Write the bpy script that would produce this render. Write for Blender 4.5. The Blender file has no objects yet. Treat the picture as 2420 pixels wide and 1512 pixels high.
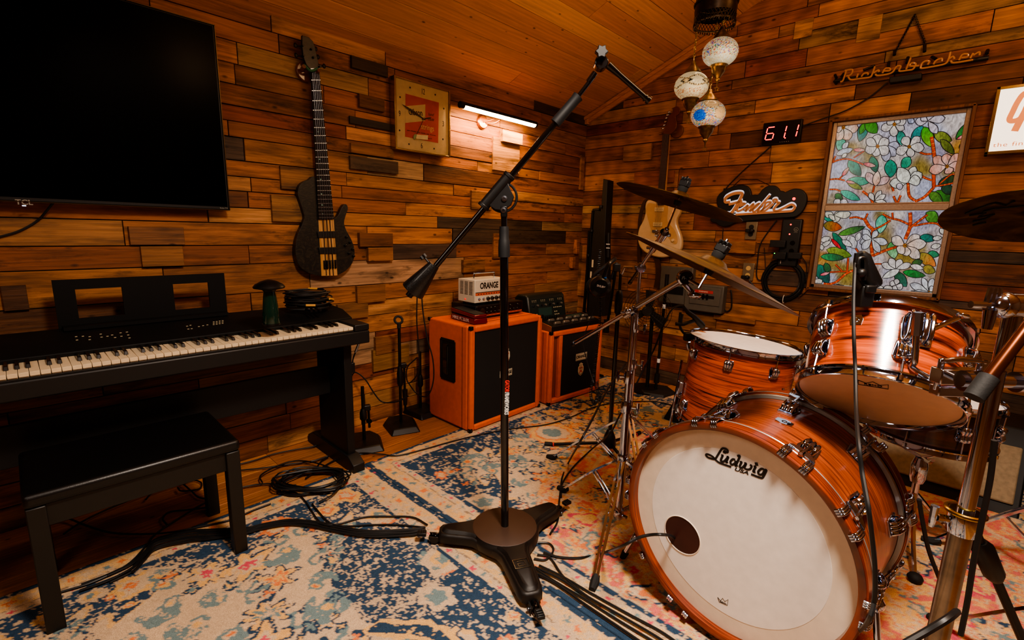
import bpy, bmesh, math, random
import numpy as np
from mathutils import Vector as V, Matrix as MX
PI=math.pi; R=math.radians
SC=bpy.context.scene; COL=SC.collection
random.seed(7)
# ---------------------------------------------------------------- camera
F=1125.;CX,CY=1210.,756.;CAM=V((0,0,1.17))
YW,PT,RL=R(-43.4),R(10.72),R(1.44)
fw=V((math.sin(YW)*math.cos(PT),math.cos(YW)*math.cos(PT),-math.sin(PT)))
rt=V((math.cos(YW),-math.sin(YW),0));up=rt.cross(fw)
rt2=rt*math.cos(RL)+up*math.sin(RL);up2=up*math.cos(RL)-rt*math.sin(RL)
cd=bpy.data.cameras.new('camera');cam=bpy.data.objects.new('camera',cd);COL.objects.link(cam)
cam.matrix_world=MX(((rt2.x,up2.x,-fw.x,CAM.x),(rt2.y,up2.y,-fw.y,CAM.y),(rt2.z,up2.z,-fw.z,CAM.z),(0,0,0,1)))
cd.sensor_width=36;cd.lens=F*36/2420;cd.clip_start=.02;SC.camera=cam
def ray(x,y): return (rt2*((x-CX)/F)-up2*((y-CY)/F)+fw)
def onp(x,y,P,N):
    d=ray(x,y);N=V(N);return CAM+d*((V(P)-CAM).dot(N)/d.dot(N))
def PX(x,y,X): return onp(x,y,(X,0,0),(1,0,0))     # plane x=X
def PY(x,y,Y): return onp(x,y,(0,Y,0),(0,1,0))
def PZ(x,y,Z=0): return onp(x,y,(0,0,Z),(0,0,1))
FH=V((fw.x,fw.y,0)).normalized()
def PP(x,y,P): return onp(x,y,P,FH)                # upright plane facing the room's front through P
# ---------------------------------------------------------------- colours / materials
def lin(h):
    if isinstance(h,str):
        h=h.lstrip('#');c=[int(h[i:i+2],16)/255 for i in (0,2,4)]
        return tuple((x/12.92 if x<=.04045 else ((x+.055)/1.055)**2.4) for x in c)+(1,)
    return tuple(h)+(1,) if len(h)==3 else tuple(h)
MATS={}
def mat(name,col='#888888',rough=.5,metal=0.,coat=0.,spec=.5,em=None,es=0.,noise=0.,nscale=30.,bump=0.,bscale=200.,trans=0.,sheen=0.,alpha=1.):
    if name in MATS:return MATS[name]
    m=bpy.data.materials.new(name);m.use_nodes=True;nt=m.node_tree;b=nt.nodes['Principled BSDF']
    c=lin(col);b.inputs['Base Color'].default_value=c
    b.inputs['Roughness'].default_value=rough;b.inputs['Metallic'].default_value=metal
    b.inputs['Coat Weight'].default_value=coat;b.inputs['Coat Roughness'].default_value=.08
    b.inputs['Specular IOR Level'].default_value=spec
    b.inputs['Transmission Weight'].default_value=trans
    if em: b.inputs['Emission Color'].default_value=lin(em);b.inputs['Emission Strength'].default_value=es
    tc=nt.nodes.new('ShaderNodeTexCoord')
    n=nt.nodes.new('ShaderNodeTexNoise');n.inputs['Scale'].default_value=nscale;n.inputs['Detail'].default_value=3
    nt.links.new(tc.outputs['Object'],n.inputs['Vector'])
    mr=nt.nodes.new('ShaderNodeMix');mr.data_type='RGBA';mr.blend_type='MULTIPLY'
    nz=max(noise,.06)
    rp=nt.nodes.new('ShaderNodeMapRange');rp.inputs['From Min'].default_value=.3;rp.inputs['From Max'].default_value=.7
    rp.inputs['To Min'].default_value=1-nz;rp.inputs['To Max'].default_value=1+nz*.5
    nt.links.new(n.outputs['Fac'],rp.inputs['Value'])
    mr.inputs[0].default_value=1;mr.inputs[6].default_value=c;nt.links.new(rp.outputs['Result'],mr.inputs[7])
    nt.links.new(mr.outputs[2],b.inputs['Base Color'])
    if bump:
        n2=nt.nodes.new('ShaderNodeTexNoise');n2.inputs['Scale'].default_value=bscale
        bp=nt.nodes.new('ShaderNodeBump');bp.inputs['Strength'].default_value=bump;bp.inputs['Distance'].default_value=.002
        nt.links.new(tc.outputs['Object'],n2.inputs['Vector']);nt.links.new(n2.outputs['Fac'],bp.inputs['Height']);nt.links.new(bp.outputs['Normal'],b.inputs['Normal'])
    MATS[name]=m;return m
def N(nt,t,**k):
    n=nt.nodes.new(t)
    for a,v in k.items():
        if a.startswith('_'): setattr(n,a[1:],v)
        else: n.inputs[a.replace('__',' ')].default_value=v
    return n
def wood_plank_mat(name,axis,grain=1.,rough=.62,stain=.5,knots=1.):
    """per-plank colour comes from the 'Col' attribute, per-plank offset from 'off'; axis = grain direction in object space"""
    m=bpy.data.materials.new(name);m.use_nodes=True;nt=m.node_tree;b=nt.nodes['Principled BSDF'];L=nt.links.new
    at=N(nt,'ShaderNodeAttribute',_attribute_name='Col');of=N(nt,'ShaderNodeAttribute',_attribute_name='off')
    tc=N(nt,'ShaderNodeTexCoord');ad=N(nt,'ShaderNodeVectorMath',_operation='ADD')
    L(tc.outputs['Object'],ad.inputs[0]);L(of.outputs['Vector'],ad.inputs[1])
    mp=N(nt,'ShaderNodeMapping');s=[95.,95.,95.];s[axis]=3.2;mp.inputs['Scale'].default_value=s
    L(ad.outputs[0],mp.inputs['Vector'])
    n1=N(nt,'ShaderNodeTexNoise',Scale=1.,Detail=6.,Roughness=.62,Distortion=.6);L(mp.outputs[0],n1.inputs['Vector'])
    mp2=N(nt,'ShaderNodeMapping');s=[16.,16.,16.];s[axis]=2.6;mp2.inputs['Scale'].default_value=s;L(ad.outputs[0],mp2.inputs['Vector'])
    n2=N(nt,'ShaderNodeTexNoise',Scale=1.,Detail=4.,Roughness=.6,Distortion=.3);L(mp2.outputs[0],n2.inputs['Vector'])
    # cathedral rings
    wv=N(nt,'ShaderNodeTexWave',Scale=.9,Distortion=5.,Detail=3.);wv.inputs['Detail Scale'].default_value=.6;L(mp2.outputs[0],wv.inputs['Vector'])
    # knots / nail holes
    mp3=N(nt,'ShaderNodeMapping');s=[13.,13.,13.];s[axis]=7.;mp3.inputs['Scale'].default_value=s;L(ad.outputs[0],mp3.inputs['Vector'])
    vo=N(nt,'ShaderNodeTexVoronoi',Scale=1.);L(mp3.outputs[0],vo.inputs['Vector'])
    kn=N(nt,'ShaderNodeMapRange');kn.inputs['From Min'].default_value=.05*knots;kn.inputs['From Max'].default_value=.12*knots;kn.inputs['To Min'].default_value=.25;kn.inputs['To Max'].default_value=1.
    L(vo.outputs['Distance'],kn.inputs['Value'])
    def mr(src,a,c,lo,hi):
        r=N(nt,'ShaderNodeMapRange');r.inputs['From Min'].default_value=a;r.inputs['From Max'].default_value=c;r.inputs['To Min'].default_value=lo;r.inputs['To Max'].default_value=hi;L(src,r.inputs['Value']);return r.outputs['Result']
    mp4=N(nt,'ShaderNodeMapping');s=[9.,9.,9.];s[axis]=2.2;mp4.inputs['Scale'].default_value=s;mp4.inputs['Location'].default_value=(3.7,1.3,8.1);L(ad.outputs[0],mp4.inputs['Vector'])
    n4=N(nt,'ShaderNodeTexNoise',Scale=1.,Detail=7.,Roughness=.72,Distortion=.2);L(mp4.outputs[0],n4.inputs['Vector'])
    g=mr(n1.outputs['Fac'],.3,.72,1+.22*grain,1-.42*grain)
    st=mr(n2.outputs['Fac'],.48,.72,1.05,1-stain)
    w=mr(wv.outputs['Fac'],0,1,1+.08*grain,1-.14*grain)
    def mul(a,c):
        x=N(nt,'ShaderNodeMath',_operation='MULTIPLY');L(a,x.inputs[0]);L(c,x.inputs[1]);return x.outputs[0]
    tot=mul(mul(mul(g,st),mul(w,kn.outputs['Result'])),mr(n4.outputs['Fac'],.57,.70,1.,1-stain*1.15))
    mx=N(nt,'ShaderNodeMix',_data_type='RGBA',_blend_type='MULTIPLY');mx.inputs[0].default_value=1
    L(at.outputs['Color'],mx.inputs[6]);L(tot,mx.inputs[7]);L(mx.outputs[2],b.inputs['Base Color'])
    b.inputs['Roughness'].default_value=rough;b.inputs['Specular IOR Level'].default_value=.35
    bp=N(nt,'ShaderNodeBump',Strength=.5,Distance=.004);L(n1.outputs['Fac'],bp.inputs['Height']);L(bp.outputs[0],b.inputs['Normal'])
    return m
def grain_mat(name,c1,c2,axis=0,scale=60.,stretch=.05,rough=.3,coat=.4,wave=0.,lo=.42,hi=.66,dist=1.5):
    if name in MATS:return MATS[name]
    m=bpy.data.materials.new(name);m.use_nodes=True;nt=m.node_tree;b=nt.nodes['Principled BSDF'];L=nt.links.new
    tc=N(nt,'ShaderNodeTexCoord');mp=N(nt,'ShaderNodeMapping')
    s=[scale]*3
    if axis is not None:s[axis]=scale*stretch
    mp.inputs['Scale'].default_value=s;L(tc.outputs['UV' if axis is None else 'Object'],mp.inputs['Vector'])
    if axis is None: mp.inputs['Scale'].default_value=(scale*stretch,scale,1)
    n=N(nt,'ShaderNodeTexNoise',Scale=1.,Detail=5.,Roughness=.6,Distortion=dist);L(mp.outputs[0],n.inputs['Vector'])
    cr=N(nt,'ShaderNodeValToRGB');cr.color_ramp.elements[0].position=lo;cr.color_ramp.elements[1].position=hi
    cr.color_ramp.elements[0].color=lin(c1);cr.color_ramp.elements[1].color=lin(c2)
    L(n.outputs['Fac'],cr.inputs['Fac']);L(cr.outputs[0],b.inputs['Base Color'])
    b.inputs['Roughness'].default_value=rough;b.inputs['Coat Weight'].default_value=coat;b.inputs['Coat Roughness'].default_value=.12
    MATS[name]=m;return m
# ---------------------------------------------------------------- mesh builder
def frame(o,x,y,z): 
    o,x,y,z=V(o),V(x),V(y),V(z);return MX(((x.x,y.x,z.x,o.x),(x.y,y.y,z.y,o.y),(x.z,y.z,z.z,o.z),(0,0,0,1)))
def axisM(o,zd,xd=None):
    z=V(zd).normalized();x=V(xd) if xd is not None else (V((0,0,1)) if abs(z.z)<.9 else V((1,0,0)))
    x=(x-z*x.dot(z)).normalized();return frame(o,x,z.cross(x),z)
def T(x,y=None,z=None):
    return MX.Translation(V(x) if y is None else V((x,y,z)))
def RX(a):return MX.Rotation(R(a),4,'X')
def RY(a):return MX.Rotation(R(a),4,'Y')
def RZ(a):return MX.Rotation(R(a),4,'Z')
def SCL(x,y,z):return MX.Diagonal((x,y,z,1))
def cat(P,n=6,closed=False):
    P=[V(p) for p in P];out=[];k=len(P)
    if k<3 and not closed:return P
    for i in range(k if closed else k-1):
        a,b=P[i],P[(i+1)%k]
        p0=P[i-1] if (i>0 or closed) else a*2-b
        p3=P[(i+2)%k] if (i+2<k or closed) else b*2-a
        for j in range(n):
            t=j/n
            out.append(.5*((2*a)+(b-p0)*t+(2*p0-5*a+4*b-p3)*t*t+(3*a-p0-3*b+p3)*t**3))
    if not closed:out.append(P[-1])
    return out
class MB:
    def __init__(s,M=None): s.v=[];s.f=[];s.M=M;s.uv=None
    def add(s,vs,fs,M=None):
        k=len(s.v);
        for p in vs:
            p=V(p)
            if M is not None:p=M@p
            if s.M is not None:p=s.M@p
            s.v.append(p)
        s.f+= [tuple(i+k for i in f) for f in fs];return s
    def box(s,c,d,M=None,taper=None):
        x,y,z=d[0]/2,d[1]/2,d[2]/2;t=taper or 1.
        vs=[(-x,-y,-z),(x,-y,-z),(x,y,-z),(-x,y,-z),(-x*t,-y*t,z),(x*t,-y*t,z),(x*t,y*t,z),(-x*t,y*t,z)]
        K=T(c) if M is None else M@T(c)
        return s.add(vs,[(3,2,1,0),(4,5,6,7),(0,1,5,4),(1,2,6,5),(2,3,7,6),(3,0,4,7)],K)
    def b2(s,a,b,M=None):
        a,b=V(a),V(b);return s.box((a+b)/2,(abs(b.x-a.x),abs(b.y-a.y),abs(b.z-a.z)),M)
    def lathe(s,prof,n=32,M=None,a0=0,a1=2*PI,caps=True):
        vs=[];fs=[];full=abs(a1-a0-2*PI)<1e-6;m=n if full else n+1;k=len(prof)
        for i in range(m):
            a=a0+(a1-a0)*i/n;c,q=math.cos(a),math.sin(a)
            for r,z in prof:vs.append((r*c,r*q,z))
        for i in range(n):
            j=(i+1)%m
            for t in range(k-1):
                fs.append((i*k+t,j*k+t,j*k+t+1,i*k+t+1))
        if full and caps:
            if prof[0][0]>1e-5:fs.append(tuple(i*k for i in range(m))[::-1])
            if prof[-1][0]>1e-5:fs.append(tuple(i*k+k-1 for i in range(m)))
        return s.add(vs,fs,M)
    def cyl(s,a,b,r,r2=None,n=16):
        a,b=V(a),V(b);h=(b-a).length
        return s.lathe([(r,0),(r if r2 is None else r2,h)],n,axisM(a,b-a))
    def sph(s,c,r,sc=(1,1,1),n=16,M=None):
        pr=[(math.sin(PI*i/10)*r,-math.cos(PI*i/10)*r) for i in range(11)];pr[0]=(0,-r);pr[-1]=(0,r)
        K=T(c)@SCL(*sc);K=K if M is None else M@K
        return s.lathe(pr,n,K,caps=False)
    def torus(s,Rr,r,M=None,n=48,m=10,a0=0,a1=2*PI):
        full=abs(a1-a0-2*PI)<1e-6;P=[(Rr*math.cos(a0+(a1-a0)*i/n),Rr*math.sin(a0+(a1-a0)*i/n),0) for i in range(n if full else n+1)]
        return s.tube(P,r,m,closed=full,M=M)
    def tube(s,P,r,n=10,closed=False,M=None,flat=None):
        P=[V(p) for p in P];Q=[P[0]]
        for p in P[1:]:
            if (p-Q[-1]).length>1e-6:Q.append(p)
        if len(Q)!=len(P) and not isinstance(r,(int,float)): r=[r[min(int(i*len(P)/len(Q)),len(r)-1)] for i in range(len(Q))]
        P=Q;k=len(P)
        if k<2:return s
        rr=[r]*k if isinstance(r,(int,float)) else list(r)
        tg=[]
        for i in range(k):
            a=P[(i-1)%k] if (closed or i>0) else P[i];b=P[(i+1)%k] if (closed or i<k-1) else P[i]
            d=b-a;tg.append(d.normalized() if d.length>1e-9 else V((0,0,1)))
        x=tg[0].orthogonal().normalized()
        if flat is not None: x=(V(flat)-tg[0]*V(flat).dot(tg[0])).normalized()
        vs=[];fs=[]
        for i in range(k):
            if i:
                x=x-tg[i]*x.dot(tg[i]);x=x.normalized() if x.length>1e-6 else tg[i].orthogonal().normalized()
            y=tg[i].cross(x)
            for j in range(n):
                a=2*PI*(j+.5)/n;vs.append(P[i]+(x*math.cos(a)+y*math.sin(a))*rr[i])
        for i in range(k if closed else k-1):
            j=(i+1)%k
            for t in range(n):
                u=(t+1)%n;fs.append((i*n+t,i*n+u,j*n+u,j*n+t))
        if not closed:
            fs.append(tuple(range(n))[::-1]);fs.append(tuple((k-1)*n+t for t in range(n)))
        return s.add(vs,fs,M)
    def prism(s,o,z0,z1,M=None,scale=1.):
        k=len(o);
        ar=sum(o[i][0]*o[(i+1)%k][1]-o[(i+1)%k][0]*o[i][1] for i in range(k))
        if ar<0:o=o[::-1]
        cx=sum(p[0] for p in o)/k;cy=sum(p[1] for p in o)/k
        vs=[(p[0],p[1],z0) for p in o]+[(cx+(p[0]-cx)*scale,cy+(p[1]-cy)*scale,z1) for p in o]
        fs=[tuple(range(k))[::-1],tuple(range(k,2*k))]+[(i,(i+1)%k,(i+1)%k+k,i+k) for i in range(k)]
        return s.add(vs,fs,M)
    def ribbon(s,P,w,z0,z1,M=None,nib=None):
        """flat stroke of width w along 2-D path P, extruded z0..z1; nib = pen angle for calligraphic strokes"""
        P=[V((p[0],p[1],0)) for p in P];k=len(P);vs=[];fs=[]
        for i in range(k):
            d=(P[min(i+1,k-1)]-P[max(i-1,0)]);d=d.normalized() if d.length>1e-9 else V((1,0,0))
            ww=(w if isinstance(w,(int,float)) else w[i])/2
            nn=V((-d.y,d.x,0))
            if nib is not None:
                q=V((math.cos(nib),math.sin(nib),0));ww*=(.35+.65*abs(nn.dot(q)))
            a,b=P[i]+nn*ww,P[i]-nn*ww
            vs+=[(a.x,a.y,z1),(b.x,b.y,z1),(a.x,a.y,z0),(b.x,b.y,z0)]
        for i in range(k-1):
            a=i*4;b=a+4
            fs+=[(a,a+1,b+1,b),(a+2,b+2,b+3,a+3),(a,b,b+2,a+2),(a+1,a+3,b+3,b+1)]
        fs+=[(0,2,3,1),(k*4-4,k*4-3,k*4-1,k*4-2)]
        return s.add(vs,fs,M)
    def build(s,name,m,parent=None,bevel=0,ang=35,seg=2,smooth=True,uv=None):
        me=bpy.data.meshes.new(name);me.from_pydata([tuple(p) for p in s.v],[],s.f)
        if isinstance(m,(list,tuple)):
            for q in m:me.materials.append(q)
        elif m:me.materials.append(m)
        if smooth and len(s.f):
            me.polygons.foreach_set('use_smooth',[True]*len(me.polygons))
            me.set_sharp_from_angle(angle=R(ang))
        me.validate();me.update()
        o=bpy.data.objects.new(name,me);COL.objects.link(o)
        if parent is not None:o.parent=parent
        if bevel:
            b=o.modifiers.new('bevel','BEVEL');b.width=bevel;b.segments=seg;b.limit_method='ANGLE';b.angle_limit=R(40)
        return o
def thing(name,label,cat_,M=None,group=None):
    o=bpy.data.objects.new(name,None);COL.objects.link(o);o.empty_display_size=.05
    if M is not None:o.matrix_world=M if isinstance(M,MX) else T(V(M))
    o['label']=label;o['category']=cat_
    if group:o['group']=group
    return o
def tag(o,label,cat_,group=None):
    o['label']=label;o['category']=cat_
    if group:o['group']=group
    return o
def struct(o): o['kind']='structure';return o
def WI(root): return root.matrix_world.inverted()
WM={}
def wi(root,M=None):
    return root.matrix_world.inverted()
FA=lambda x,y,z=0:None
def FAf(y,z,off=0): return frame((-2.5+off,y,z),(0,1,0),(0,0,1),(1,0,0))   # frame on the left wall (u right, v up, w out)
def FBf(x,z,off=0): return frame((x,3.5-off,z),(1,0,0),(0,0,1),(0,-1,0))    # frame on the back wall
def text(body,size,m,parent,M,name='lettering',shear=0,off=0,xs=1.,ext=.0006,align='CENTER',lab=None,sp=1.):
    cu=bpy.data.curves.new(name,'FONT');cu.body=body;cu.size=size;cu.extrude=ext;cu.shear=shear;cu.offset=off;cu.align_x=align;cu.align_y='CENTER';cu.space_character=sp;cu.resolution_u=3
    t=bpy.data.objects.new(name,cu);COL.objects.link(t);dg=bpy.context.evaluated_depsgraph_get();dg.update()
    me=bpy.data.meshes.new_from_object(t.evaluated_get(dg));bpy.data.objects.remove(t)
    me.transform(M@SCL(xs,1,1));me.materials.clear();me.materials.append(m)
    o=bpy.data.objects.new(name,me);COL.objects.link(o);o.parent=parent
    if lab:o['label']=lab
    return o
def copy_tree(o,parent=None):
    c=o.copy();COL.objects.link(c)
    if parent is not None:c.parent=parent
    for ch in list(o.children):copy_tree(ch,c)
    return c
# common materials
BLK=mat('black_plastic','#0b0b0c',.45);BLKG=mat('black_gloss','#070708',.15,coat=.6);BLKM=mat('black_metal','#0d0d0e',.38,metal=.3)
RUB=mat('rubber','#0c0c0c',.75,bump=.2);CHR=mat('chrome','#c3cfe6',.07,metal=1.);STEEL=mat('steel','#98a0ac',.25,metal=1.)
BRASS=mat('aged_brass','#7a5a2c',.35,metal=.9,noise=.4,nscale=80);CABLE=mat('cable_black','#101011',.5);WHT=mat('white_paint','#d8d2c6',.5)
CRM=mat('cream','#d9c49a',.4)
# ---------------------------------------------------------------- room shell
def clip(poly,a,b,c):           # keep a*u+b*v<=c
    out=[];k=len(poly)
    for i in range(k):
        p,q=poly[i],poly[(i+1)%k];dp=a*p[0]+b*p[1]-c;dq=a*q[0]+b*q[1]-c
        if dp<=0:out.append(p)
        if dp*dq<0:
            t=dp/(dp-dq);out.append((p[0]+(q[0]-p[0])*t,p[1]+(q[1]-p[1])*t))
    return out
def planks(name,F_,rows,u0,u1,pal,wts,seed,m,lens=(.35,1.3),thick=(.012,.02),gap=.0019,hole=None,clips=(),blocks=(),over=(),jit=.22,bev=True):
    rg=random.Random(seed);vs=[];fs=[];cols=[];offs=[]
    def plank(a,b,c,d,t,col):
        poly=[(a,c),(b,c),(b,d),(a,d)]
        for cl in clips:poly=clip(poly,*cl)
        if len(poly)<3 :return
        k=len(vs);n=len(poly);be=.0012
        cu=sum(p[0] for p in poly)/n;cv=sum(p[1] for p in poly)/n
        for z,ins in((0,0),(t-be,0),(t,be)):
            for p in poly:
                x=p[0]+(ins if p[0]<cu else -ins);y=p[1]+(ins if p[1]<cv else -ins)
                vs.append(F_@V((x,y,z)))
        for l in(0,1):
            for i in range(n):fs.append((k+l*n+i,k+l*n+(i+1)%n,k+(l+1)*n+(i+1)%n,k+(l+1)*n+i))
        fs.append(tuple(k+2*n+i for i in range(n)))
        o=(rg.uniform(0,50),rg.uniform(0,50),rg.uniform(0,50))
        cols.extend([col]*(3*n));offs.extend([o]*(3*n))
    def pick():
        c=lin(rg.choices(pal,wts)[0]);j=1+rg.uniform(-jit,jit);return (c[0]*j,c[1]*j*(1+rg.uniform(-.05,.05)),c[2]*j,1)
    for i in range(len(rows)-1):
        c,d=rows[i],rows[i+1];segs=[(u0,u1)]
        if hole and d>hole[2]+.004 and c<hole[3]-.004:
            if c>=hole[2]-.02 or d<=hole[3]+.02: segs=[(u0,hole[0]),(hole[1],u1)]
        for s0,s1 in segs:
            u=s0
            while u<s1-.001:
                l=rg.uniform(*lens);e=min(u+l,s1)
                if s1-e<.12:e=s1
                plank(u+gap,e-gap,c+gap,d-gap,rg.uniform(*thick),pick());u=e
    for a,b,c,d,t,col in blocks:
        q=lin(col) if col else pick();plank(a,b,c,d,t,q)
    me=bpy.data.meshes.new(name);me.from_pydata([tuple(p) for p in vs],[],fs)
    ca=me.color_attributes.new('Col','FLOAT_COLOR','POINT');ca.data.foreach_set('color',np.array(cols,dtype=np.float32).ravel())
    oa=me.attributes.new('off','FLOAT_VECTOR','POINT');oa.data.foreach_set('vector',np.array(offs,dtype=np.float32).ravel())
    me.materials.append(m);o=bpy.data.objects.new(name,me);COL.objects.link(o);return struct(o)
PAL=['#b9824f','#aa6f3c','#9b6033','#88522c','#6f4628','#84452a','#5c4838','#4c3a2c','#9e7c58']
WT=[3.4,4,3.4,2,1.1,.8,.5,.35,1.4]
WMA=wood_plank_mat('reclaimed_planks_along_y',1,grain=1.15,stain=.72)
WMB=wood_plank_mat('reclaimed_planks_along_x',0,grain=1.15,stain=.72)
DARK=mat('wall_backing','#0d0805',.9)
ZT=2.165;SL=.404
rowsA=[0,.095,.185,.28,.37,.46,.555,.655,.745,.838,.978,1.067,1.169,1.24,1.315,1.38,1.451,1.552,1.62,1.688,1.777,1.864,1.957,2.042,ZT+.02]
def blkA(x0,y0,x1,y1,t,col):
    a=PX(x0,y0,-2.48);b=PX(x1,y1,-2.48);return (a.y,b.y,b.z,a.z,t,col)
BL=[blkA(302,535,436,578,.034,'#7d5434'),blkA(330,582,434,627,.036,'#8d5f36'),blkA(828,132,914,184,.036,'#3a2c20'),
 blkA(846,222,906,266,.036,'#6b4628'),blkA(824,274,932,312,.034,'#33281e'),blkA(826,338,928,375,.036,'#8a5c34'),blkA(824,368,938,412,.038,'#5b4630'),
 blkA(638,460,712,525,.036,'#8c6238'),blkA(660,392,745,452,.032,'#8f6238'),blkA(846,550,925,582,.04,'#6e4426'),blkA(866,585,925,615,.042,'#8a5a30'),
 blkA(1092,614,1142,641,.04,'#8c5c30'),blkA(840,676,908,710,.04,'#7e522c'),blkA(795,720,868,748,.036,'#7c5430'),blkA(884,797,939,828,.04,'#8a5a32'),
 blkA(879,828,965,860,.034,'#8c6436'),blkA(0,676,70,730,.034,'#5c3c24'),blkA(1182,308,1228,344,.05,'#c2935c'),blkA(1113,450,1160,497,.03,'#8a5f38'),
 blkA(1165,552,1196,610,.034,'#9a6334'),blkA(1165,322,1226,410,.026,'#b98550'),blkA(790,590,868,640,.0,'#8c5c30')][:-1]
BL+=[(3.415,3.46,1.52,1.80,.03,'#a87440'),(3.38,3.42,.98,1.1,.05,'#b5713a'),(3.33,3.37,.86,.95,.05,'#a8672f')]
planks('wall_left',FAf(0,0,-.001)@T(0,0,0),rowsA,-2.2,3.5,PAL,WT,11,WMA,clips=[(0,1,ZT)],blocks=BL)
rowsB=[0,.1,.2,.3,.4,.5,.6,.7,.813,.853,.948,1.061,1.12,1.2,1.322,1.39,1.51,1.639,1.747,1.850,1.956,2.039,2.132,2.19,2.294,2.39,2.457,2.527,2.633,2.74,2.85,2.95,3.05,3.15,3.25]
def blkB(x0,y0,x1,y1,t,col):
    a=PY(x0,y0,3.48);b=PY(x1,y1,3.48);return (a.x,b.x,b.z,a.z,t,col)
WX0,WX1,WZ0,WZ1=-.71,-.085,.853,1.85
BB=[blkB(1477,346,1540,377,.04,'#a87644'),blkB(1574,405,1593,431,.04,'#95582c'),blkB(1500,407,1574,436,.022,'#a35f2e'),blkB(1603,333,1700,300,.0,'#b07c48'),
 blkB(1722,570,1786,600,.05,'#a46c38'),blkB(1690,742,1786,766,.045,'#94602e'),blkB(1550,728,1690,790,.035,'#8a5a2c'),blkB(1365,580,1384,700,.03,'#b57c42'),blkB(1880,52,1918,84,.024,'#b98a55'),
 blkB(2030,45,2078,90,.02,'#b58a55')]
BB=[b for b in BB if b[4]>0]
planks('wall_back',FBf(0,0),rowsB,-2.5,3.0,PAL,WT,23,WMB,clips=[(-SL,1,2.12+SL*2.5)],hole=(WX0,WX1,WZ0,WZ1),blocks=BB)
# window-height planks near the window: plain fills where a row straddles the opening
# back faces of the walls
RIDX=.35;RZ_=2.12+SL*(2.5+RIDX)
bk=MB();bk.b2((-2.56,-2.2,0),(-2.502,3.56,ZT));struct(bk.build('wall_left_backing',DARK,smooth=False)).name='wall_left_backing'
b=MB()
for u0,u1,z0,z1 in((-2.5,WX0,0,3.3),(WX1,3.0,0,3.3),(WX0,WX1,0,WZ0),(WX0,WX1,WZ1,3.3)):
    b.b2((u0,3.502,z0),(u1,3.56,z1))
struct(b.build('wall_back_backing',DARK,smooth=False))
# ceiling boards running along y on the slope
cl=math.sqrt(1+SL*SL);Fc=frame((-2.5,0,2.12),(0,1,0),V((1,0,SL)).normalized(),V((SL,0,-1)).normalized())
rows=[-.06+i*.135 for i in range(25)]
WMC=wood_plank_mat('pine_ceiling_boards',1,grain=.45,rough=.45,stain=.12,knots=.8)
planks('ceiling',Fc,rows,-2.2,3.5,['#dba066','#d2955a','#e0a86e','#cb8c50'],[2,2,2,1],5,WMC,lens=(1.8,3.5),thick=(.012,.0122),gap=.0016,jit=.05)
Fc2=frame((RIDX,0,RZ_),(0,-1,0),V((1,0,-SL)).normalized(),V((-SL,0,-1)).normalized())
o=planks('ceiling_right_slope',Fc2,[i*.135 for i in range(22)],-3.5,2.2,['#dba066','#d2955a','#e0a86e'],[1,1,1],6,WMC,lens=(1.8,3.5),thick=(.012,.0122),gap=.0016,jit=.05)
b=MB(Fc);b.b2((-2.2,-.1,-.03),(3.5,3.2,-.003));struct(b.build('ceiling_backing',DARK,smooth=False))
b=MB(Fc2);b.b2((-3.5,0,-.03),(2.2,3,-.003));struct(b.build('ceiling_right_backing',DARK,smooth=False))
# rake moulding
TRW=grain_mat('pine_trim','#c58448','#a9682f',axis=0,scale=70,stretch=.06,rough=.45,coat=.15)
Fr=frame((-2.5,3.478,2.12),V((1,0,SL)).normalized(),V((-SL,0,1)).normalized(),(0,-1,0))
b=MB(Fr);b.prism([(0.0,-.075),(1.27,-.075),(1.235,-.018),(0.0,-.018)],0,.022);b.prism([(0.0,-.045),(1.25,-.045),(1.235,-.018),(0.0,-.018)],.022,.04)
struct(b.build('trim_1',TRW,bevel=.003))
b=MB();b.box((-2.47,3.465,2.105),(.03,.03,.11));struct(b.build('trim_2',TRW,bevel=.002))
# floor
FLM=wood_plank_mat('floor_boards',1,grain=.8,rough=.35,stain=.3,knots=.7)
planks('floor',frame((0,0,-.015),(0,1,0),(-1,0,0),(0,0,1)),[-3+i*.19 for i in range(30)],-2.2,3.5,['#a86a36','#9c602f','#b37640'],[1,1,1],9,FLM,lens=(1.2,2.4),thick=(.0148,.015),gap=.0006,jit=.08)
b=MB();b.b2((-2.5,-2.2,-.06),(3,3.5,-.016));struct(b.build('floor_base',DARK,smooth=False))
# the two walls behind the camera
b=MB();SW=grain_mat('plain_plank_wall','#a2683a','#5c3c22',axis=None,scale=10,stretch=.1)
SW2=grain_mat('plank_wall_far','#b49a80','#8a725a',axis=1,scale=12,stretch=.1,rough=.6,coat=0)
b.b2((3.0,-2.2,0),(3.05,3.5,2.3));struct(b.build('wall_right',SW2,smooth=False))
SW3=grain_mat('plank_wall_front','#b49a80','#8a725a',axis=0,scale=12,stretch=.1,rough=.6,coat=0)
b=MB();b.b2((-2.5,-2.25,0),(3,-2.2,3.4));struct(b.build('wall_front',SW3,smooth=False))
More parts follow.
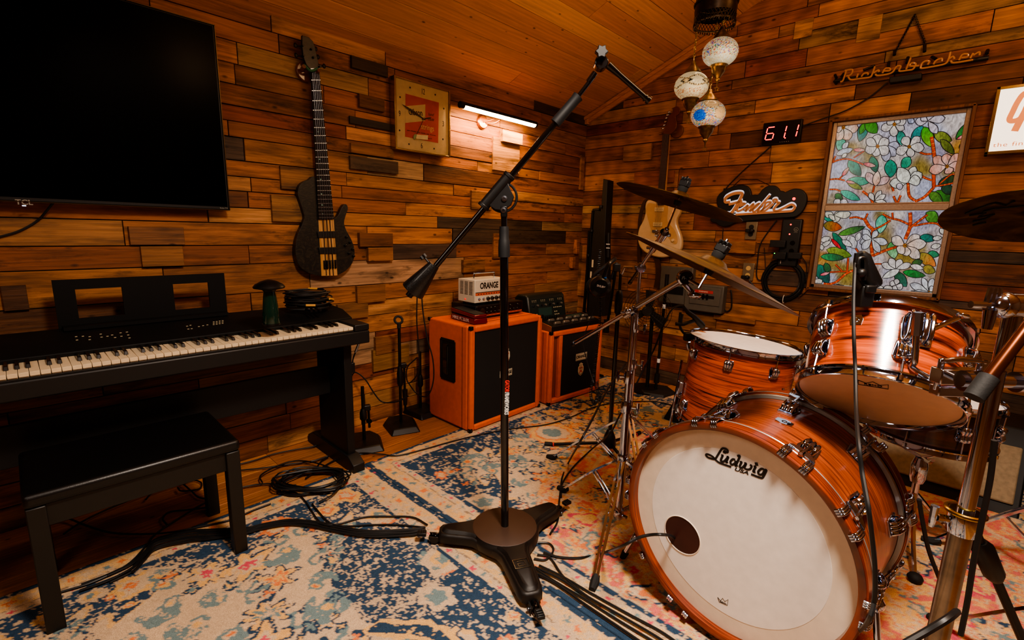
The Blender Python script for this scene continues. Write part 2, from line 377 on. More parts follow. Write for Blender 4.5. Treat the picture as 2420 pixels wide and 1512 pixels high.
# ---------------------------------------------------------------- lights
def area(name,loc,tgt,sx,sy,pw,col,spread=None):
    l=bpy.data.lights.new(name,'AREA');l.shape='RECTANGLE';l.size=sx;l.size_y=sy;l.energy=pw;l.color=lin(col)[:3] if isinstance(col,str) else col
    if spread:l.spread=R(spread)
    o=bpy.data.objects.new(name,l);COL.objects.link(o);d=V(tgt)-V(loc);o.matrix_world=T(loc)@d.to_track_quat('-Z','Y').to_matrix().to_4x4();return o
def point(name,loc,r,pw,col):
    l=bpy.data.lights.new(name,'POINT');l.energy=pw;l.color=col;l.shadow_soft_size=r
    o=bpy.data.objects.new(name,l);COL.objects.link(o);o.location=loc;return o
WARM=(1.,.62,.32);NEU=(1.,.85,.71)
area('ridge_panel_lamp',(.10,.60,2.62),(-.40,1.0,.0),.36,.36,62,NEU,125)
point('ceiling_fill',(.3,1.3,2.5),.12,11,WARM)  # unseen fill light added to brighten the ceiling
area('side_panel_lamp',(-1.25,-.7,2.05),(-.3,1.6,.6),.35,.8,7,NEU)
point('ceiling_fill_far',(.35,2.2,2.6),.15,27,WARM)  # another added fill without a fitting, warming far walls and ceiling
area('window_daylight',(-.4,3.3,1.35),(-.4,0,.6),.5,.9,.8,(.85,.93,1.))
w=bpy.data.worlds.new('world');SC.world=w;w.use_nodes=True;w.node_tree.nodes['Background'].inputs[0].default_value=(.30,.13,.05,1);w.node_tree.nodes['Background'].inputs[1].default_value=.25
SC.view_settings.view_transform='AgX';SC.view_settings.look='AgX - Medium High Contrast';SC.view_settings.exposure=0.
# ================================================================ things on the left wall
def L2(root,pts,fn):     # pixels -> local 2-D outline on a wall-parallel plane
    W=wi(root);r=[]
    for x,y in pts:
        p=W@fn(x,y);r.append((p.x,p.y))
    return r
def sc(pts,ox,oy,s):return [(ox+x*s,oy+y*s) for x,y in pts]
# television
X0=-2.425;p=PX(548,497,X0);q=PX(501.5,57.5,X0);ty=(p.y+q.y)/2;tz0=p.z;tz1=q.z;tw=1.36
tv=thing('television','large black flat television mounted above the digital piano','television',FAf(ty-tw/2,(tz0+tz1)/2,0))
h=tz1-tz0
MB().box((0,0,.05),(tw,h,.045)).build('screen_housing',BLK,tv,bevel=.004)
m=mat('tv_glass','#020203',.22,spec=.06)
MB().box((0,.004,.0737),(tw-.016,h-.022,.0012)).build('screen',m,tv)
b=MB();
for a,c in(((-tw/2,0),(.003,h)),((tw/2,0),(.003,h)),((0,h/2),(tw,.003)),((0,-h/2),(tw,.003))):b.box((a[0],a[1],.055),(c[0],c[1],.042))
b.build('bezel',mat('bezel_metal','#5a4a38',.3,metal=.9),tv)
MB().box((0,0,.014),(.4,.3,.03)).build('wall_bracket',BLKM,tv)
GRY=mat('print_grey','#8a8478',.5,em='#8a8478',es=.06)
lp=wi(tv)@PX(57,479,X0);text('TCL',.024,GRY,tv,T(lp.x,lp.y+.001,.0745),'brand_lettering',off=.0006)
lp=wi(tv)@PX(529,492,X0);text('Roku TV',.0085,GRY,tv,T(lp.x,lp.y,.0745),'brand_lettering')
lp=wi(tv)@PX(57,486,X0);MB().box((lp.x,lp.y,.074),(.01,.003,.002)).build('status_light',mat('led_white','#ffffff',.5,em='#cfe0ff',es=3.),tv)
b=MB();b.tube(cat([PX(125,480,-2.44),PX(90,520,-2.475),PX(45,546,-2.476),PX(-10,562,-2.476),PX(-60,575,-2.476)]),.004,8)
b.build('power_cord',CABLE).name='power_cord';bpy.data.objects['power_cord'].parent=tv;bpy.data.objects['power_cord'].matrix_parent_inverse=wi(tv)
# ---- bass guitar
C2=lambda pts:sc(pts,600,50,.43)
bx=-2.44;g0=PX(770,585,bx)
BG=thing('bass_guitar','dark burl five-string bass guitar with a pale striped centre hanging below a wooden hanger','guitar',FAf(g0.y,g0.z,0))
def lo(pts,X=bx):return L2(BG,C2(pts),lambda x,y:PX(x,y,X))
body=[(345,868),(300,872),(268,885),(248,910),(240,950),(252,990),(268,1040),(277,1080),(262,1125),(240,1175),(229,1230),(230,1290),(247,1340),(290,1378),(350,1397),(420,1399),(480,1385),(525,1350),(550,1300),(551,1250),(535,1200),(508,1150),(495,1110),(503,1070),(515,1035),(512,1012),(497,1006),(480,1030),(462,1068),(440,1086),(432,1090),(345,1090)]
BURL=grain_mat('burl_dark','#0b0a08','#3c3324',axis=None if False else 0,scale=22,stretch=.6,rough=.42,coat=.12,lo=.45,hi=.85,dist=6.)
o=[ (p.x,p.y) for p in cat([(x,y,0) for x,y in lo(body[:-1])],4,True)]
b=MB();b.prism(o,.03,.062);b.build('body',BURL,BG,bevel=.008,seg=3)
MAP=grain_mat('maple_laminate','#c79a62','#a9743c',axis=1,scale=60,stretch=.04,rough=.35,coat=.2)
b=MB();b.prism(lo([(352,1078),(436,1076),(457,1397),(370,1399)]),.0622,.0645);b.build('centre_laminate',MAP,BG)
b=MB()
for t in(.3,.52,.74):
    a=lo([(352+84*t-3,1078),(352+84*t+3,1078),(370+87*t+3,1397),(370+87*t-3,1397)]);b.prism(a,.0645,.0650)
b.build('dark_stripe',mat('walnut','#2c160c',.3,coat=.5),BG)
b=MB();b.prism(lo([(305,262),(352,262),(434,1088),(350,1090)]),.066,.074);b.build('fingerboard',mat('rosewood','#170e09',.55,noise=.3,spec=.25),BG,bevel=.001)
b=MB();b.prism(lo([(318,262),(348,262),(428,1080),(356,1080)]),.045,.066);b.build('neck',MAP,BG,bevel=.004)
for i in range(24):
    t=1-2**(-i/12.*.98);t=t/(1-2**(-23/12.*.98))*.985
    xa=305+45*t;xb=352+82*t;y=262+826*t+3
    a=lo([(xa,y-2),(xb,y-2),(xb,y+2),(xa,y+2)]);MB().prism(a,.074,.0752).build('fret',STEEL,BG)
for y in (440,610,760,870,950,1010,1060):
    t=(y-262)/826;c=lo([(305+45*t+22,y)])[0];MB().lathe([(.0032,.0741),(.0032,.0746)],12,T(c[0],c[1],0)).build('inlay',mat('inlay_green','#7fa89a',.3),BG)
hd=[(262,78),(300,90),(322,112),(335,150),(343,190),(352,225),(352,262),(305,264),(285,240),(272,205),(262,140)]
MB().prism(lo(hd),.05,.066).build('headstock',BURL,BG,bevel=.002)
for (x,y,d) in((232,130,-1),(236,185,-1),(344,150,1),(356,195,1),(390,245,1)):
    c=lo([(x,y)])[0];e=lo([(x-d*32,y+6)])[0]
    b=MB();b.cyl((c[0],c[1],.052),(e[0],e[1],.055),.0035);b.sph((c[0],c[1],.052),.009,(1,1.3,.5),10);b.cyl((e[0],e[1],.05),(e[0],e[1],.078),.005)
    b.build('tuning_peg',BLKM,BG)
for (a,c) in(((345,1155),(444,1190)),((352,1243),(452,1278))):
    b=MB();b.prism(lo([a,(c[0],a[1]-2),c,(a[0]+4,c[1])]),.0645,.071);b.build('pickup',BLK,BG,bevel=.002)
b=MB()
for i in range(5):
    c=lo([(384+15*i,1338-i)])[0];b.box((c[0],c[1],.068),(.009,.045,.012));b.cyl((c[0],c[1]-.015,.07),(c[0],c[1]-.015,.078),.003)
b.build('bridge',BLKM,BG,bevel=.0015)
b=MB()
for i in range(5):
    a=lo([(312+8.3*i,266)])[0];c=lo([(384+15*i,1335)])[0];b.tube([(a[0],a[1],.0775),(c[0],c[1],.0785)],.0009,6)
b.build('strings',STEEL,BG)
for c in lo([(505,1185),(525,1215),(500,1232),(540,1252),(520,1275),(545,1290)]):
    MB().lathe([(.007,.06),(.0065,.072),(.004,.074)],14,T(c[0],c[1],0)).build('control_knob',BLKM,BG)
hg=PX(*C2([(300,272)])[0],-2.44)
HG=thing('guitar_hanger','round wooden wall hanger gripping the neck of the dark bass guitar','hanger',FAf(hg.y,hg.z,0))
HW=mat('hanger_wood','#6d3b22',.4,coat=.3,noise=.2)
b=MB();b.lathe([(.046,.02),(.046,.032),(.042,.036)],32);b.build('mount_disc',HW,HG)
b=MB()
for s in(-1,1):b.tube(cat([(s*.012,.005,.034),(s*.03,.0,.06),(s*.036,.004,.095)]),.009,10)
b.build('cradle_arm',HW,HG)
b=MB();b.tube(cat([(-.034,.012,.09),(0,-.004,.083),(.034,.012,.09)]),.006,8,flat=(0,1,0));b.build('green_band',mat('green_band','#2f6b4a',.6),HG)
# ---- clock
cX=-2.432;c0=(PX(932,180,cX)+PX(1062,370,cX))/2
CK=thing('wall_clock','square cream advertising clock with a red panel hung beside the picture light','clock',FAf(c0.y,c0.z,0))
def ck(pts,X=cX+.004):return L2(CK,sc(pts,920,160,1/6.54),lambda x,y:PX(x,y,X))
e=ck([(80,105),(950,375),(938,1385),(80,1250)]);W_=(e[1][0]-e[0][0]);Hh=e[0][1]-e[3][1]
W2=W_/2;H2=Hh/2
GF=mat('gold_frame','#a98a54',.22,metal=.9)
b=MB()
for a,c in(((-W2+.005,0),(.010,Hh)),((W2-.005,0),(.010,Hh)),((0,H2-.005),(W_-.02,.010)),((0,-H2+.005),(W_-.02,.010))):b.box((a[0],a[1],.048),(c[0],c[1],.052))
b.build('clock_frame',GF,CK,bevel=.002)
MB().box((0,0,.042),(W_-.018,Hh-.018,.04)).build('clock_face',mat('clock_cream','#cdb183',.45,em='#cda060',es=.03),CK)
z=.0625
RED=mat('clock_red','#c23a1c',.5)
MB().prism(ck([(265,395),(780,535),(768,1162),(258,1062)]),z,z+.0006).build('red_panel',RED,CK)
MB().prism(ck([(282,588),(570,563),(568,820),(258,850),(258,590)]),z+.0006,z+.0011).build('cream_panel',MATS['clock_cream'],CK)
INK=mat('ink_black','#1a120e',.6)
for c in ck([(335,302),(724,413),(180,450),(856,629),(173,965),(843,1103),(318,1178),(706,1249)]):MB().lathe([(.0052,z),(.0052,z+.001)],16,T(c[0],c[1],0)).build('hour_dot',INK,CK)
for s,c in(('12',(535,368)),('3',(848,868)),('6',(516,1206)),('9',(174,708))):
    c=ck([c])[0];text(s,.044,INK,CK,T(c[0],c[1],z+.0004),'numeral',xs=.62)
c=ck([(418,690)])[0];text('Gibson',.047,INK,CK,T(c[0],c[1],z+.0015)@RZ(6),'brand_lettering',xs=.72,off=.0009)
c=ck([(655,720)])[0];text('hand',.026,INK,CK,T(c[0],c[1],z+.001)@RZ(4),'lettering',xs=.8,shear=.4)
c=ck([(655,795)])[0];text('made',.026,INK,CK,T(c[0],c[1],z+.001)@RZ(4),'lettering',xs=.8,shear=.4)
c=ck([(605,925)])[0];text('strings',.044,MATS['clock_cream'],CK,T(c[0],c[1],z+.001),'lettering',xs=.82)
c=ck([(515,1005)])[0];text('guitar - bass guitar - banjo - mandolin - violin - electric bass',.0085,INK,CK,T(c[0],c[1],z+.001),'small_print')
c=ck([(600,1085)])[0];text('Nashville, TN',.0085,INK,CK,T(c[0]+.01,c[1],z+.001),'small_print')
cc=ck([(535,790)])[0]
def hand(nm,to,w,zz,m_=INK):
    t=ck([to])[0];d=V((t[0]-cc[0],t[1]-cc[1],0));L_=d.length;b=MB();a=math.atan2(d.y,d.x)
    b.prism([(-.012,-w*.4),(-.012,w*.4),(L_*.75,w*.6),(L_,0),(L_*.75,-w*.6)],zz,zz+.0008,T(cc[0],cc[1],0)@MX.Rotation(a,4,'Z'));b.build(nm,m_,CK)
hand('minute_hand',(195,560),.010,z+.006);hand('hour_hand',(665,770),.007,z+.004);hand('second_hand',(400,1090),.003,z+.008)
MB().lathe([(.006,z),(.006,z+.01),(.003,z+.012)],16,T(cc[0],cc[1],0)).build('centre_boss',BRASS,CK)
t=ck([(420,1030),(598,1045),(595,1115),(415,1098)]);MB().prism(t,z+.009,z+.0096).build('second_hand_tag',mat('tag_cream','#e0cf9e',.5),CK)
t=ck([(395,1020),(425,1045),(405,1095),(380,1118),(370,1060)]);MB().prism(t,z+.0098,z+.0105).build('tag_pointer',mat('tag_green','#7d9468',.5),CK)
MB().box((0,0,z+.014),(W_-.022,Hh-.022,.001)).build('glass_cover',mat('clock_glass','#ffffff',.03,trans=1.,spec=.5),CK)
# ---- picture light
lx=-2.375;a=PX(1086,250,lx);c=PX(1267,292,lx);ctr=(a+c)/2;Ln=(c-a).length
LT=thing('picture_light','long tubular picture light glowing on a copper wall mount beside the clock','wall lamp',frame((-2.5,ctr.y,ctr.z),(0,1,0),(0,0,1),(1,0,0)))
LB=mat('lamp_housing','#1a120c',.35,metal=.5)
b=MB();b.tube([(-Ln/2,0,.125),(Ln/2,0,.125)],.021,20);b.build('lamp_housing',LB,LT,bevel=.004)
EM=mat('lamp_tube','#fff2dc',.5,em='#ffd9a4',es=16.)
b=MB();b.lathe([(.0215,-Ln/2+.03),(.0215,Ln/2-.02)],16,axisM((0,0,.125),(1,0,0),(0,1,0)),a0=R(100),a1=R(215),caps=False);b.build('diffuser',EM,LT)
COP=mat('copper','#b8703f',.3,metal=.9)
MB().lathe([(.045,.018),(.045,.026),(.038,.032)],32,T(-.07,-.04,0)).build('mount_plate',COP,LT)
b=MB();b.tube(cat([(-.07,-.04,.03),(-.04,-.03,.08),(-.03,-.012,.115)]),.0055,10);b.tube(cat([(-.05,-.045,.03),(0,-.04,.07),(.02,-.012,.115)]),.0055,10);b.build('mount_arm',COP,LT)
area('picture_light_glow',(-2.385,ctr.y,ctr.z-.03),(-2.5,ctr.y,ctr.z-.25),Ln*.9,.03,9.5,(1.,.57,.25))
# ---------------------------------------------------------------- digital piano
PB=mat('piano_black','#0e0d0d',.5,noise=.1);PBs=mat('piano_panel','#060606',.6,spec=.25)
DP=thing('digital_piano','black digital piano with stand and music rest against the plank wall','piano',(-2.15,.42,0))
W=wi(DP)
yR=1.035;yL=1.035-52*.0235
def db(a,c,nm,m_,bev=.003,par=None):
    b=MB(W);b.b2(a,c);return b.build(nm,m_,par or DP,bevel=bev)
db((-2.36,yL-.07,.640),(-1.952,yR+.075,.700),'key_bed',PB,.006)
db((-2.125,yL,.700),(-1.958,yR,.705),'key_slip',PB,.001)
for y0,y1 in((yL-.07,yL-.004),(yR+.004,yR+.075)):db((-2.13,y0,.700),(-1.955,y1,.730),'end_block',PB,.004)
b=MB(W);b.prism([(-2.11,.700),(-2.112,.735),(-2.20,.765),(-2.36,.775),(-2.36,.700)],yL-.07,yR+.075,frame((0,0,0),(1,0,0),(0,0,1),(0,1,0)));b.build('control_panel',PBs,DP,bevel=.003)
KW=mat('white_key','#dcc7a4',.35,coat=.2)
for i in range(52):
    y=yR-.0235*(i+1);b=MB(W);b.b2((-2.11,y+.0007,.705),(-1.966,y+.0228,.7215));b.b2((-1.967,y+.0007,.7085),(-1.9625,y+.0228,.7215));b.build('white_key',KW,DP,bevel=.0008,seg=1)
KB=mat('black_key','#0a0a0a',.25,coat=.3)
# keys counted from the top C down
for i in range(51):
    note=(i)%7      # 0:C(top) then B A G F E D
    # gap between white i (right) and i+1 (left): C|B none, B|A yes, A|G yes, G|F yes, F|E none, E|D yes, D|C yes
    if note in(0,4):continue
    y=yR-.0235*(i+1);b=MB(W);b.box((-2.063,y,.7275),(.095,.0118,.0125),taper=.82);b.build('black_key',KB,DP,bevel=.0015,seg=1)
# legs
for y in(1.045,-.225):
    db((-2.335,y-.02,.05),(-2.045,y+.02,.642),'side_leg',PB,.003)
    b=MB(W);b.prism([(-2.475,0),(-1.975,0),(-1.975,.045),(-2.03,.075),(-2.42,.075),(-2.475,.045)],y-.03,y+.03,frame((0,0,0),(1,0,0),(0,0,1),(0,1,0)));b.build('foot',PB,DP,bevel=.003)
db((-2.215,-.205,.352),(-2.197,1.025,.497),'cross_panel',PB,.002)
# music rest: one frame with two openings
mx=-2.345
def mz(x,y):p=PX(x,y,mx);return p.y,p.z
o_=[mz(*q) for q in((117,662),(526,646),(542,745),(143,775))]
y0=(o_[0][0]+o_[3][0])/2;y1=(o_[1][0]+o_[2][0])/2;z1=(o_[0][1]+o_[1][1])/2;z0=.775
w1=[mz(*q) for q in((177,684),(287,675))];w2=[mz(*q) for q in((409,678),(492,668))]
wz1=w1[0][1];wz0=mz(195,752)[1]
b=MB(W);xa,xb=mx-.012,mx
ys=[y0,w1[0][0],w1[1][0],w2[0][0],w2[1][0],y1]
for a,c in((0,1),(2,3),(4,5)):b.b2((xa,ys[a],wz0),(xb,ys[c],wz1))
b.b2((xa,y0,z0),(xb,y1,wz0));b.b2((xa,y0,wz1),(xb,y1,z1));b.b2((mx,y0+.01,z0),(mx+.05,y1-.01,z0+.012))
b.build('music_rest',PBs,DP)
LBt=mat('panel_print','#b8a888',.5,em='#b8a070',es=.08)
for (x,y) in [(180,796),(182,804),(196,795),(212,796),(212,803),(238,790),(240,797),(254,795),(265,792),(272,798),(285,787),(287,795),(300,785),(303,792),(306,799),(442,771),(450,769),(453,777),(445,778),(470,772),(480,770),(490,768)]+[(505+i*7,761+j*3.2-i) for i in range(4) for j in range(3)]:
    p=onp(x,y,(-2.16,0,.7518),(.333,0,1));MB(W).box((p.x,p.y,p.z+.001),(.004,.006,.0015)).build('panel_button',LBt,DP)
# adapter cord hanging from the right end with its plug
b=MB();pts=[(846,788),(848,812),(840,832),(834,850),(833,868)]
P0=[PP(x,y,(-2.0,1.13,.6)) for x,y in pts];b.tube(cat(P0),.0035,8)
t=tag(b.build('adapter_cable',CABLE),'black adapter cord and plug dangling off the right end of the piano','cord')
b=MB();b.box((0,0,0),(.02,.018,.05),T(P0[-1]));b.build('plug',BLK,t,bevel=.003)
b=MB();b.cyl(P0[2],P0[1],.006);b.cyl(P0[2]+V((.004,.01,.0)),P0[2]+V((.004,.01,.03)),.0015);b.build('plug_prongs',STEEL,t)
# lantern on the piano
p=PZ(642,767,.775)
LN=thing('oil_lantern','green glass lantern with a black mushroom cap standing on the piano','lantern',p)
GL=mat('green_glass','#1d4a3c',.08,trans=.7,coat=.3)
MB().lathe([(.030,0),(.032,.004),(.030,.05),(.024,.11),(.021,.135)],32).build('glass_body',GL,LN)
MB().lathe([(.033,0),(.034,.006),(.030,.008)],32).build('base_ring',BLKM,LN)
MB().lathe([(.02,.133),(.026,.14),(.056,.147),(.058,.152),(.05,.162),(.028,.174),(.008,.180),(0,.181)],36).build('cap',BLKM,LN)
MB().cyl((-.045,.0,.147),(-.045,0,.118),.0016,n=6).build('chain',BLKM,LN)
# coiled cables on the piano
p=PZ(745,765,.775)
def coil(M_,R0,n,r,seed,h,flat=1.,wob=.14,sub=10):
    rg=random.Random(seed);P=[]
    for k in range(n):
        rr=R0*(1-.22*rg.random());cx,cy=rg.uniform(-.012,.012),rg.uniform(-.012,.012);zz=r+h*k/n
        for j in range(sub):
            a=2*PI*j/sub+k*.3;q=rr*(1+rg.uniform(-wob,wob)*.4);P.append((cx+q*math.cos(a)*1.,cy+q*math.sin(a)*flat,zz+rg.uniform(0,.008)))
    b=MB(M_);b.tube(cat(P,3),r,7);return b
CC=coil(None,.105,15,.0036,3,.085,.72).build('cable_coil',CABLE);CC.matrix_world=T(V((-2.235,.955,.777)))@RZ(80)
tag(CC,'thick heap of coiled black instrument cable on the right end of the piano','cable')
YT=mat('yellow_tape','#c9923a',.6)
for a,c in(((.02,.07,.088),(.055,.045,.088)),((-.03,-.078,.03),(.01,-.085,.028)),((.085,-.05,.05),(.11,-.02,.04))):MB().cyl(a,c,.0052,n=10).build('yellow_marker',YT,CC)
for i in range(3):MB().cyl((-.03+.02*i,-.08,.012),(-.02+.02*i,-.135,.012),.0055,n=10).build('jack_plug',BLKM,CC)
# ---------------------------------------------------------------- bench
x0,x1,y0,y1,hz=-2.11,-1.735,-.055,.478,.435
BN=thing('piano_bench','black piano bench with padded top and square legs in front of the piano','bench',((x0+x1)/2,(y0+y1)/2,0))
hx,hy=(x1-x0)/2,(y1-y0)/2
BM=mat('bench_wood','#15120f',.45,noise=.15)
b=MB();b.box((0,0,hz-.022),(2*hx,2*hy,.04));b.build('seat',mat('vinyl','#090909',.38,bump=.15,bscale=400),BN,bevel=.013,seg=4)
b=MB()
for s in(-1,1):b.box((s*(hx-.025),0,hz-.075),(.018,2*hy-.06,.07));b.box((0,s*(hy-.025),hz-.075),(2*hx-.06,.018,.07))
b.build('apron',BM,BN,bevel=.002)
for sx in(-1,1):
    for sy in(-1,1):
        b=MB();b.box((sx*(hx-.024),sy*(hy-.024),(hz-.042)/2),(.042,.042,hz-.042));b.build('leg',BM,BN,bevel=.003)
# ---------------------------------------------------------------- small mic stands between piano and cabinet
def small_stand(P,h,lab,clip=True,boom=True,rot=0):
    t=thing('short_microphone_stand',lab,'mic stand',T(V(P))@RZ(rot),'short microphone stands by the plank wall')
    b=MB();b.prism([(-.085,-.13),(.085,-.13),(.1,.05),(.06,.13),(-.06,.13),(-.1,.05)],0,.03,scale=.8);b.build('base',BLK,t,bevel=.006)
    MB().cyl((0,0,.03),(0,0,h),.009,n=14).build('pole',BLKM,t)
    b=MB();b.lathe([(.012,h*.42),(.019,h*.45),(.019,h*.55),(.012,h*.62)],16);b.build('clutch',BLK,t)
    if boom:
        b=MB();b.tube([(.03,.02,h*.62),(.035,.03,.08)],.007,10);b.build('boom_arm',BLKM,t)
        MB().cyl((.033,.026,h*.36),(.035,.03,.12),.017,.012,n=14).build('boom_grip',BLK,t)
        MB().box((.017,.01,h*.62),(.045,.03,.03)).build('boom_joint',BLK,t,bevel=.004)
    if clip:
        b=MB();b.cyl((0,0,h),(0,0,h+.03),.012,n=12);b.torus(.022,.007,T(0,.01,h+.045)@RX(60),24,8);b.build('microphone_clip',RUB,t)
    return t
small_stand((-2.24,1.22,0),.33,'short black microphone stand beside the right leg of the piano',clip=False,rot=70)
small_stand((-2.31,1.50,0),.60,'short black microphone stand topped by an empty ring clip',rot=70)
t3=small_stand((-2.42,1.72,0),.40,'short black microphone stand tucked behind the larger orange cabinet',clip=False,boom=False,rot=90)
def cable(pts,lab,fn=None,r=.0036,nm='cable',cat_='cable',sub=6,m_=None,group=None):
    P=[]
    for q in pts:
        if len(q)==2:P.append(PZ(q[0],q[1],r+.008))
        elif isinstance(q[2],(tuple,V)):P.append(PP(q[0],q[1],q[2]))
        else:P.append(PZ(q[0],q[1],q[2]))
    b=MB();b.tube(cat(P,sub),r,7);return tag(b.build(nm,m_ or CABLE),lab,cat_,group)
w3=(-2.3,1.65,0)
cable([(986,690,w3),(985,760,w3),(990,830,w3),(988,880,w3),(965,905,w3),(962,870,w3),(985,845,w3)],'thin black lead hanging in the corner left of the larger orange cabinet',r=.004)
w4=(-1.93,1.74,0)
cable([(996,690,w4),(1000,740,w4),(1010,800,w4),(1023,850,w4),(1024,900,w4),(1010,935,w4),(985,930,w3),(962,900,w3)],'black cord looping down over the left side of the larger orange cabinet',r=.004)
w5=(-2.3,1.35,0)
cable([(825,905,w5),(838,880,w5),(862,895,w5),(885,930,w5),(905,950,w5),(940,948,w5),(965,935,w5)],'short black lead sagging between the small microphone stands',r=.004)
# ================================================================ amplifiers
ORM=mat('orange_tolex','#d45c1c',.55,noise=.1,bump=.35,bscale=600);GRL=mat('grille_cloth','#0b0b0b',.8,bump=.3,bscale=900);PLT=mat('plate_white','#c9c0a8',.5)
def corner(b,x,y,z,sx,sy,sz):
    for d in((.018,.004,.018),(.004,.018,.018),(.018,.018,.004)):
        b.box((x+sx*(.002-d[0]/2) ,y+sy*(.002-d[1]/2),z+sz*(.002-d[2]/2)),(d[0]+.004,d[1]+.004,d[2]+.004))
def cab(x0,x1,y0,y1,h,lab,port=False,handle=True,rot=0):
    # local: front faces +x, width along y
    D=x1-x0;Wd=y1-y0;t=thing('speaker_cabinet',lab,'speaker cabinet',T(x1,y0,0)@RZ(rot))
    fr=.035;b=MB();gy0=fr+(.085 if port else 0)
    b.b2((-D,0,.012),(-.03,Wd,h))          # carcass
    for a,c in(((-.03,0,.012),(0,fr,h)),((-.03,Wd-fr,.012),(0,Wd,h)),((-.03,fr,.012),(0,Wd-fr,.012+fr)),((-.03,fr,h-fr),(0,Wd-fr,h))):b.b2(a,c)
    b.build('carcass',ORM,t,bevel=.010,seg=3)
    b=MB();b.b2((-.0296,gy0+ (.0),.012+fr),(-.012,Wd-fr,h-fr));b.build('grille',GRL,t)
    if port:
        b=MB();b.b2((-.03,fr+.055,.012+fr),(-.004,fr+.085,h-fr));b.build('port_divider',ORM,t,bevel=.003)
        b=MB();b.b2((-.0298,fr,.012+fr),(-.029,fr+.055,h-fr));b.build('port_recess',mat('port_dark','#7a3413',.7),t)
    for i,(y,z) in enumerate(((0,.012),(Wd,.012),(0,h),(Wd,h))):
        for x in (0,-D):
            b=MB();corner(b,x,y,z,1 if x==0 else -1,1 if y>0 else -1,1 if z>.1 else -1);b.build('corner_protector',BLK,t,bevel=.003)
    b=MB()
    for x in(-.03,-D+.03):
        for y in(.04,Wd-.04):b.cyl((x-.02*(1 if x>-.1 else -1),y,0),(x-.02*(1 if x>-.1 else -1),y,.014),.014)
    b.build('rubber_foot',RUB,t)
    b=MB()
    b.box((-.072,-.0008,h/2),(.0015,.0016,h-.02));b.box((-.072,Wd/2,h+.0005),(.0015,Wd-.02,.0016));b.build('seam',BLK,t)
    if handle:
        M_=frame((-D*.52,-.0015,h*.64),(1,0,0),(0,0,1),(0,-1,0))
        b=MB(M_);hw,hh=.062,.12
        for a,c in(((-hw,0),(.018,2*hh)),((hw,0),(.018,2*hh)),((0,hh),(2*hw,.018)),((0,-hh),(2*hw,.018))):b.box((a[0],a[1],0),(c[0],c[1],.005))
        b.box((0,0,-.002),(2*hw,2*hh,.004));b.build('recessed_handle',BLK,t,bevel=.003)
        b=MB(M_);b.box((-.02,0,.003),(.05,.2,.006),taper=.8);b.build('handle_grip',BLKG,t,bevel=.003)
    return t
def badge(t,y,z,w,h_,par=None,crest=None):
    M_=frame((-.0115,y,z),(0,1,0),(0,0,1),(1,0,0))
    b=MB(M_);b.box((0,0,.001),(w,h_,.002));bd=b.build('logo_plate',PLT,t)
    b=MB(M_)
    for a,c in(((-w/2+.004,0),(.0016,h_-.008)),((w/2-.004,0),(.0016,h_-.008)),((0,h_/2-.004),(w-.008,.0016)),((0,-h_/2+.004),(w-.008,.0016))):b.box((a[0],a[1],.0022),(c[0],c[1],.0008))
    b.build('plate_border',INK,bd)
    text('ORANGE',h_*.62,INK,bd,M_@T(0,0,.0022),'brand_lettering',xs=w/h_*.36,off=.0012)
    if crest:
        M2=frame((-.0115,y,crest),(0,1,0),(0,0,1),(1,0,0));b=MB(M2)
        o=[(-.016,.03),(-.02,.04),(0,.05),(.02,.04),(.016,.03),(.028,.02),(.03,-.01),(.02,-.034),(0,-.046),(-.02,-.034),(-.03,-.01),(-.028,.02)]
        b.prism(o,.0,.002);cr=b.build('crest',PLT,t)
        b=MB(M2)
        for x,y_,s in((-.012,.012,.007),(.012,.012,.007),(0,-.012,.009),(-.014,-.02,.005),(.014,-.02,.005)):b.lathe([(s,.002),(s,.0028)],10,T(x,y_,0))
        b.build('crest_detail',RED,cr)
        b=MB(M2);b.ribbon([(-.02,-.028),(0,-.038),(.02,-.028)],.004,.002,.0028);b.ribbon([(0,.0),(0,.04)],.003,.002,.0028);b.torus(.012,.001,T(0,.0,.0025),20,4);b.build('crest_ink',INK,cr)
C1=cab(-2.33,-1.94,1.722,2.342,.632,'larger orange speaker cabinet with black grille carrying two amplifier heads')
p=wi(C1)@PX((1174+1217)/2,881,-1.952);badge(C1,p.y,p.z,.105,.042,crest=p.z+.11)
C2_=cab(-2.24,-1.905,2.392,2.935,.515,'smaller orange speaker cabinet with an open side port under the profiling amplifier',port=True,handle=False,rot=-5)
badge(C2_,.33,.30,.118,.05,crest=.205)
# ---- amplifier heads on the larger cabinet
zt=.633
x1=-2.085;BA=thing('bass_amplifier_head','low black amplifier head with rows of knobs under the white amplifier','amplifier',(x1,1.895,zt));
Wd=.41;D=.24;hh=.082
b=MB();b.b2((-D,0,.008),(-.006,Wd,hh));b.build('casing',BLK,BA,bevel=.006)
b=MB();b.b2((-.006,0,.008),(0,Wd,hh));b.build('front_frame',BLKG,BA,bevel=.003)
b=MB();b.b2((0,.012,.016),(.0015,Wd-.012,hh-.008));b.build('front_panel',mat('brown_panel','#2a1b12',.35,metal=.6),BA)
b=MB();b.b2((.0015,.012,.016),(.0025,Wd-.012,.024));b.build('orange_strip',mat('orange_print','#c9561f',.5),BA)
for i in range(9):
    for r_ in(0,1):
        if r_ and i in(3,7):continue
        b=MB(axisM((.0015,.085+i*.034,.036+.026*r_),(1,0,0)));b.lathe([(.009,0),(.009,.004),(.0065,.006),(.006,.014),(.0,.0142)],16);b.build('control_knob',BLKG,BA)
b=MB(axisM((.0015,.045,.046),(1,0,0)));b.lathe([(.02,0),(.022,.003),(.02,.004)],24);b.build('emblem',mat('bronze','#4b3826',.35,metal=.8),BA)
b=MB()
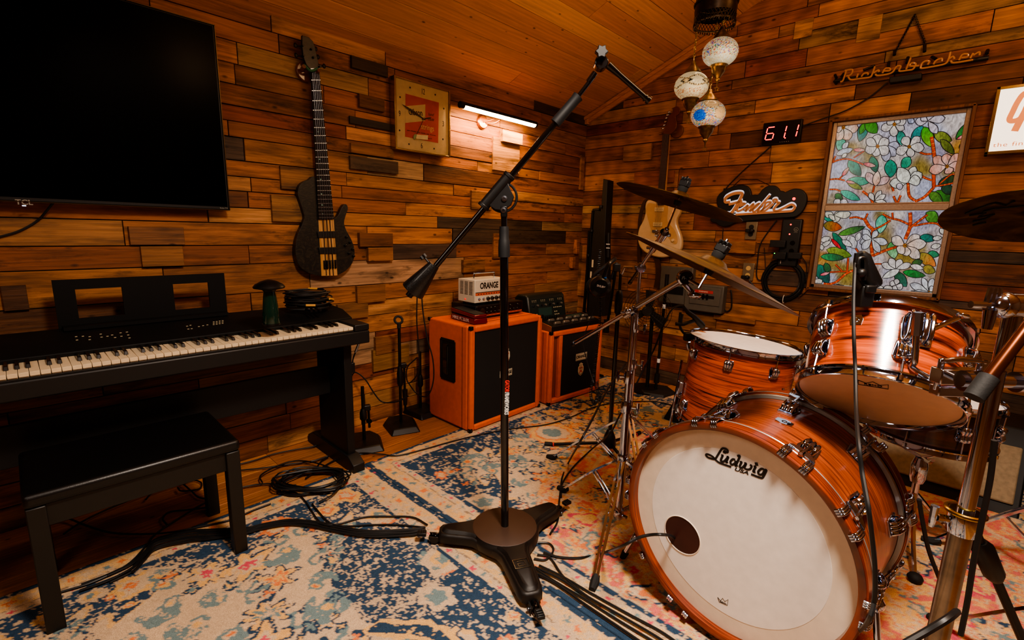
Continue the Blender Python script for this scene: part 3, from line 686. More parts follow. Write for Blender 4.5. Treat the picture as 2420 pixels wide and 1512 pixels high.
for x in(-.03,-D+.03):
    for y in(.04,Wd-.04):b.cyl((x,y,0),(x,y,.01),.01)
b.build('foot',RUB,BA)
WH=mat('head_white','#cfc4ae',.4,noise=.05)
OH=thing('guitar_amplifier_head','small white amplifier head with metal handle stacked on the black amplifier','amplifier',(-2.115,1.905,zt+hh+.001))
Wd=.285;D=.155;hh2=.152;b=MB();b.b2((-D,0,.012),(0,Wd,hh2));b.build('casing',WH,OH,bevel=.004)
b=MB()
for x in(-.025,-D+.025):
    for y in(.03,Wd-.03):b.cyl((x,y,0),(x,y,.013),.009)
b.build('foot',RUB,OH)
b=MB();b.tube(cat([(-.07,.055,hh2),(-.07,.056,hh2+.028),(-.07,.068,hh2+.034),(-.07,Wd-.068,hh2+.034),(-.07,Wd-.056,hh2+.028),(-.07,Wd-.055,hh2)],3),.005,10);b.build('carry_handle',CHR,OH)
text('ORANGE',.052,INK,OH,frame((.0006,Wd*.42,.113),(0,1,0),(0,0,1),(1,0,0)),'brand_lettering',xs=.72,off=.0016)
b=MB();b.b2((0,.006,.057),(.001,Wd-.006,.072));b.build('orange_band',MATS['orange_print'],OH)
b=MB();b.b2((0,.006,.073),(.001,Wd-.006,.077));b.build('black_band',INK,OH)
b=MB()
for i in range(11):b.box((.0012,.03+i*.022,.0645),(.0006,.007,.006))
b.build('band_symbols',INK,OH)
for i in range(6):
    b=MB(axisM((.0005,.035+i*.036,.035),(1,0,0)))
    if i<2:b.lathe([(.008,0),(.008,.003),(.004,.004),(.0035,.012)],12);b.build('toggle_switch',CHR,OH)
    else:b.lathe([(.012,0),(.012,.004),(.009,.006),(.0085,.016),(0,.0162)],16);b.build('control_knob',BLKG,OH)
b=MB()
for c in range(3):
    for r_ in range(11):b.box((-.035-c*.042,-.0006,.062+r_*.0075),(.03,.0012,.0028))
b.build('vent_slots',INK,OH)
b=MB();b.box((-.085,-.001,.03),(.012,.0015,.008));b.build('power_light',mat('red_led','#c02010',.4,em='#ff2010',es=1.),OH)
# wah pedal
WP=mat('red_sparkle','#7c1220',.3,metal=.3,noise=.8,nscale=500,coat=.6)
p=PZ(1080,760,zt);q=PZ(1040,747,zt)
WA=thing('wah_pedal','red sparkle wah pedal lying on the front left of the larger cabinet','pedal',T(-1.99,1.83,zt)@RZ(-96+90-0))
# long side runs along x (towards the room)
b=MB();b.box((-.105,0,.017),(.25,.095,.030),taper=.96);b.build('pedal_base',WP,WA,bevel=.004)
b=MB();b.box((0,0,0),(.245,.088,.020),T(-.108,0,.050)@RY(3));tr=b.build('treadle',WP,WA,bevel=.004)
b=MB();b.box((0,0,.0115),(.225,.074,.004),T(-.108,0,.050)@RY(3));b.build('rubber_tread',RUB,tr)
LTR=mat('silver_ink','#b9a9a0',.4)
text('MIKE FULLER',.026,LTR,WA,frame((-.12,-.0487,.016),(1,0,0),(0,0,1),(0,-1,0)),'lettering',xs=1.15,off=.0004)
b=MB(axisM((-.10,-.0485,.018),(0,-1,0)));b.lathe([(.006,0),(.006,.002)],12);b.build('jack_socket',BLKM,WA)
# profiling amp on the smaller cabinet
zk=.516
KG=mat('profiler_green','#141a17',.42,noise=.1)
KP=thing('profiling_amplifier','dark green rounded profiling amplifier covered in small knobs behind the foot controller','amplifier',T(-2.10,2.40,zk)@RZ(-5))
Wd=.37
side=[(-.17,0),(0.0,0),(.0,.04),(-.035,.2),(-.05,.215),(-.135,.215),(-.165,.195),(-.175,.15)]
b=MB(frame((0,0,0),(1,0,0),(0,0,1),(0,-1,0)));b.prism(side,-Wd,0);b.build('casing',KG,KP,bevel=.012,seg=3)
nrm=V((.16,0,.035)).normalized();Fk=frame((.0,0,.04),(0,1,0),V((-.035,0,.16)).normalized(),nrm)
b=MB(Fk);b.b2((.02,.004,.0),(Wd-.02,.15,.002));b.build('front_panel',mat('panel_dark','#15201c',.4),KP)
b=MB(Fk);b.b2((.09,.03,.002),(.22,.085,.003));b.build('display',mat('lcd','#20302a',.2,em='#2c4438',es=.15),KP)
KN=mat('knob_silver','#8f8a80',.3,metal=.7)
for i in range(8):
    b=MB(Fk@T(.045+i*.04,.105,.002));b.lathe([(.0075,0),(.007,.009),(.0,.0095)],14);b.build('control_knob',KN if i%2 else BLKG,KP)
b=MB(Fk)
for i in range(4):
    for j in range(3):b.box((.04+i*.085+j*.017,.14,.003),(.005,.004,.002));b.box((.04+i*.085+j*.017,.131,.003),(.003,.003,.002))
for i in range(5):b.box((.245+i*.018,.08,.003),(.009,.005,.003));b.box((.25+ (i%3)*.018,.03+(i//3)*.02,.003),(.007,.007,.003));b.box((.03+ (i%3)*.02,.045-(i//3)*.02,.003),(.008,.006,.003))
b.build('panel_lights',LBt,KP)
FC=thing('foot_controller','black foot controller with silver footswitches lying on the front of the smaller cabinet','foot controller',T(-1.915,2.405,zk)@RZ(-5))
b=MB(frame((0,0,0),(1,0,0),(0,0,1),(0,-1,0)));b.prism([(-.175,.0),(0,0),(0,.034),(-.175,.062)],-.50,0);b.build('casing',BLK,FC,bevel=.003)
b=MB(frame((0,0,0),(1,0,0),(0,0,1),(0,-1,0)));b.prism([(-.176,.0),(.001,0),(.001,.036),(-.176,.064)],0,.003);b.build('side_plate',mat('copper_side','#a86a4a',.35,metal=.5),FC,bevel=.002)
nr=V((.028,0,.175)).normalized();Ff=frame((0,0,.034),(0,1,0),V((-.175,0,.028)).normalized(),nr)
for r_ in range(2):
    for i in range(5):
        b=MB(Ff);b.box((.09+i*.088-r_*.0,.035+r_*.06,.008),(.06,.018,.014),taper=.8);b.build('footswitch',KN,FC,bevel=.002)
b=MB(Ff)
for i in range(8):
    b.lathe([(.006,0),(.005,.018),(0,.0182)],10,T(.03+i*.022,.135,0));
for i in range(4):b.lathe([(.006,0),(.005,.014),(0,.0142)],10,T(.03+i*.022,.115,0))
b.build('control_knob',BLKG,FC)
b=MB(Ff);b.b2((.3,.115,0),(.46,.155,.002));b.build('display',MATS['lcd'],FC)
# ================================================================ window with stained-glass film
YG=3.492
ALU=mat('window_aluminium','#a08a78',.35,metal=.6,noise=.15,nscale=120);JMB=grain_mat('jamb_wood','#7a4a24','#4d2c16',axis=2,scale=40,stretch=.08,rough=.55,coat=0.)
Wd=WX1-WX0;Hh=WZ1-WZ0
b=MB()
for a,c in(((WX0-.004,3.44,WZ0),(WX0+.012,3.53,WZ1)),((WX1-.012,3.44,WZ0),(WX1+.004,3.53,WZ1)),((WX0,3.44,WZ1-.010),(WX1,3.53,WZ1+.004)),((WX0,3.44,WZ0-.004),(WX1,3.53,WZ0+.010))):b.b2(a,c)
struct(b.build('trim_3',JMB,bevel=.002))
win=bpy.data.objects.new('window_1',None);COL.objects.link(win);struct(win)
zm=PY(2100,490,YG).z
b=MB();f=.022
for a,c in(((WX0+.012,3.468,WZ0+.01),(WX0+.012+f,3.505,WZ1-.01)),((WX1-.012-f,3.468,WZ0+.01),(WX1-.012,3.505,WZ1-.01)),((WX0+.012,3.47,WZ1-.01-f),(WX1-.012,3.503,WZ1-.01)),((WX0+.012,3.468,WZ0+.01),(WX1-.012,3.505,WZ0+.01+f)),((WX0+.03,3.464,zm-.019),(WX1-.03,3.505,zm+.017)),((WX0+.03,3.472,zm+.017),(WX1-.03,3.5,zm+.026))):b.b2(a,c)
b.build('window_frame',ALU,win,bevel=.003)
class Glass:
    def __init__(s,sx,sy,k,x0,x1,z0,z1,bgc):
        s.f=lambda x,y:PY(sx+x/k,sy+y/k,YG-.004);s.v=[];s.F=[];s.c=[];s.n=0;s.x0,s.x1,s.z0,s.z1=x0,x1,z0,z1;s.rg=random.Random(5)
        n=60;m=44
        for j in range(m+1):
            for i in range(n+1):
                s.v.append((x0+(x1-x0)*i/n,YG-.0035,z0+(z1-z0)*j/m));s.c.append(bgc(i/n,j/m))
        for j in range(m):
            for i in range(n):a=j*(n+1)+i;s.F.append((a,a+1,a+n+2,a+n+1))
    def poly(s,P,col,col2=None,line=.0036):
        Q=[]
        for x,y in P:
            p=s.f(x,y);Q.append((min(max(p.x,s.x0),s.x1),min(max(p.z,s.z0),s.z1)))
        s.n+=1;y=YG-.004-s.n*.000035
        c1=lin(col);c2=lin(col2 or col);k=len(s.v);cx=sum(p[0] for p in Q)/len(Q);cz=sum(p[1] for p in Q)/len(Q)
        s.v.append((cx,y,cz));s.c.append(tuple((c1[i]+c2[i])/2 for i in range(4)))
        for i,(a,c) in enumerate(Q):
            s.v.append((a,y,c));t=.5+.5*math.cos(2*PI*i/len(Q));s.c.append(tuple(c1[q]*t+c2[q]*(1-t) for q in range(4)))
        for i in range(len(Q)):s.F.append((k,k+1+i,k+1+(i+1)%len(Q)))
        if line:s.line(Q+[Q[0]],line,(.006,.008,.012,1),y-.00002)
    def line(s,Q,w,col,y):
        k=len(s.v)
        for i in range(len(Q)):
            a=Q[max(i-1,0)];c=Q[min(i+1,len(Q)-1)]
            if Q[0]==Q[-1] and i in(0,len(Q)-1):a=Q[-2];c=Q[1]
            d=V((c[0]-a[0],c[1]-a[1]));d=d.normalized() if d.length>1e-7 else V((1,0));ww=(w if isinstance(w,float) else w[i])/2
            for g in(1,-1):s.v.append((Q[i][0]-d.y*ww*g,y,Q[i][1]+d.x*ww*g));s.c.append(col)
        for i in range(len(Q)-1):s.F.append((k+2*i,k+2*i+1,k+2*i+3,k+2*i+2))
    def petal(s,a,c,w,col,col2=None,sh=.9,curve=0,line=.0036):
        d=V((c[0]-a[0],c[1]-a[1]));L_=d.length;d/=L_;n_=V((-d.y,d.x));P=[]
        for g in(1,-1):
            R_=range(0,11) if g>0 else range(10,-1,-1)
            for i in R_:
                t=i/10
                if (g<0 and i in(0,10)):continue
                h=w/2*math.sin(PI*t**sh)**.72 if 0<t<1 else 0
                bd=curve*math.sin(PI*t)*L_
                P.append((a[0]+d.x*L_*t+n_.x*(h*g+bd),a[1]+d.y*L_*t+n_.y*(h*g+bd)))
        s.poly(P,col,col2,line)
    def flower(s,c,tips,w,col='#d9d0c4',col2='#c4b7b4',ctr='#d08a2a',r=26):
        for t in tips:s.petal(c,t,w*(1+s.rg.uniform(-.12,.12)),col,col2,1.45)
        if ctr:
            for i in range(5):
                a=2*PI*i/5;s.poly([(c[0]+r*.6*math.cos(a)+r*.55*math.cos(b_),c[1]+r*.6*math.sin(a)+r*.55*math.sin(b_)) for b_ in [2*PI*j/8 for j in range(8)]],ctr,'#a8541a',.0016)
    def branch(s,P,w,col='#c8421a'):
        Q=[]
        for p in cat([(x,y,0) for x,y in P],5):
            q=s.f(p.x,p.y);Q.append((min(max(q.x,s.x0),s.x1),min(max(q.z,s.z0),s.z1)))
        s.n+=2;y=YG-.004-s.n*.000035;wm=(s.f(w,0)-s.f(0,0)).length
        s.line(Q,wm+.004,(.006,.008,.012,1),y);s.line(Q,wm,lin(col),y-.00003)
        for i in range(1,len(Q)-1,2):
            s.line([Q[i],(Q[i][0]*.6+Q[i+1][0]*.4,Q[i][1]*.6+Q[i+1][1]*.4)],wm,lin('#e8743a' if i%4 else '#7c1d10'),y-.00005)
    def done(s,m):
        me=bpy.data.meshes.new('stained_glass_pane');me.from_pydata(s.v,[],s.F)
        ca=me.color_attributes.new('Col','FLOAT_COLOR','POINT');ca.data.foreach_set('color',np.array(s.c,dtype=np.float32).ravel())
        me.materials.append(m);o=bpy.data.objects.new('stained_glass_pane',me);COL.objects.link(o);o.parent=win;return o
gm=bpy.data.materials.new('stained_glass');gm.use_nodes=True;nt=gm.node_tree;bs=nt.nodes['Principled BSDF'];Lk=nt.links.new
at=N(nt,'ShaderNodeAttribute',_attribute_name='Col');tc=N(nt,'ShaderNodeTexCoord')
mp=N(nt,'ShaderNodeMapping');mp.inputs['Scale'].default_value=(30,30,14);mp.inputs['Rotation'].default_value=(0,.6,0);Lk(tc.outputs['Object'],mp.inputs[0])
nz=N(nt,'ShaderNodeTexNoise',Scale=1.6,Detail=5.,Distortion=2.2);Lk(mp.outputs[0],nz.inputs['Vector'])
rp=N(nt,'ShaderNodeMapRange');rp.inputs['From Min'].default_value=.3;rp.inputs['From Max'].default_value=.7;rp.inputs['To Min'].default_value=.45;rp.inputs['To Max'].default_value=1.3;Lk(nz.outputs[0],rp.inputs[0])
mx=N(nt,'ShaderNodeMix',_data_type='RGBA',_blend_type='MULTIPLY');mx.inputs[0].default_value=1;Lk(at.outputs['Color'],mx.inputs[6]);Lk(rp.outputs[0],mx.inputs[7])
Lk(mx.outputs[2],bs.inputs['Emission Color']);bs.inputs['Emission Strength'].default_value=.85;bs.inputs['Base Color'].default_value=(.02,.02,.02,1);bs.inputs['Roughness'].default_value=.12;bs.inputs['Specular IOR Level'].default_value=.15
def bg(seed):
    rg=random.Random(seed);ks=[(rg.random(),rg.random(),rg.choice(['#b4aebe','#8a7430','#c6b6b6','#86702c','#aeb0c6','#cabdb8','#948fa8','#b07c34'])) for _ in range(46)]
    kl=[(a,c,lin(d)) for a,c,d in ks]
    def f(u,v):
        W_=0;o=[0,0,0]
        for a,c,d in kl:
            w=1/(((u-a)**2+((v-c)*.7)**2)**2.4+1e-6);W_+=w
            for i in range(3):o[i]+=d[i]*w*(1,1,1)[i]
        return (o[0]/W_,o[1]/W_,o[2]/W_,1)
    return f
pa=PY(1976.3,295.4,YG);pc=PY(2253.8,478.8,YG)
gx0,gx1=WX0+.032,WX1-.032
U=Glass(1960,255,6.434,gx0,gx1,zm+.024,WZ1-.031,bg(4))
TE,GN,OL,DG='#2f9a80','#2f8a2c','#7a8438','#1d4a30'
for a,c,w,col,c2 in[((550,220),(455,515),150,TE,'#1f6a6a'),((545,225),(465,400),90,'#4a9a30',GN),((560,190),(725,385),190,'#3f8f2a','#2c7a22'),((215,455),(130,645),150,TE,'#6fc4a8'),((290,800),(480,1035),170,TE,'#12584e'),((930,785),(935,1060),190,'#1f9a7c','#12705c'),((1230,750),(1100,915),150,'#3aa884','#177a5c'),((255,1115),(635,1115),140,'#4fb894','#1d7a64'),((165,1265),(470,1400),120,'#3fb89a','#1d8a70'),((1425,275),(1240,500),130,'#2a9a92','#136a6a'),((1440,285),(1550,595),190,'#2f9a2c','#7ab030'),((1080,345),(1100,570),140,'#1d7a6a','#49b09a'),((1590,400),(1865,500),170,'#8a9440','#5a6a28'),((1690,480),(1900,700),130,'#6a7430','#4a5a24'),((1925,480),(2140,210),110,'#3a8a3a','#1d5a2c'),((2000,540),(2060,660),110,DG,DG),((1600,1275),(1890,1420),170,'#3a8a2c','#1d4a20'),((1515,1290),(1720,1430),150,'#5a8a34','#3a6a2a'),((640,735),(715,985),140,'#3a8a6a','#1d5a4a'),((270,1130),(505,1235),90,'#9aa040','#5a6a28'),((1650,1180),(1950,1040),150,DG,'#2a3a1c'),((1700,1220),(1920,1260),150,DG,'#16382c'),((90,1310),(200,1400),110,'#3a7a3a',DG)]:U.petal(a,c,w,col,c2)
for P,w in[([(45,830),(150,790),(300,780),(525,862)],20),([(370,760),(530,655)],16),([(1555,440),(1580,600),(1600,765)],38),([(1335,655),(1450,700),(1560,700)],22),([(1585,980),(1590,1210)],38),([(1395,1030),(1470,1070),(1560,1100)],22),([(1590,1205),(1450,1350),(1300,1425)],32),([(1195,1130),(1215,1330),(1300,1410)],30),([(1600,1190),(1750,1170),(1915,1135)],20),([(1670,1160),(1840,1020),(1945,1010)],18),([(945,1150),(975,1265)],22),([(975,1340),(1030,1440),(1085,1330)],24),([(685,1185),(660,1285)],20),([(505,1265),(610,1350),(665,1450)],28),([(0,1090),(120,1080),(240,1105)],20),([(150,1080),(215,1020)],16),([(0,1240),(100,1240),(170,1265)],20),([(50,830),(95,730)],20)]:U.branch(P,w)
for a,c,w in[((520,850),(710,885),70),((195,1035),(300,905),60),((365,640),(550,640),60),((1935,478),(2110,395),50),((250,1115),(400,1145),50)]:U.petal(a,c,w,'#d8405a','#d9b0a0')
U.flower((870,560),[(1015,430),(1075,590),(1005,735),(860,820)],130,'#bab6c8','#a8a4b4',None)
U.flower((215,300),[(445,300),(300,490),(110,495),(90,300)],160,'#dccabc','#d8a890')
U.flower((735,585),[(740,400),(905,480),(905,690),(690,740),(545,660),(560,480)],150)
U.flower((990,250),[(785,330),(975,440),(1140,330),(1170,180),(1050,150),(890,170)],130)
U.flower((1215,590),[(1125,440),(1380,440),(1445,610),(1250,750),(1015,690)],140)
U.flower((1500,200),[(1305,215),(1400,120),(1560,95),(1760,150),(1640,390)],140,'#cdbfc4','#bfb4c0',None)
U.flower((1790,890),[(1575,755),(1780,695),(2000,700),(2010,900),(1840,1000),(1515,965)],150,'#dcb4a8','#d8917c')
U.petal((1270,150),(1210,240),110,'#b4b4d0','#a8b0cc')
U.flower((1195,1135),[(1310,890),(1410,990),(915,1150),(1385,1080)],150,'#d9d8cc','#ccc8bc',None);U.petal((1195,1140),(1050,905),210,'#dcdacc','#cfccc0')
U.flower((695,1185),[(570,985),(915,1055)],120,'#cbb0b0','#c79a94',None);U.petal((700,1190),(740,960),120,'#d8a48c','#dfc0ac')
U.flower((685,1420),[(610,1290),(790,1255),(860,1320),(870,1440)],90,'#dcd0c4','#cfc4bc',None)
U.petal((105,710),(365,620),100,'#c6c8d0','#b0b8c8');U.petal((200,620),(295,520),80,'#c6c8d0','#c8c0c0');U.petal((270,690),(190,760),60,'#d8d0c4')
U.petal((1060,1140),(1080,1250),100,'#c8b8bc','#b8b0c0');U.petal((80,1480),(165,1390),110,'#d4c8c4');U.petal((175,1410),(285,1470),110,'#d0c4c4')
U.done(gm)
Lw=Glass(1910,480,3.694,gx0,gx1,WZ0+.035,zm-.022,bg(9))
for a,c,w,col,c2 in[((135,125),(250,160),50,TE,'#12604c'),((130,190),(295,215),90,'#7a7030','#c04a20'),((262,275),(500,205),60,'#5a9a3a',DG),((212,255),(335,420),62,'#1f7a5a','#12604c'),((160,405),(380,462),90,'#8a9a3c','#5a7a2c'),((108,465),(320,480),64,'#3a9a5a',DG),((75,535),(180,700),110,'#16705a','#124a4a'),((150,520),(185,620),60,'#2a6a3a',DG),((650,100),(625,265),100,'#3aa88a','#7ac8a8'),((720,340),(755,485),100,'#4a9a50','#8ac090'),((975,295),(1115,315),70,'#17806a','#125a5a'),((1045,435),(1145,455),60,'#3a9a6a','#1d6a4a'),((965,440),(1115,550),100,'#8a8438','#c86a30'),((905,535),(1000,505),60,'#3a6a2a',DG),((825,600),(1025,635),66,'#1f8a3a','#12602a'),((760,600),(860,730),90,'#1d5a3a','#2a6a5a'),((1030,80),(1135,160),110,'#5a9a3a','#3a7a2a'),((215,745),(310,740),70,'#5a9a3a','#3a7a2a'),((1000,560),(1110,600),80,'#a8903a','#6a6a28'),((735,735),(770,770),40,'#1d7a5a','#1d7a5a')]:Lw.petal(a,c,w,col,c2)
for P,w in[([(360,130),(420,122),(490,138),(520,90)],12),([(490,135),(530,200),(565,235),(550,320),(560,465)],22),([(570,232),(640,200),(720,150)],12),([(650,95),(720,130),(800,150),(885,188)],13),([(890,82),(890,200),(848,315)],22),([(895,210),(960,160),(1042,100)],14),([(925,198),(1050,175),(1130,182),(1190,232)],12),([(562,460),(680,410),(805,372)],20),([(400,465),(475,450)],10),([(132,715),(240,690),(340,610),(490,555)],18),([(340,600),(350,478)],13),([(190,602),(335,595)],11),([(238,535),(295,592)],11),([(580,530),(645,530)],8),([(410,388),(445,435)],12),([(735,82),(740,140)],10)]:Lw.branch(P,w)
Lw.petal((200,310),(290,400),34,'#c8202c','#d8303c');Lw.petal((105,628),(190,605),28,'#d8405a','#d9a0a0')
Lw.flower((225,105),[(145,85),(300,80),(265,160),(375,90),(195,140)],70,'#d8d0b8','#c8c0b0',None)
Lw.flower((555,310),[(475,230),(605,240),(450,352),(695,350),(625,430),(470,400),(470,290)],60,'#d2ccc8','#b8b8c4',None)
Lw.petal((350,285),(415,395),90,'#cfc8c4','#c0bcc0');Lw.petal((295,325),(385,375),50,'#cfc8c4');Lw.petal((420,330),(455,255),50,'#cfc8c4')
Lw.flower((845,370),[(730,300),(975,280),(1035,350),(975,480),(865,462),(785,435)],92,'#d9b49c','#d8c8c0',r=17)
Lw.flower((765,575),[(640,530),(712,480),(815,490),(900,530)],62,'#d8d0c8','#cfc4c0',None);Lw.petal((800,580),(648,652),60,'#d8d4cc')
Lw.flower((1055,772),[(888,705),(995,650),(1090,655),(1100,730),(1010,805),(890,800)],60,'#d6d2d0','#c4c4cc','#d09030',9)
Lw.flower((765,715),[(715,690),(780,660),(825,740),(745,770)],56,'#d6ccc8','#ccc4c0',None)
for a,c,w in[((545,760),(600,730),50),((600,765),(655,730),60),((660,780),(735,730),80),((1150,260),(1190,230),60),((1085,310),(1170,300),44),((1072,385),(1160,365),48),((50,715),(125,670),70),((108,330),(195,300),50),((115,380),(200,330),40),((100,390),(140,380),50),((890,545),(1010,570),50)]:Lw.petal(a,c,w,'#d6ccc4','#c8c0b4')
Lw.done(gm)
mt=mat('clear_pane','#ffffff',.02,trans=1.)
b=MB();b.b2((WX0-.02,3.54,WZ0-.02),(WX1+.02,3.545,WZ1+.02));b.build('outer_pane',mat('sky_backing','#b8c4d0',.6,em='#b8c4d0',es=.6),win)
# ================================================================ signs and devices on the back wall
def thB(name,lab,cat_,px,py,Y=3.46,group=None):
    p=PY(px,py,Y);return thing(name,lab,cat_,FBf(p.x,p.z,0),group)
def loB(root,pts,ox,oy,k,Y):return L2(root,sc(pts,ox,oy,1/k),lambda x,y:PY(x,y,Y))
# script amp-logo light sign
FS=thB('illuminated_logo_sign','black cloud-shaped sign with glowing tan and white script above the outlets','sign',1800,480)
def fs(P,Y=3.455):return loB(FS,P,1680,430,10.083,Y)
o=[(135,500),(140,380),(200,280),(290,210),(300,150),(400,150),(560,85),(780,65),(900,130),(950,230),(965,300),(1050,295),(1130,290),(1220,180),(1350,95),(1520,85),(1610,150),(1640,200),(1720,215),(1770,240),(1900,180),(2040,155),(2180,190),(2270,300),(2290,420),(2260,560),(2180,700),(2080,790),(1950,840),(1500,870),(900,930),(600,960),(440,1040),(280,1060),(180,1030),(130,980),(0,940),(0,820),(130,740),(160,620)]
q=[(p.x,p.y) for p in cat([(x,y,0) for x,y in fs(o)],3,True)]
MB().prism(q,.02,.045).build('backboard',BLK,FS,bevel=.004)
LW=mat('lit_white','#d8d8e0',.5,em='#cdd0e0',es=.75);LTN=mat('lit_tan','#a8714a',.5,em='#a8683c',es=.32)
S=[([(340,420),(395,340),(560,260),(740,250),(740,330),(640,520),(540,680),(470,750)],26),([(340,420),(370,470),(470,455)],22),([(440,520),(520,500),(640,470),(760,440)],22),
 ([(700,560),(830,500),(720,500),(650,600),(650,680),(760,640),(900,530)],17),([(900,530),(830,690)],18),([(840,680),(1030,500),(930,690)],17),([(940,680),(1060,600),(1170,490),(1060,560),(1010,670),(1100,660),(1420,300)],17),([(1200,560),(1130,690),(1210,670)],17),
 ([(1210,670),(1440,480),(1330,480),(1270,600),(1220,680),(1330,650),(1500,500)],17),([(1520,480),(1500,420),(1570,400),(1590,470),(1640,480),(1560,560),(1510,650),(1600,670),(1760,600),(1930,520),(2010,580),(1960,660),(1880,680),(1560,700),(600,760)],19)]
for dz,dy,m_,w_,nm in((.045,-18,LW,1.15,'white_outline'),(.052,18,LTN,1.1,'script_lettering')):
    b=MB()
    for P,w in S:
        Q=fs([(x,y+dy) for x,y in P]);C_=cat([(x,y,0) for x,y in Q],6);b.ribbon([(p.x,p.y) for p in C_],w*.00042*w_*1.6,dz,dz+.006)
    b.build(nm,m_,FS)
b=MB();Q=fs([(380,710),(560,712),(1500,655)]);b.ribbon(Q,.008,.045,.053);Q=fs([(540,775),(1560,705)]);b.ribbon(Q,.008,.045,.053);b.build('underline',LW,FS)
c=fs([(1982,400)])[0];MB().sph((c[0],c[1],.048),.009,n=14).build('pilot_light',mat('red_jewel','#ff2010',.2,em='#ff1a08',es=4.),FS)
b=MB()
for P in([(480,140),(700,-70),(860,-60)],[(1100,-60),(1390,75)],[(700,-70),(1100,-60)]):
    Q=fs(P,3.47);b.tube([(x,y,.024) for x,y in Q],.002,6)
b.build('hanging_chain',BLKM,FS)
# tempo / level counter
BP=thB('led_counter','black digital counter showing red 61.1 hung on the wall left of the window','digital display',1847,313)
e=loB(BP,[(1270,165),(1523,140),(1505,292),(1258,308)],1340,230,2.748,3.46)
w=(e[1][0]-e[0][0]+e[2][0]-e[3][0])/2;h=(e[0][1]-e[3][1]+e[1][1]-e[2][1])/2
MB().box((0,0,.032),(w,h,.03)).build('housing',BLK,BP,bevel=.004)
MB().box((0,0,.0475),(w-.01,h-.01,.001)).build('display_window',mat('smoked','#100405',.15),BP)
LED=mat('led_red','#ff2a10',.4,em='#ff2008',es=5.)
def seg7(cx,segs,hh=.037,ww=.022):
    b=MB();t=.0055;S_={'a':((-ww,hh),(ww,hh)),'g':((-ww,0),(ww,0)),'d':((-ww,-hh),(ww,-hh)),'f':((-ww,0),(-ww,hh)),'b':((ww,0),(ww,hh)),'e':((-ww,-hh),(-ww,0)),'c':((ww,-hh),(ww,0))}
    for s in segs:
        (x0,y0),(x1,y1)=S_[s];g=.004;d=V((x1-x0,y1-y0)).normalized();b.ribbon([(cx+x0+y0*.12+d.x*g,y0+d.y*g),(cx+x1+y1*.12-d.x*g,y1-d.y*g)],t,.048,.0492)
    b.build('led_digit',LED,BP)
seg7(-w*.29,'afgecd');seg7(w*.10-.02,'bc');seg7(w*.40-.02,'bc')
MB().lathe([(.004,.048),(.004,.0492)],10,T(w*.12,-.037,0)).build('decimal_point',LED,BP)

for i in range(5):MB().box((w*.0+.012*i,-h*.43,.048),(.005,.003,.002)).build('button',GRY,BP)
# neon lettering sign
RK=thB('neon_sign','unlit script neon sign on a black rail hanging by a chain above the window','sign',2150,160)
NE=mat('neon_glass_glow','#b8844c',.3,coat=.6,em='#a86c34',es=.06)  # faint emission added to brighten the unlit tubes
def rk(P,Y=3.43):return loB(RK,P,1960,80,6.368,Y)
RS=[[(165,722),(205,700),(250,570),(265,555)],[(232,552),(335,535),(350,560),(335,600),(300,625),(258,632)],[(282,645),(325,690),(470,672),(600,655),(640,620),(685,490)],[(412,660),(432,600)],[(480,645),(520,598),(575,590),(582,618)],[(665,592),(735,545),(748,575)],[(690,605),(735,628),(930,590),(1010,495),(1060,482),(1072,500),(1055,560),(1200,545),(1260,530),(1300,455),(1255,435),(1215,460),(1230,485),(1350,480)],[(798,592),(840,525),(905,518),(910,552),(830,560)],[(1155,535),(1225,362)],[(1480,465),(1505,410),(1440,412),(1395,445),(1375,500),(1400,518),(1600,485),(1740,450),(1790,390),(1825,268)],[(1565,460),(1610,400),(1690,372),(1695,415)],[(1800,380),(1860,342),(1885,382)],[(1825,405),(1880,435),(2165,390)],[(1950,398),(2000,315),(2080,305),(2078,345),(1990,360)],[(2120,370),(2165,290)],[(2165,325),(2255,275),(2262,325)]]
b=MB()
for P in RS:
    Q=[(x,y,.07) for x,y in rk(P)];b.tube(cat(Q,5),.0046,8)
b.build('neon_tubing',NE,RK)
b=MB();a=rk([(60,690)])[0];c=rk([(2400,330)])[0];b.tube([(a[0],a[1],.035),(c[0],c[1]-.0,.035)],.011,8);b.build('back_rail',BLK,RK)
b=MB();e=rk([(900,640),(1390,575),(1390,665),(895,735)]);b.prism(e,.02,.06);b.build('transformer',BLK,RK,bevel=.004)

for P in([(180,640),(200,580)],[(510,540),(670,455)],[(885,500),(885,400)],[(1165,430),(1175,330)],[(1600,370),(1540,320)],[(975,310),(975,230)],[(1430,260),(1430,135)],[(100,655),(70,600)],[(100,745),(60,695)],[(2370,290),(2385,220)]):
    a,c=rk(P,3.44);MB().tube([(a[0],a[1],.05),(c[0],c[1],.03)],.0075,10).build('tube_support',BLK,RK)
b=MB()
a,c,d=rk([(1000,260)],3.47)[0],loB(RK,[(1550,120)],1700,0,3.36,3.47)[0],rk([(1440,140)],3.47)[0]
for s,e2 in((a,c),(c,d)):
    P=[V((s[0],s[1],.03)).lerp(V((e2[0],e2[1],.022)),i/24) for i in range(25)]
    for i in range(24):b.torus(.005,.0014,T((P[i]+P[i+1])/2)@axisM((0,0,0),(P[i+1]-P[i]).cross(V((0,0,1)) if i%2 else V((0.01,0.02,1))) if i%2 else (0,0,1))@SCL(1,1.5,1),8,4)
b.build('chain',BLKM,RK)
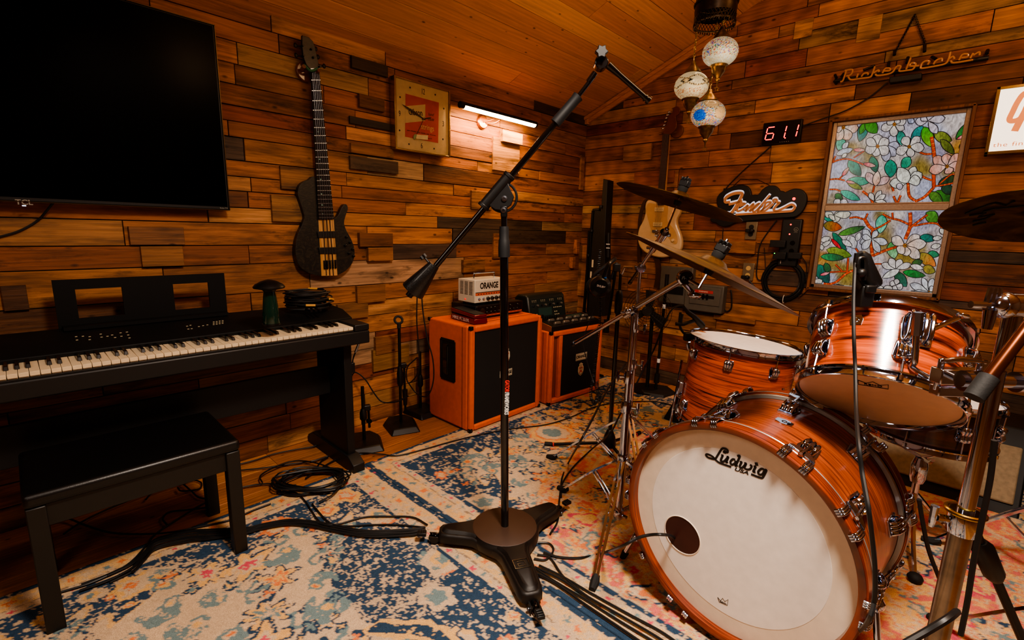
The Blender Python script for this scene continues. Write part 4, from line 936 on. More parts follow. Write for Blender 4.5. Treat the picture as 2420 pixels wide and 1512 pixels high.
# lit advertising box
GS=thB('light_box_sign','glowing white light box sign with peach script in a gold frame right of the window','sign',2360,290)
a=PY(2353,207,3.42);c=PY(2329,366,3.42);gx=(a.x+c.x)/2
W_=wi(GS);l0=(W_@V((gx,3.4,c.z)));top=a.z-c.z;GW=.62
b=MB(T(l0.x,l0.y,0));
for p_,q_ in(((0,0,.01),(.014,top,.09)),((GW-.014,0,.01),(GW,top,.09)),((0,top-.014,.01),(GW,top,.09)),((0,0,.01),(GW,.014,.09))):b.b2(p_,q_)
b.build('gold_frame',GF,GS,bevel=.002)
MB(T(l0.x,l0.y,0)).b2((.012,.012,.02),(GW-.012,top-.012,.084)).build('lit_panel',mat('lit_panel','#f4ead8',.5,em='#fff0d8',es=1.9),GS)
PEA=mat('peach_print','#d87a48',.5,em='#e08850',es=.9)
def gs(P):return loB(GS,P,2300,180,6.875,3.416)
b=MB();P=[(1180,300),(1000,240),(830,280),(720,420),(640,580),(590,690),(620,730),(720,710),(800,640),(900,430),(990,300)];C_=cat([(x,y,0) for x,y in gs(P)],6);b.ribbon([(p.x,p.y) for p in C_],.022,.084,.0855)
C_=gs([(850,560),(760,720),(670,895)]);b.ribbon(C_,.026,.084,.0856);b.build('script_lettering',PEA,GS)
text('retsch',.13,PEA,GS,T(l0.x+.40,l0.y+.17,.084),'script_lettering',shear=.4,off=.002)
p=gs([(320,1125)])[0];text('the finest',.028,PEA,GS,T(p[0],p[1],.0845),'caption_lettering',align='LEFT',xs=1.3,sp=1.1)
# wall cord from the neon sign to the counter and down
def wcord(P,lab,Y=3.468,r=.004):
    b=MB();b.tube(cat([PY(x,y,Y) for x,y in P],5),r,7);return tag(b.build('wall_cable',CABLE),lab,'cable')
wcord([(2096,196),(2065,222),(2030,245),(1990,265),(1940,282),(1896,298)],'black lead running from the neon sign down to the digital counter')
wcord([(1822,345),(1800,365),(1760,400),(1720,440),(1712,455)],'black lead sloping from the digital counter to the cloud-shaped sign')
wcord([(1836,520),(1815,548),(1796,580),(1790,620),(1788,650),(1795,662),(1812,652),(1822,620),(1850,612)],'thick black lead curving from the cloud-shaped sign to the wall cable coil')
wcord([(1709,540),(1708,560),(1711,585),(1725,600),(1760,606),(1800,600),(1840,595)],'black lead curving from the left end of the cloud-shaped sign past the outlet',r=.003)
wcord([(1895,607),(1906,625),(1905,650),(1893,680),(1888,702),(1910,685)],'thin black lead hanging from the charger beside the window',r=.0025)
wcord([(1770,662),(1795,690),(1815,703),(1840,704)],'black lead plugged into the lower outlet and running to the coil',r=.004)
wcord([(1705,712),(1715,735),(1728,728),(1729,700),(1727,685)],'black lead bending up out of the grey breaker box',r=.005)
wcord([(1806,585),(1808,610),(1810,640),(1815,655)],'thin black lead hanging below the power adapter',r=.002)
# outlets
SSM=mat('outlet_steel','#9a8a70',.35,metal=.7)
def outlet(px,py,lab,kind):
    t=thB('wall_outlet',lab,'outlet',px,py,3.47)
    MB().box((0,0,.026),(.072,.118,.012)).build('cover_plate',SSM,t,bevel=.002)
    for s in(-1,1):
        b=MB(T(0,s*.024,.032));b.lathe([(.016,0),(.0155,.003)],20);b.build('socket',mat('almond','#c9ab72',.4) if kind else BLK,t)
    return t
outlet(1775,545,'metal plate outlet with black sockets just under the cloud-shaped sign',0)
outlet(1768,642,'metal plate outlet with almond sockets left of the coiled wall cable',1)
for px,py,lab in((1778,545,'black plug lying sideways in the upper outlet'),(1767,655,'black plug pushed into the lower almond outlet')):
    t=thB('power_plug',lab,'plug',px,py,3.46);b=MB();b.lathe([(.014,.036),(.014,.06),(.009,.068)],14);b.box((-.018,0,.052),(.04,.022,.02));b.build('plug_body',BLK,t,bevel=.003)
# power strip
PS=thB('power_strip','black power strip with red lights mounted on the wall beside the window','power strip',1867,574,3.46)
MB().box((0,0,.038),(.115,.30,.036)).build('housing',BLK,PS,bevel=.008)
for y in(.115,.055):
    b=MB();b.sph((.0-.005,y,.057),.0045,n=10);b.build('red_light',LED,PS)
for y in(.0,-.05,-.10):
    b=MB(T(.018,y,.056));b.lathe([(.015,0),(.015,.001)],16);b.build('socket',BLKG,PS)
b=MB();b.torus(.012,.0012,T(.028,.085,.0565),20,4);b.ribbon([(.022,.09),(.022,.082),(.028,.080)],.002,.0562,.057);b.ribbon([(.03,.09),(.03,.08),(.035,.08)],.002,.0562,.057);b.build('certification_mark',GRY,PS)
text('LISTED',.007,GRY,PS,T(.028,.067,.0563),'small_print')
for px,py,w,h,lab in((1838,576,.09,.045,'black power adapter plugged into the side of the power strip'),(1842,604,.075,.045,'small black wireless adapter with a green light under the power strip'),(1878,604,.075,.04,'ribbed black charger at the bottom right of the power strip')):
    t=thB('power_adapter',lab,'power adapter',px,py,3.42);MB().box((0,0,.0725),(w,h,.032)).build('adapter_body',BLK,t,bevel=.003)
    if 'green' in lab:MB().box((-.028,.014,.089),(.005,.005,.002)).build('green_light',mat('led_green','#40ff60',.4,em='#50ff40',es=3.),t)
# coil on the wall
CW=PY(1849,663,3.46);b=MB(FBf(CW.x,CW.z,0));rg=random.Random(8)
P=[]
for k in range(9):
    for j in range(12):
        a=2*PI*j/12;rr=.138-.004*k+rg.uniform(-.004,.004);P.append((rr*.93*math.cos(a)+rg.uniform(-.003,.003),rr*math.sin(a)-.0,.026+.006*(k%4)))
b.tube(cat(P,2),.0045,7);o_=tag(b.build('wall_cable_coil',CABLE),'round coil of black cable tied and hung on the wall left of the window','cable')
for a in(100,-80):
    c=V((.118*math.cos(R(a)),.122*math.sin(R(a)),.036));b=MB(FBf(CW.x,CW.z,0));b.torus(.02,.0022,T(c)@RY(90)@RX(0)@SCL(1,1.3,1),16,5);b.build('cable_tie',WHT,o_)
# breaker box: two joined steel boxes
EG=mat('box_grey','#5c5850',.5,metal=.2,noise=.1)
def eb(x0,y0,x1,y1):
    a=PY(x0,y0,3.42);c=PY(x1,y1,3.42);return a.x,c.x,c.z,a.z
x0,x1,z0,z1=eb(1562,628,1622,735);x2,x3,z2,z3=eb(1622,668,1706,742)
EB=thing('breaker_box','grey steel breaker box with red label on the wall behind the drum kit','electrical box',FBf(x0,z2,0))
b=MB();b.b2((0,.03,.02),(x1-x0+.02,z1-z2,.075));b.build('left_enclosure',EG,EB,bevel=.004)
b=MB();b.b2((x2-x0,-.0,.02),(x3-x0,z3-z2,.09));b.build('right_enclosure',EG,EB,bevel=.006)
w=x3-x2;h=z3-z2
b=MB();b.b2((x2-x0+.04,.05,.09),(x3-x0-.02,h-.02,.096));b.build('door',EG,EB,bevel=.006)
b=MB();b.b2((x2-x0+.07,.10,.0962),(x3-x0-.06,h-.075,.0985));bz=b.build('breaker_window',BLK,EB)
for i in range(4):MB().box((x2-x0+.085+i*.028,.10+(h-.175)/2,.1),(.014,.04,.008)).build('breaker_switch',BLKG,EB,bevel=.002)
b=MB();b.b2((x2-x0+.075,h-.06,.0962),(x3-x0-.07,h-.04,.098));b.build('warning_label',mat('label_red','#b02a1c',.5),EB)
text('WARNING',.014,WHT,EB,T((x2+x3)/2-x0,h-.05,.0982),'label_lettering')
b=MB();b.b2((.06,.10,.0752),(.19,.16,.078));b.build('nameplate',BLK,EB)
# guitar on the back wall
SY=3.42
SG=thB('electric_guitar','cream offset electric guitar with brown strap hanging on the back wall','guitar',1565,540,SY)
def sg(P):return loB(SG,P,1340,230,2.748,SY)
bo=[(520,668),(505,700),(505,750),(490,800),(465,850),(455,910),(470,970),(510,1010),(570,1035),(630,1040),(700,1020),(735,985),(742,930),(730,880),(712,830),(710,790),(730,750),(735,690),(715,668),(680,690),(660,700),(600,700),(560,670)]
q=[(p.x,p.y) for p in cat([(x,y,0) for x,y in sg(bo)],4,True)]
CG=mat('guitar_cream','#d8bf98',.25,coat=.8)
MB().prism(q,.035,.078).build('body',CG,SG,bevel=.012,seg=4)
pg=[(525,690),(560,690),(605,700),(655,705),(650,800),(690,850),(715,900),(715,945),(690,950),(655,905),(620,880),(560,880),(545,850),(530,800),(515,740)]
q=[(p.x,p.y) for p in cat([(x,y,0) for x,y in sg(pg)],3,True)]
MB().prism(q,.0782,.081).build('pickguard',mat('guard','#c7a272',.35),SG)
MB().prism(sg([(625,240),(668,240),(638,600),(597,600)]),.082,.090).build('fingerboard',mat('rosewood2','#3a1d12',.4),SG)
MB().prism(sg([(628,240),(665,240),(636,690),(600,690)]),.062,.082).build('neck',MAP,SG,bevel=.003)
MB().prism(sg([(597,600),(638,600),(632,700),(592,700)]),.082,.090).build('fingerboard_end',MATS['rosewood2'],SG)
hd=[(625,240),(640,190),(665,120),(685,95),(690,70),(715,58),(732,75),(728,105),(705,125),(712,170),(705,205),(668,240)]
q=[(p.x,p.y) for p in cat([(x,y,0) for x,y in sg(hd)],3,True)];MB().prism(q,.068,.082).build('headstock',mat('head_red','#5a2414',.3,coat=.6),SG,bevel=.002)
for c in sg([(632,200),(640,178),(648,155),(655,132),(662,112),(672,92)]):
    b=MB();b.cyl((c[0]-.012,c[1],.075),(c[0],c[1],.075),.004);b.sph((c[0]-.016,c[1],.075),.008,(1,1,.7),8);b.build('tuning_peg',CHR,SG)
for c in sg([(600,728),(590,825)]):MB().box((c[0],c[1],.084),(.075,.032,.008)).build('pickup',mat('pickup_cream','#d8c49a',.4),SG,bevel=.003)
for (x,y) in((600,728),(590,825)):
    for i in range(6):
        c=sg([(x-22+i*9,y)])[0];MB().lathe([(.002,.088),(.002,.0886)],8,T(c[0],c[1],0)).build('pole_piece',STEEL,SG)
c=sg([(585,870)])[0];MB().box((c[0],c[1],.088),(.07,.02,.012)).build('bridge',CHR,SG,bevel=.002)
c=sg([(590,945)])[0];MB().lathe([(.03,.081),(.028,.084),(.01,.086)],20,T(c[0],c[1],0)).build('vibrato_plate',CHR,SG)
b=MB()
for i in range(6):
    a=sg([(630+6.5*i,240)])[0];c=sg([(572+7*i,870)])[0];b.tube([(a[0],a[1],.0925),(c[0],c[1],.094)],.0008,5)
b.build('strings',STEEL,SG)
for c in sg([(660,880),(690,928),(610,960)]):MB().lathe([(.012,.08),(.010,.095),(0,.0955)],14,T(c[0],c[1],0)).build('control_knob',mat('pickup_cream','#d8c49a',.4),SG)
for i in range(16):
    t=(1-2**(-i/12.))/(1-2**(-16/12.))
    a=sg([(625+(-28)*t,240+360*t),(668-30*t,240+360*t)]);b=MB();b.tube([(a[0][0],a[0][1],.0905),(a[1][0],a[1][1],.0905)],.0009,5);b.build('fret',STEEL,SG)
STR=mat('strap_brown','#3a1c10',.6,noise=.3)
b=MB();P=sg([(505,720),(498,670),(478,690),(455,780),(450,880),(447,1000),(450,1100),(460,1140)]);b.ribbon([(p.x,p.y) for p in cat([(x,y,0) for x,y in P],5)],.028,.03,.034);b.build('strap',STR,SG)
b=MB();P=sg([(560,1035),(575,1080),(578,1160),(565,1240)]);b.ribbon([(p.x,p.y) for p in cat([(x,y,0) for x,y in P],5)],.045,.04,.044);b.build('strap_end',STR,SG)
HB=thB('guitar_hanger','round wooden wall hanger holding the neck of the cream guitar','hanger',1600,310,3.47)
b=MB();b.lathe([(.048,.022),(.048,.034),(.044,.038)],32);b.build('mount_disc',HW,HB)
for P in([(0,-.005,.036),(-.04,-.01,.05),(-.075,-.002,.06)],[(-.0,-.005,.036),(-.085,.0,.04),(-.125,-.01,.06)]):
    MB().tube(cat(P,4),.009,8).build('cradle_arm',HW,HB)
# ================================================================ drum kit
def drum_wood(name,c1,c2,c3,k=95.,coat=.7,rough=.22):
    m=bpy.data.materials.new(name);m.use_nodes=True;nt=m.node_tree;b=nt.nodes['Principled BSDF'];L=nt.links.new
    tc=N(nt,'ShaderNodeTexCoord');mp=N(nt,'ShaderNodeMapping');mp.inputs['Scale'].default_value=(3.2,3.2,k);L(tc.outputs['Object'],mp.inputs[0])
    n=N(nt,'ShaderNodeTexNoise',Scale=1.,Detail=4.,Roughness=.55,Distortion=.55);L(mp.outputs[0],n.inputs['Vector'])
    cr=N(nt,'ShaderNodeValToRGB');e=cr.color_ramp.elements;e[0].position=.36;e[0].color=lin(c3);e[1].position=.62;e[1].color=lin(c1)
    x=cr.color_ramp.elements.new(.46);x.color=lin(c2);L(n.outputs['Fac'],cr.inputs[0])
    mp2=N(nt,'ShaderNodeMapping');mp2.inputs['Scale'].default_value=(14,14,500);L(tc.outputs['Object'],mp2.inputs[0])
    n2=N(nt,'ShaderNodeTexNoise',Scale=1.,Detail=2.);L(mp2.outputs[0],n2.inputs['Vector'])
    mr=N(nt,'ShaderNodeMapRange');mr.inputs['From Min'].default_value=.35;mr.inputs['From Max'].default_value=.65;mr.inputs['To Min'].default_value=.72;mr.inputs['To Max'].default_value=1.12;L(n2.outputs[0],mr.inputs[0])
    mx=N(nt,'ShaderNodeMix',_data_type='RGBA',_blend_type='MULTIPLY');mx.inputs[0].default_value=1;L(cr.outputs[0],mx.inputs[6]);L(mr.outputs[0],mx.inputs[7])
    L(mx.outputs[2],b.inputs['Base Color']);b.inputs['Roughness'].default_value=rough;b.inputs['Coat Weight'].default_value=coat;b.inputs['Coat Roughness'].default_value=.14
    bp=N(nt,'ShaderNodeBump',Strength=.12,Distance=.001);L(n2.outputs['Fac'],bp.inputs['Height']);L(bp.outputs[0],b.inputs['Normal']);return m
DWT=drum_wood('drum_oak_bold','#c9582a','#a03f1a','#34110a',75.);DWB=drum_wood('drum_oak_fine','#9e4c26','#883c1e','#5a2412',120.,.4,.32);DWH=drum_wood('hoop_oak','#96401f','#6e2912','#3a1108',260.,.5,.3)
HEADW=mat('drumhead_coated','#efe6dc',.55,bump=.05,bscale=900);HEADR=mat('drumhead_ring','#ead9c4',.5);GREYM=mat('flesh_hoop','#9a958e',.35,metal=.6)
def lug(M_,par,L=.058,up=1,rod=.05,nm='lug',w=.026):
    """M_: origin on shell, z outward, y towards the rim"""
    b=MB(M_);
    b.prism([(-w*.62,-L*.5),(w*.62,-L*.5),(w*.78,L*.28),(w*.6,L*.5),(-w*.6,L*.5),(-w*.78,L*.28)],0,.004)
    for x in(-.34,0,.34):b.tube(cat([(w*x,-L*.44,.004),(w*x,-L*.3,.013),(w*x*1.15,L*.0,.019),(w*x*1.2,L*.3,.020),(w*x,L*.42,.006)],3),w*.2,7)
    b.sph((0,L*.33,.013),w*.42,(1,.8,1),10)
    o=b.build(nm,CHR,par,bevel=.0008)
    if rod:
        b=MB(M_);b.cyl((0,L*.3,.014),(0,L*.3+rod,.016),.0028,n=10);b.cyl((0,L*.3+rod-.008,.016),(0,L*.3+rod+.004,.016),.0055,n=8);b.build('tension_rod',CHR,o)
    return o
def shellM(Mx,a,r,z,flip=1): # on a drum shell: angle a, height z; local z outward, y along +axis*flip
    ca,sa=math.cos(a),math.sin(a);return Mx@frame((r*ca,r*sa,z),V((-sa,ca,0))*flip,(0,0,flip),(ca,sa,0))
# ---- bass drum
ax=V((-.105,-.994,-.03)).normalized();cB=V((-.368,1.29,.352))
BD=thing('bass_drum','large oak bass drum with white front head reading Ludwig','drum',axisM(cB,ax,(0,0,1)))
Wb=wi(BD);RH=.299;RS_=.305
I4=MX.Identity(4)
b=MB();b.lathe([(RS_,-.345),(RS_,-.03)],96,caps=False);b.lathe([(RS_-.008,-.03),(RS_-.008,-.345)],96,caps=False);b.build('shell',DWB,BD)
def hoop(z0,z1,nm):
    b=MB();b.lathe([(RH+.001,z0),(RH+.004,z1-.002),(RH+.007,z1),(RH+.020,z1),(RH+.024,z1-.003),(RH+.024,z0+.002),(RH+.021,z0),(RH+.001,z0)],128,caps=False);return b.build(nm,DWH,BD)
h1=hoop(-.018,.024,'front_hoop');h2=hoop(-.393,-.352,'rear_hoop')
b=MB();b.lathe([(RH+.0245,-.0155),(RH+.026,-.0135),(RH+.0245,-.0115)],128,caps=False);b.lathe([(RH+.0245,-.3565),(RH+.0258,-.355),(RH+.0245,-.353)],128,caps=False);b.build('hoop_inlay',GREYM,h1)
for z in(-.026,-.345):
    b=MB();b.lathe([(RS_+.001,z-.006),(RS_+.011,z-.004),(RS_+.013,z),(RS_+.011,z+.005),(RS_+.001,z+.007)],128,caps=False);b.build('flesh_ring',GREYM,BD)
b=MB();b.lathe([(.246,.0012),(.302,-.001)],96,caps=False);b.build('head_edge_ring',HEADR,BD)
b=MB();b.lathe([(0,.0018),(.246,.0018),(.247,.001)],96,caps=False);fh=b.build('front_head',HEADW,BD)
b=MB();b.lathe([(0,-.362),(.302,-.362)],64,caps=False);b.build('rear_head',HEADW,BD)
def onhead(x,y,dz=.002):
    o=BD.matrix_world@V((0,0,dz));p=onp(x,y,o,ax);return Wb@p
pc_=onhead(1612,1264);b=MB();b.lathe([(0,.0),(.058,.0)],40,T(pc_.x,pc_.y,.0022),caps=False);b.build('port_disc',mat('port_shade','#3d150d',.6,noise=.3,nscale=8),BD)  # flat disc over the head; the opening's dark inside is put into its colour
b=MB();b.torus(.058,.0016,T(pc_.x,pc_.y,.0022),40,6);b.build('port_rim',HEADR,BD)
def hp(P,k=12.1,ox=1650,oy=1040):
    r=[]
    for x,y in P:
        q=onhead(ox+x/k,oy+y/k);r.append((q.x,q.y))
    return r
b=MB();sw=(onhead(1660,1080)-onhead(1650,1080)).length/10/12.1
for P,w in[([(800,360),(735,345),(760,310),(830,350),(845,300),(790,250),(700,235),(640,300),(560,430),(490,530),(400,530),(280,490),(225,430),(250,400),(330,420),(430,480),(500,560),(600,640),(760,700),(945,765)],60),
 ([(665,440),(700,440),(650,570),(690,610),(760,590),(860,480)],66),([(820,480),(860,485),(815,600),(800,630),(850,620)],62),
 ([(1060,560),(990,545),(925,620),(960,700),(1050,660),(1075,580)],62),([(1115,450),(1190,460),(1090,690),(1060,730),(1130,715)],62),
 ([(1195,625),(1240,630),(1190,750),(1250,790),(1330,720),(1370,660)],62),([(1320,660),(1370,670),(1330,790),(1400,835),(1490,820),(1530,740),(1480,700)],58),
 ([(1590,755),(1640,765),(1580,890),(1640,910)],64),([(1665,680),(1670,685)],90),
 ([(1880,830),(1800,820),(1720,900),(1750,980),(1840,970),(1890,880)],60),([(1880,850),(1950,860),(1880,1010),(1830,1075),(1740,1060),(1515,970)],60)]:
    Q=cat([(x,y,0) for x,y in P],5) if len(P)>2 else [V((1625,680,0)),V((1710,685,0))]
    Q=hp([(p.x,p.y) for p in Q]);b.ribbon(Q,w*sw*.88,.0018,.0026)
b.build('brand_lettering',INK,BD)
q0,q1=hp([(1020,810),(1440,950)]);an=math.degrees(math.atan2(q1[1]-q0[1],q1[0]-q0[0]))
text('USA',.0135,INK,BD,T((q0[0]+q1[0])/2,(q0[1]+q1[1])/2,.002)@RZ(an),'lettering',shear=.3,xs=1.5,off=.0004)
b=MB();q=[onhead(x,y) for x,y in((1696,1411),(1700,1422),(1719,1430),(1721,1416),(1713,1421),(1708,1413),(1703,1419),(1696,1411))];b.ribbon([(p.x,p.y) for p in q],.0012,.0019,.0026);b.build('crown_mark',INK,BD)
q=onhead(1709,1424);q2=onhead(1717,1428);text('REMO',.007,INK,BD,T(q.x,q.y,.002)@RZ(math.degrees(math.atan2(q2.y-q.y,q2.x-q.x))),'lettering')
def claw(a,front=True):
    s=1 if front else -1;z0=.0 if front else -.375;Mx=axisM((0,0,0),(0,0,1),(1,0,0))
    ca,sa=math.cos(a),math.sin(a);F_=frame((0,0,0),(-sa,ca,0),(ca,sa,0),(0,0,1))   # x tangential, y radial, z axial
    b=MB(F_);Ro=RH+.027
    ze=.028 if front else -.397;zb=-.016 if front else -.352
    for x in(-.028,.028):
        for dx in(-.006,0,.006):b.tube(cat([(x+dx,Ro-.001,zb),(x+dx,Ro+.006,(zb+ze)/2),(x+dx,Ro+.003,ze),(x+dx,Ro-.012,ze+.003*s)],3),.0035,7)
    b.prism([(-.034,zb-.004*s),(.034,zb-.004*s),(.03,zb-.016*s),(.01,zb-.026*s),(-.01,zb-.026*s),(-.03,zb-.016*s)],0,.004,frame((0,Ro-.001,0),(1,0,0),(0,0,1),(0,1,0)))
    c=b.build('claw',CHR,BD,bevel=.0006)
    b=MB(F_);zr=zb+.005*s;zl=zb-.075*s;b.cyl((0,Ro+.006,zr+.008*s),(0,Ro+.002,zl),.0035,n=10);b.tube([(0,Ro+.006,zb-.006*s),(0,Ro+.006,zb+.012*s)],.006,8);b.build('tension_rod',CHR,c)
    M_=frame((RS_*ca,RS_*sa,zl-.012*s),V((-sa,ca,0))*s,(0,0,s),(ca,sa,0));lug(M_,BD,L=.066,rod=0,w=.034)
ang=[]
for x,y in((1545,1043),(1668,1001),(1883,1080),(1990,1238),(1484,1150),(1511,1290),(1602,1432)):
    q=onhead(x,y,.02);ang.append(math.atan2(q.y,q.x))
q=onhead(2030,1440,.02);ang.append(math.atan2(q.y,q.x))
for a in ang:claw(a)
for i in range(10):claw(2*PI*(i+.45)/10+ang[1],False)
q=(RS_+.001);a=ang[1]-.42
b=MB(frame((q*math.cos(a),q*math.sin(a),-.17),(-math.sin(a),math.cos(a),0),(0,0,1),(math.cos(a),math.sin(a),0)));b.prism([(-.022,-.01),(0,-.016),(.022,-.01),(.022,.01),(0,.016),(-.022,.01)],0,.002);b.torus(.006,.0015,T(0,0,.002),16,6);b.build('shell_badge',CHR,BD)
# spurs
sp=PZ(1477,1322);
for P in([Wb@V((-.672,1.45,.24)),Wb@V((sp.x,sp.y,.03))],[Wb@V((-.045,1.45,.24)),Wb@V((.0,1.40,.03))]):
    b=MB();b.tube(P,.0085,12);s_=b.build('spur',CHR,BD);b=MB();b.cyl(P[1],P[1]+(P[1]-P[0]).normalized()*.035,.013,.009,n=12);b.build('rubber_tip',RUB,s_)
    b=MB();b.sph(P[0],.022,(1,1,1),10);b.build('spur_bracket',CHR,s_)
# ---- toms
def rim(b,R0,z,s=1,h=.022):   # triple-flanged hoop, s=+1 top, -1 bottom
    b.lathe([(R0-.001,z-.0*s),(R0+.001,z+h*.75*s),(R0+.005,z+h*s),(R0+.007,z+h*.95*s),(R0+.004,z+h*.7*s),(R0+.0035,z+.1*h*s),(R0+.012,z),(R0+.012,z-.004*s),(R0+.001,z-.004*s)],72,caps=False)
def tom(nm,lab,M_,R0,H_,wood,lugs,topm=HEADW,botm=None,Ll=.05,lower=True,badge=None):
    t=thing(nm,lab,'drum',M_)
    b=MB();b.lathe([(R0,.01),(R0,H_-.01)],80,caps=False);b.lathe([(R0-.007,H_-.01),(R0-.007,.01)],80,caps=False);b.build('shell',wood,t)
    for z,s,nm2 in((H_-.012,1,'top_hoop'),(.012,-1,'bottom_hoop')):
        b=MB();rim(b,R0+.007,z,s);b.build(nm2,CHR,t,ang=50)
    b=MB();b.lathe([(0,H_-.004),(R0+.004,H_-.004),(R0+.006,H_-.012)],64,caps=False);b.build('batter_head',topm,t)
    b=MB();b.lathe([(0,.004),(R0+.004,.004),(R0+.006,.012)],64,caps=False);b.build('resonant_head',botm or topm,t)
    for a in lugs:
        lug(shellM(I4,a,R0,H_-.075,1),t,L=Ll,rod=.062-.0)
        if lower:lug(shellM(I4,a,R0,.075,-1),t,L=Ll,rod=.062)
    return t
zt_=V((-.047,.583,.811)).normalized();cT=V((-.126,1.521,.744))+zt_*.010
Mt=axisM(cT,zt_,(1,0,0));cam_l=Mt.inverted()@CAM;ac=math.atan2(cam_l.y,cam_l.x)
# looking at the drum, screen-right = counter-clockwise from the camera direction
TAMB=mat('tom_bottom_head','#d8b894',.4,coat=.15)
RT=tom('rack_tom','oak rack tom drum tilted away above the bass drum with microphone clipped on','' or Mt,.167,.21,DWT,[],HEADW,TAMB) if False else tom('rack_tom','orange oak rack tom tilted back above the bass drum, microphone on its rim',Mt,.167,.21,DWT,[ac+R(d) for d in(-47,73,133,-107,193)],HEADW,TAMB)
lug(shellM(I4,ac+R(13),.167,.075,-1),RT,L=.05,rod=.062)
b=MB(shellM(I4,ac+R(-22),.167,.15,1));b.prism([(-.012,-.014),(.012,-.014),(.015,0),(.012,.014),(-.012,.014),(-.015,0)],0,.0015);b.torus(.006,.0014,T(0,0,.0015),16,6);b.build('shell_badge',CHR,RT)
# tom mount bracket
Mb=shellM(I4,ac+R(20),.167,.14,1);b=MB(Mb);b.prism([(-.034,-.04),(.0,-.045),(.03,-.04),(.034,.02),(.02,.045),(-.02,.045),(-.036,.02)],0,.006)
for x in(-.02,-.007,.007,.02):b.tube(cat([(x,-.035,.006),(x,-.02,.022),(x,.03,.024),(x,.042,.008)],3),.0055,7)
mb_=b.build('mount_bracket',CHR,RT,bevel=.001);b=MB(Mb);b.tube([(.02,.0,.02),(.055,.03,.05)],.006,8);b.sph((.06,.034,.054),.009,(1.6,.6,1),8);b.build('wing_bolt',CHR,mb_)
b=MB(T(.0,.0,0)@axisM((0,0,0),(0,0,-1),(1,0,0)));
M3=frame((.0,-.10,.0035),(1,0,0),(0,-1,0),(0,0,-1));b=MB(M3);b.ribbon([(-.03,.016),(-.03,-.012),(.03,-.012),(.03,.016),(.014,.004),(0,.02),(-.014,.004),(-.03,.016)],.0018,0,.001);b.build('crown_mark',INK,RT);text('REMO',.014,INK,RT,M3@T(0,-.003,.0003),'lettering')
# ---- floor tom
zf_=V((.068,.051,.996)).normalized();cF=V((-.70,2.319,.692))-zf_*.41;Mf=axisM(cF,(.068,.051,.996),(1,0,0));cl_=Mf.inverted()@CAM;af=math.atan2(cl_.y,cl_.x)
FT=tom('floor_tom','reddish oak floor tom with three visible lugs standing behind the bass drum',Mf,.228,.40,DWT,[af+R(d) for d in(-55,-10,35,80,125,170,215,260)])
for d in(-75,45,165):
    a=af+R(d);b=MB(shellM(I4,a,.228,.13,1));b.box((0,0,.012),(.035,.07,.024));br=b.build('leg_bracket',CHR,FT,bevel=.004)
    b=MB(shellM(I4,a,.228,.13,1));b.tube(cat([(0,.14,.028),(0,-.30,.028),(0,-.34,.035),(0,-.38,.045)],4),.0055,10);lg=b.build('leg',CHR,FT)
    b=MB(shellM(I4,a,.228,.13,1));b.cyl((0,-.37,.043),(0,-.398,.048),.012,n=12);b.build('rubber_foot',RUB,lg)
b=MB(Mf.inverted()@T(0,0,0));
q=Mf.inverted()@PZ(1655,783,.69);b=MB();b.lathe([(0,.0),(.022,.0)],20,T(q.x,q.y,.397)@SCL(1.3,.8,1),caps=False);b.build('head_patch',mat('patch_orange','#a8602c',.6),FT)
# ---- snare
SNX=V((-.02,2.30,0))
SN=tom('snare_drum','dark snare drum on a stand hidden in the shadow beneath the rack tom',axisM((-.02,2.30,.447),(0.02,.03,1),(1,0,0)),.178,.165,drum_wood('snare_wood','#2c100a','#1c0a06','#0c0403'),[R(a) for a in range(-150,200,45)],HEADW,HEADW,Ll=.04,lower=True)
DC=mat('dark_chrome','#6a625a',.2,metal=1.)
SS=thing('snare_stand','chrome snare stand with basket arms and tripod under the dark snare drum','drum stand',(-.02,2.30,0))
b=MB();b.cyl((0,0,.05),(0,0,.36),.012,n=14);b.build('pole',CHR,SS);b=MB();b.lathe([(.02,.26),(.026,.28),(.026,.33),(.018,.36)],14);b.build('clamp',CHR,SS)
for k in range(3):
    a=R(40+120*k);b=MB();b.tube([(0,0,.36),(.15*math.cos(a),.15*math.sin(a),.40),(.186*math.cos(a),.186*math.sin(a),.425)],.006,8);b.build('basket_arm',CHR,SS)
    b=MB();b.tube(cat([(0,0,.22),(.12*math.cos(a),.12*math.sin(a),.1),(.26*math.cos(a),.26*math.sin(a),.02)]),.008,6);lg=b.build('leg',CHR,SS);b=MB();b.sph((.27*math.cos(a),.27*math.sin(a),.022),.018,(1.3,1.3,1),10);b.build('rubber_foot',RUB,lg)
# ---- cymbals
CYM=grain_mat('cymbal_bronze','#4a3018','#80602f',axis=None if False else 2,scale=8,stretch=1,rough=.45,coat=0.)
m=CYM;m.node_tree.nodes['Principled BSDF'].inputs['Metallic'].default_value=.92
def cymbal(lab,c,n_,r,cup=.012,h=.028):
    t=thing('cymbal',lab,'cymbal',axisM(c,n_,(1,0,0)))
    pr=[(.007,h+cup*1.4),(r*.07,h+cup*1.35),(r*.12,h+cup),(r*.16,h+.001),(r*.2,h-.003),(r*.5,h*.62),(r*.8,h*.25),(r,0)]
    b=MB();b.lathe(pr+[(r,-.0015)]+[(a,z-.0018) for a,z in pr[::-1][1:]],96,caps=False);b.build('plate',CYM,t,ang=60)
    return t,h+cup*1.4
n1=V((.238,.163,.957)).normalized();c1=V((-.79,1.689,1.283));Y1,h1_=cymbal('upper thin crash cymbal tilted in front of the cream guitar',c1,n1,.229,h=.022)
n2=V((.342,.235,.91)).normalized();c2=V((-.523,1.349,1.067));Y2,h2_=cymbal('lower large ride cymbal seen edge-on in front of the breaker box',c2,n2,.254,h=.028)
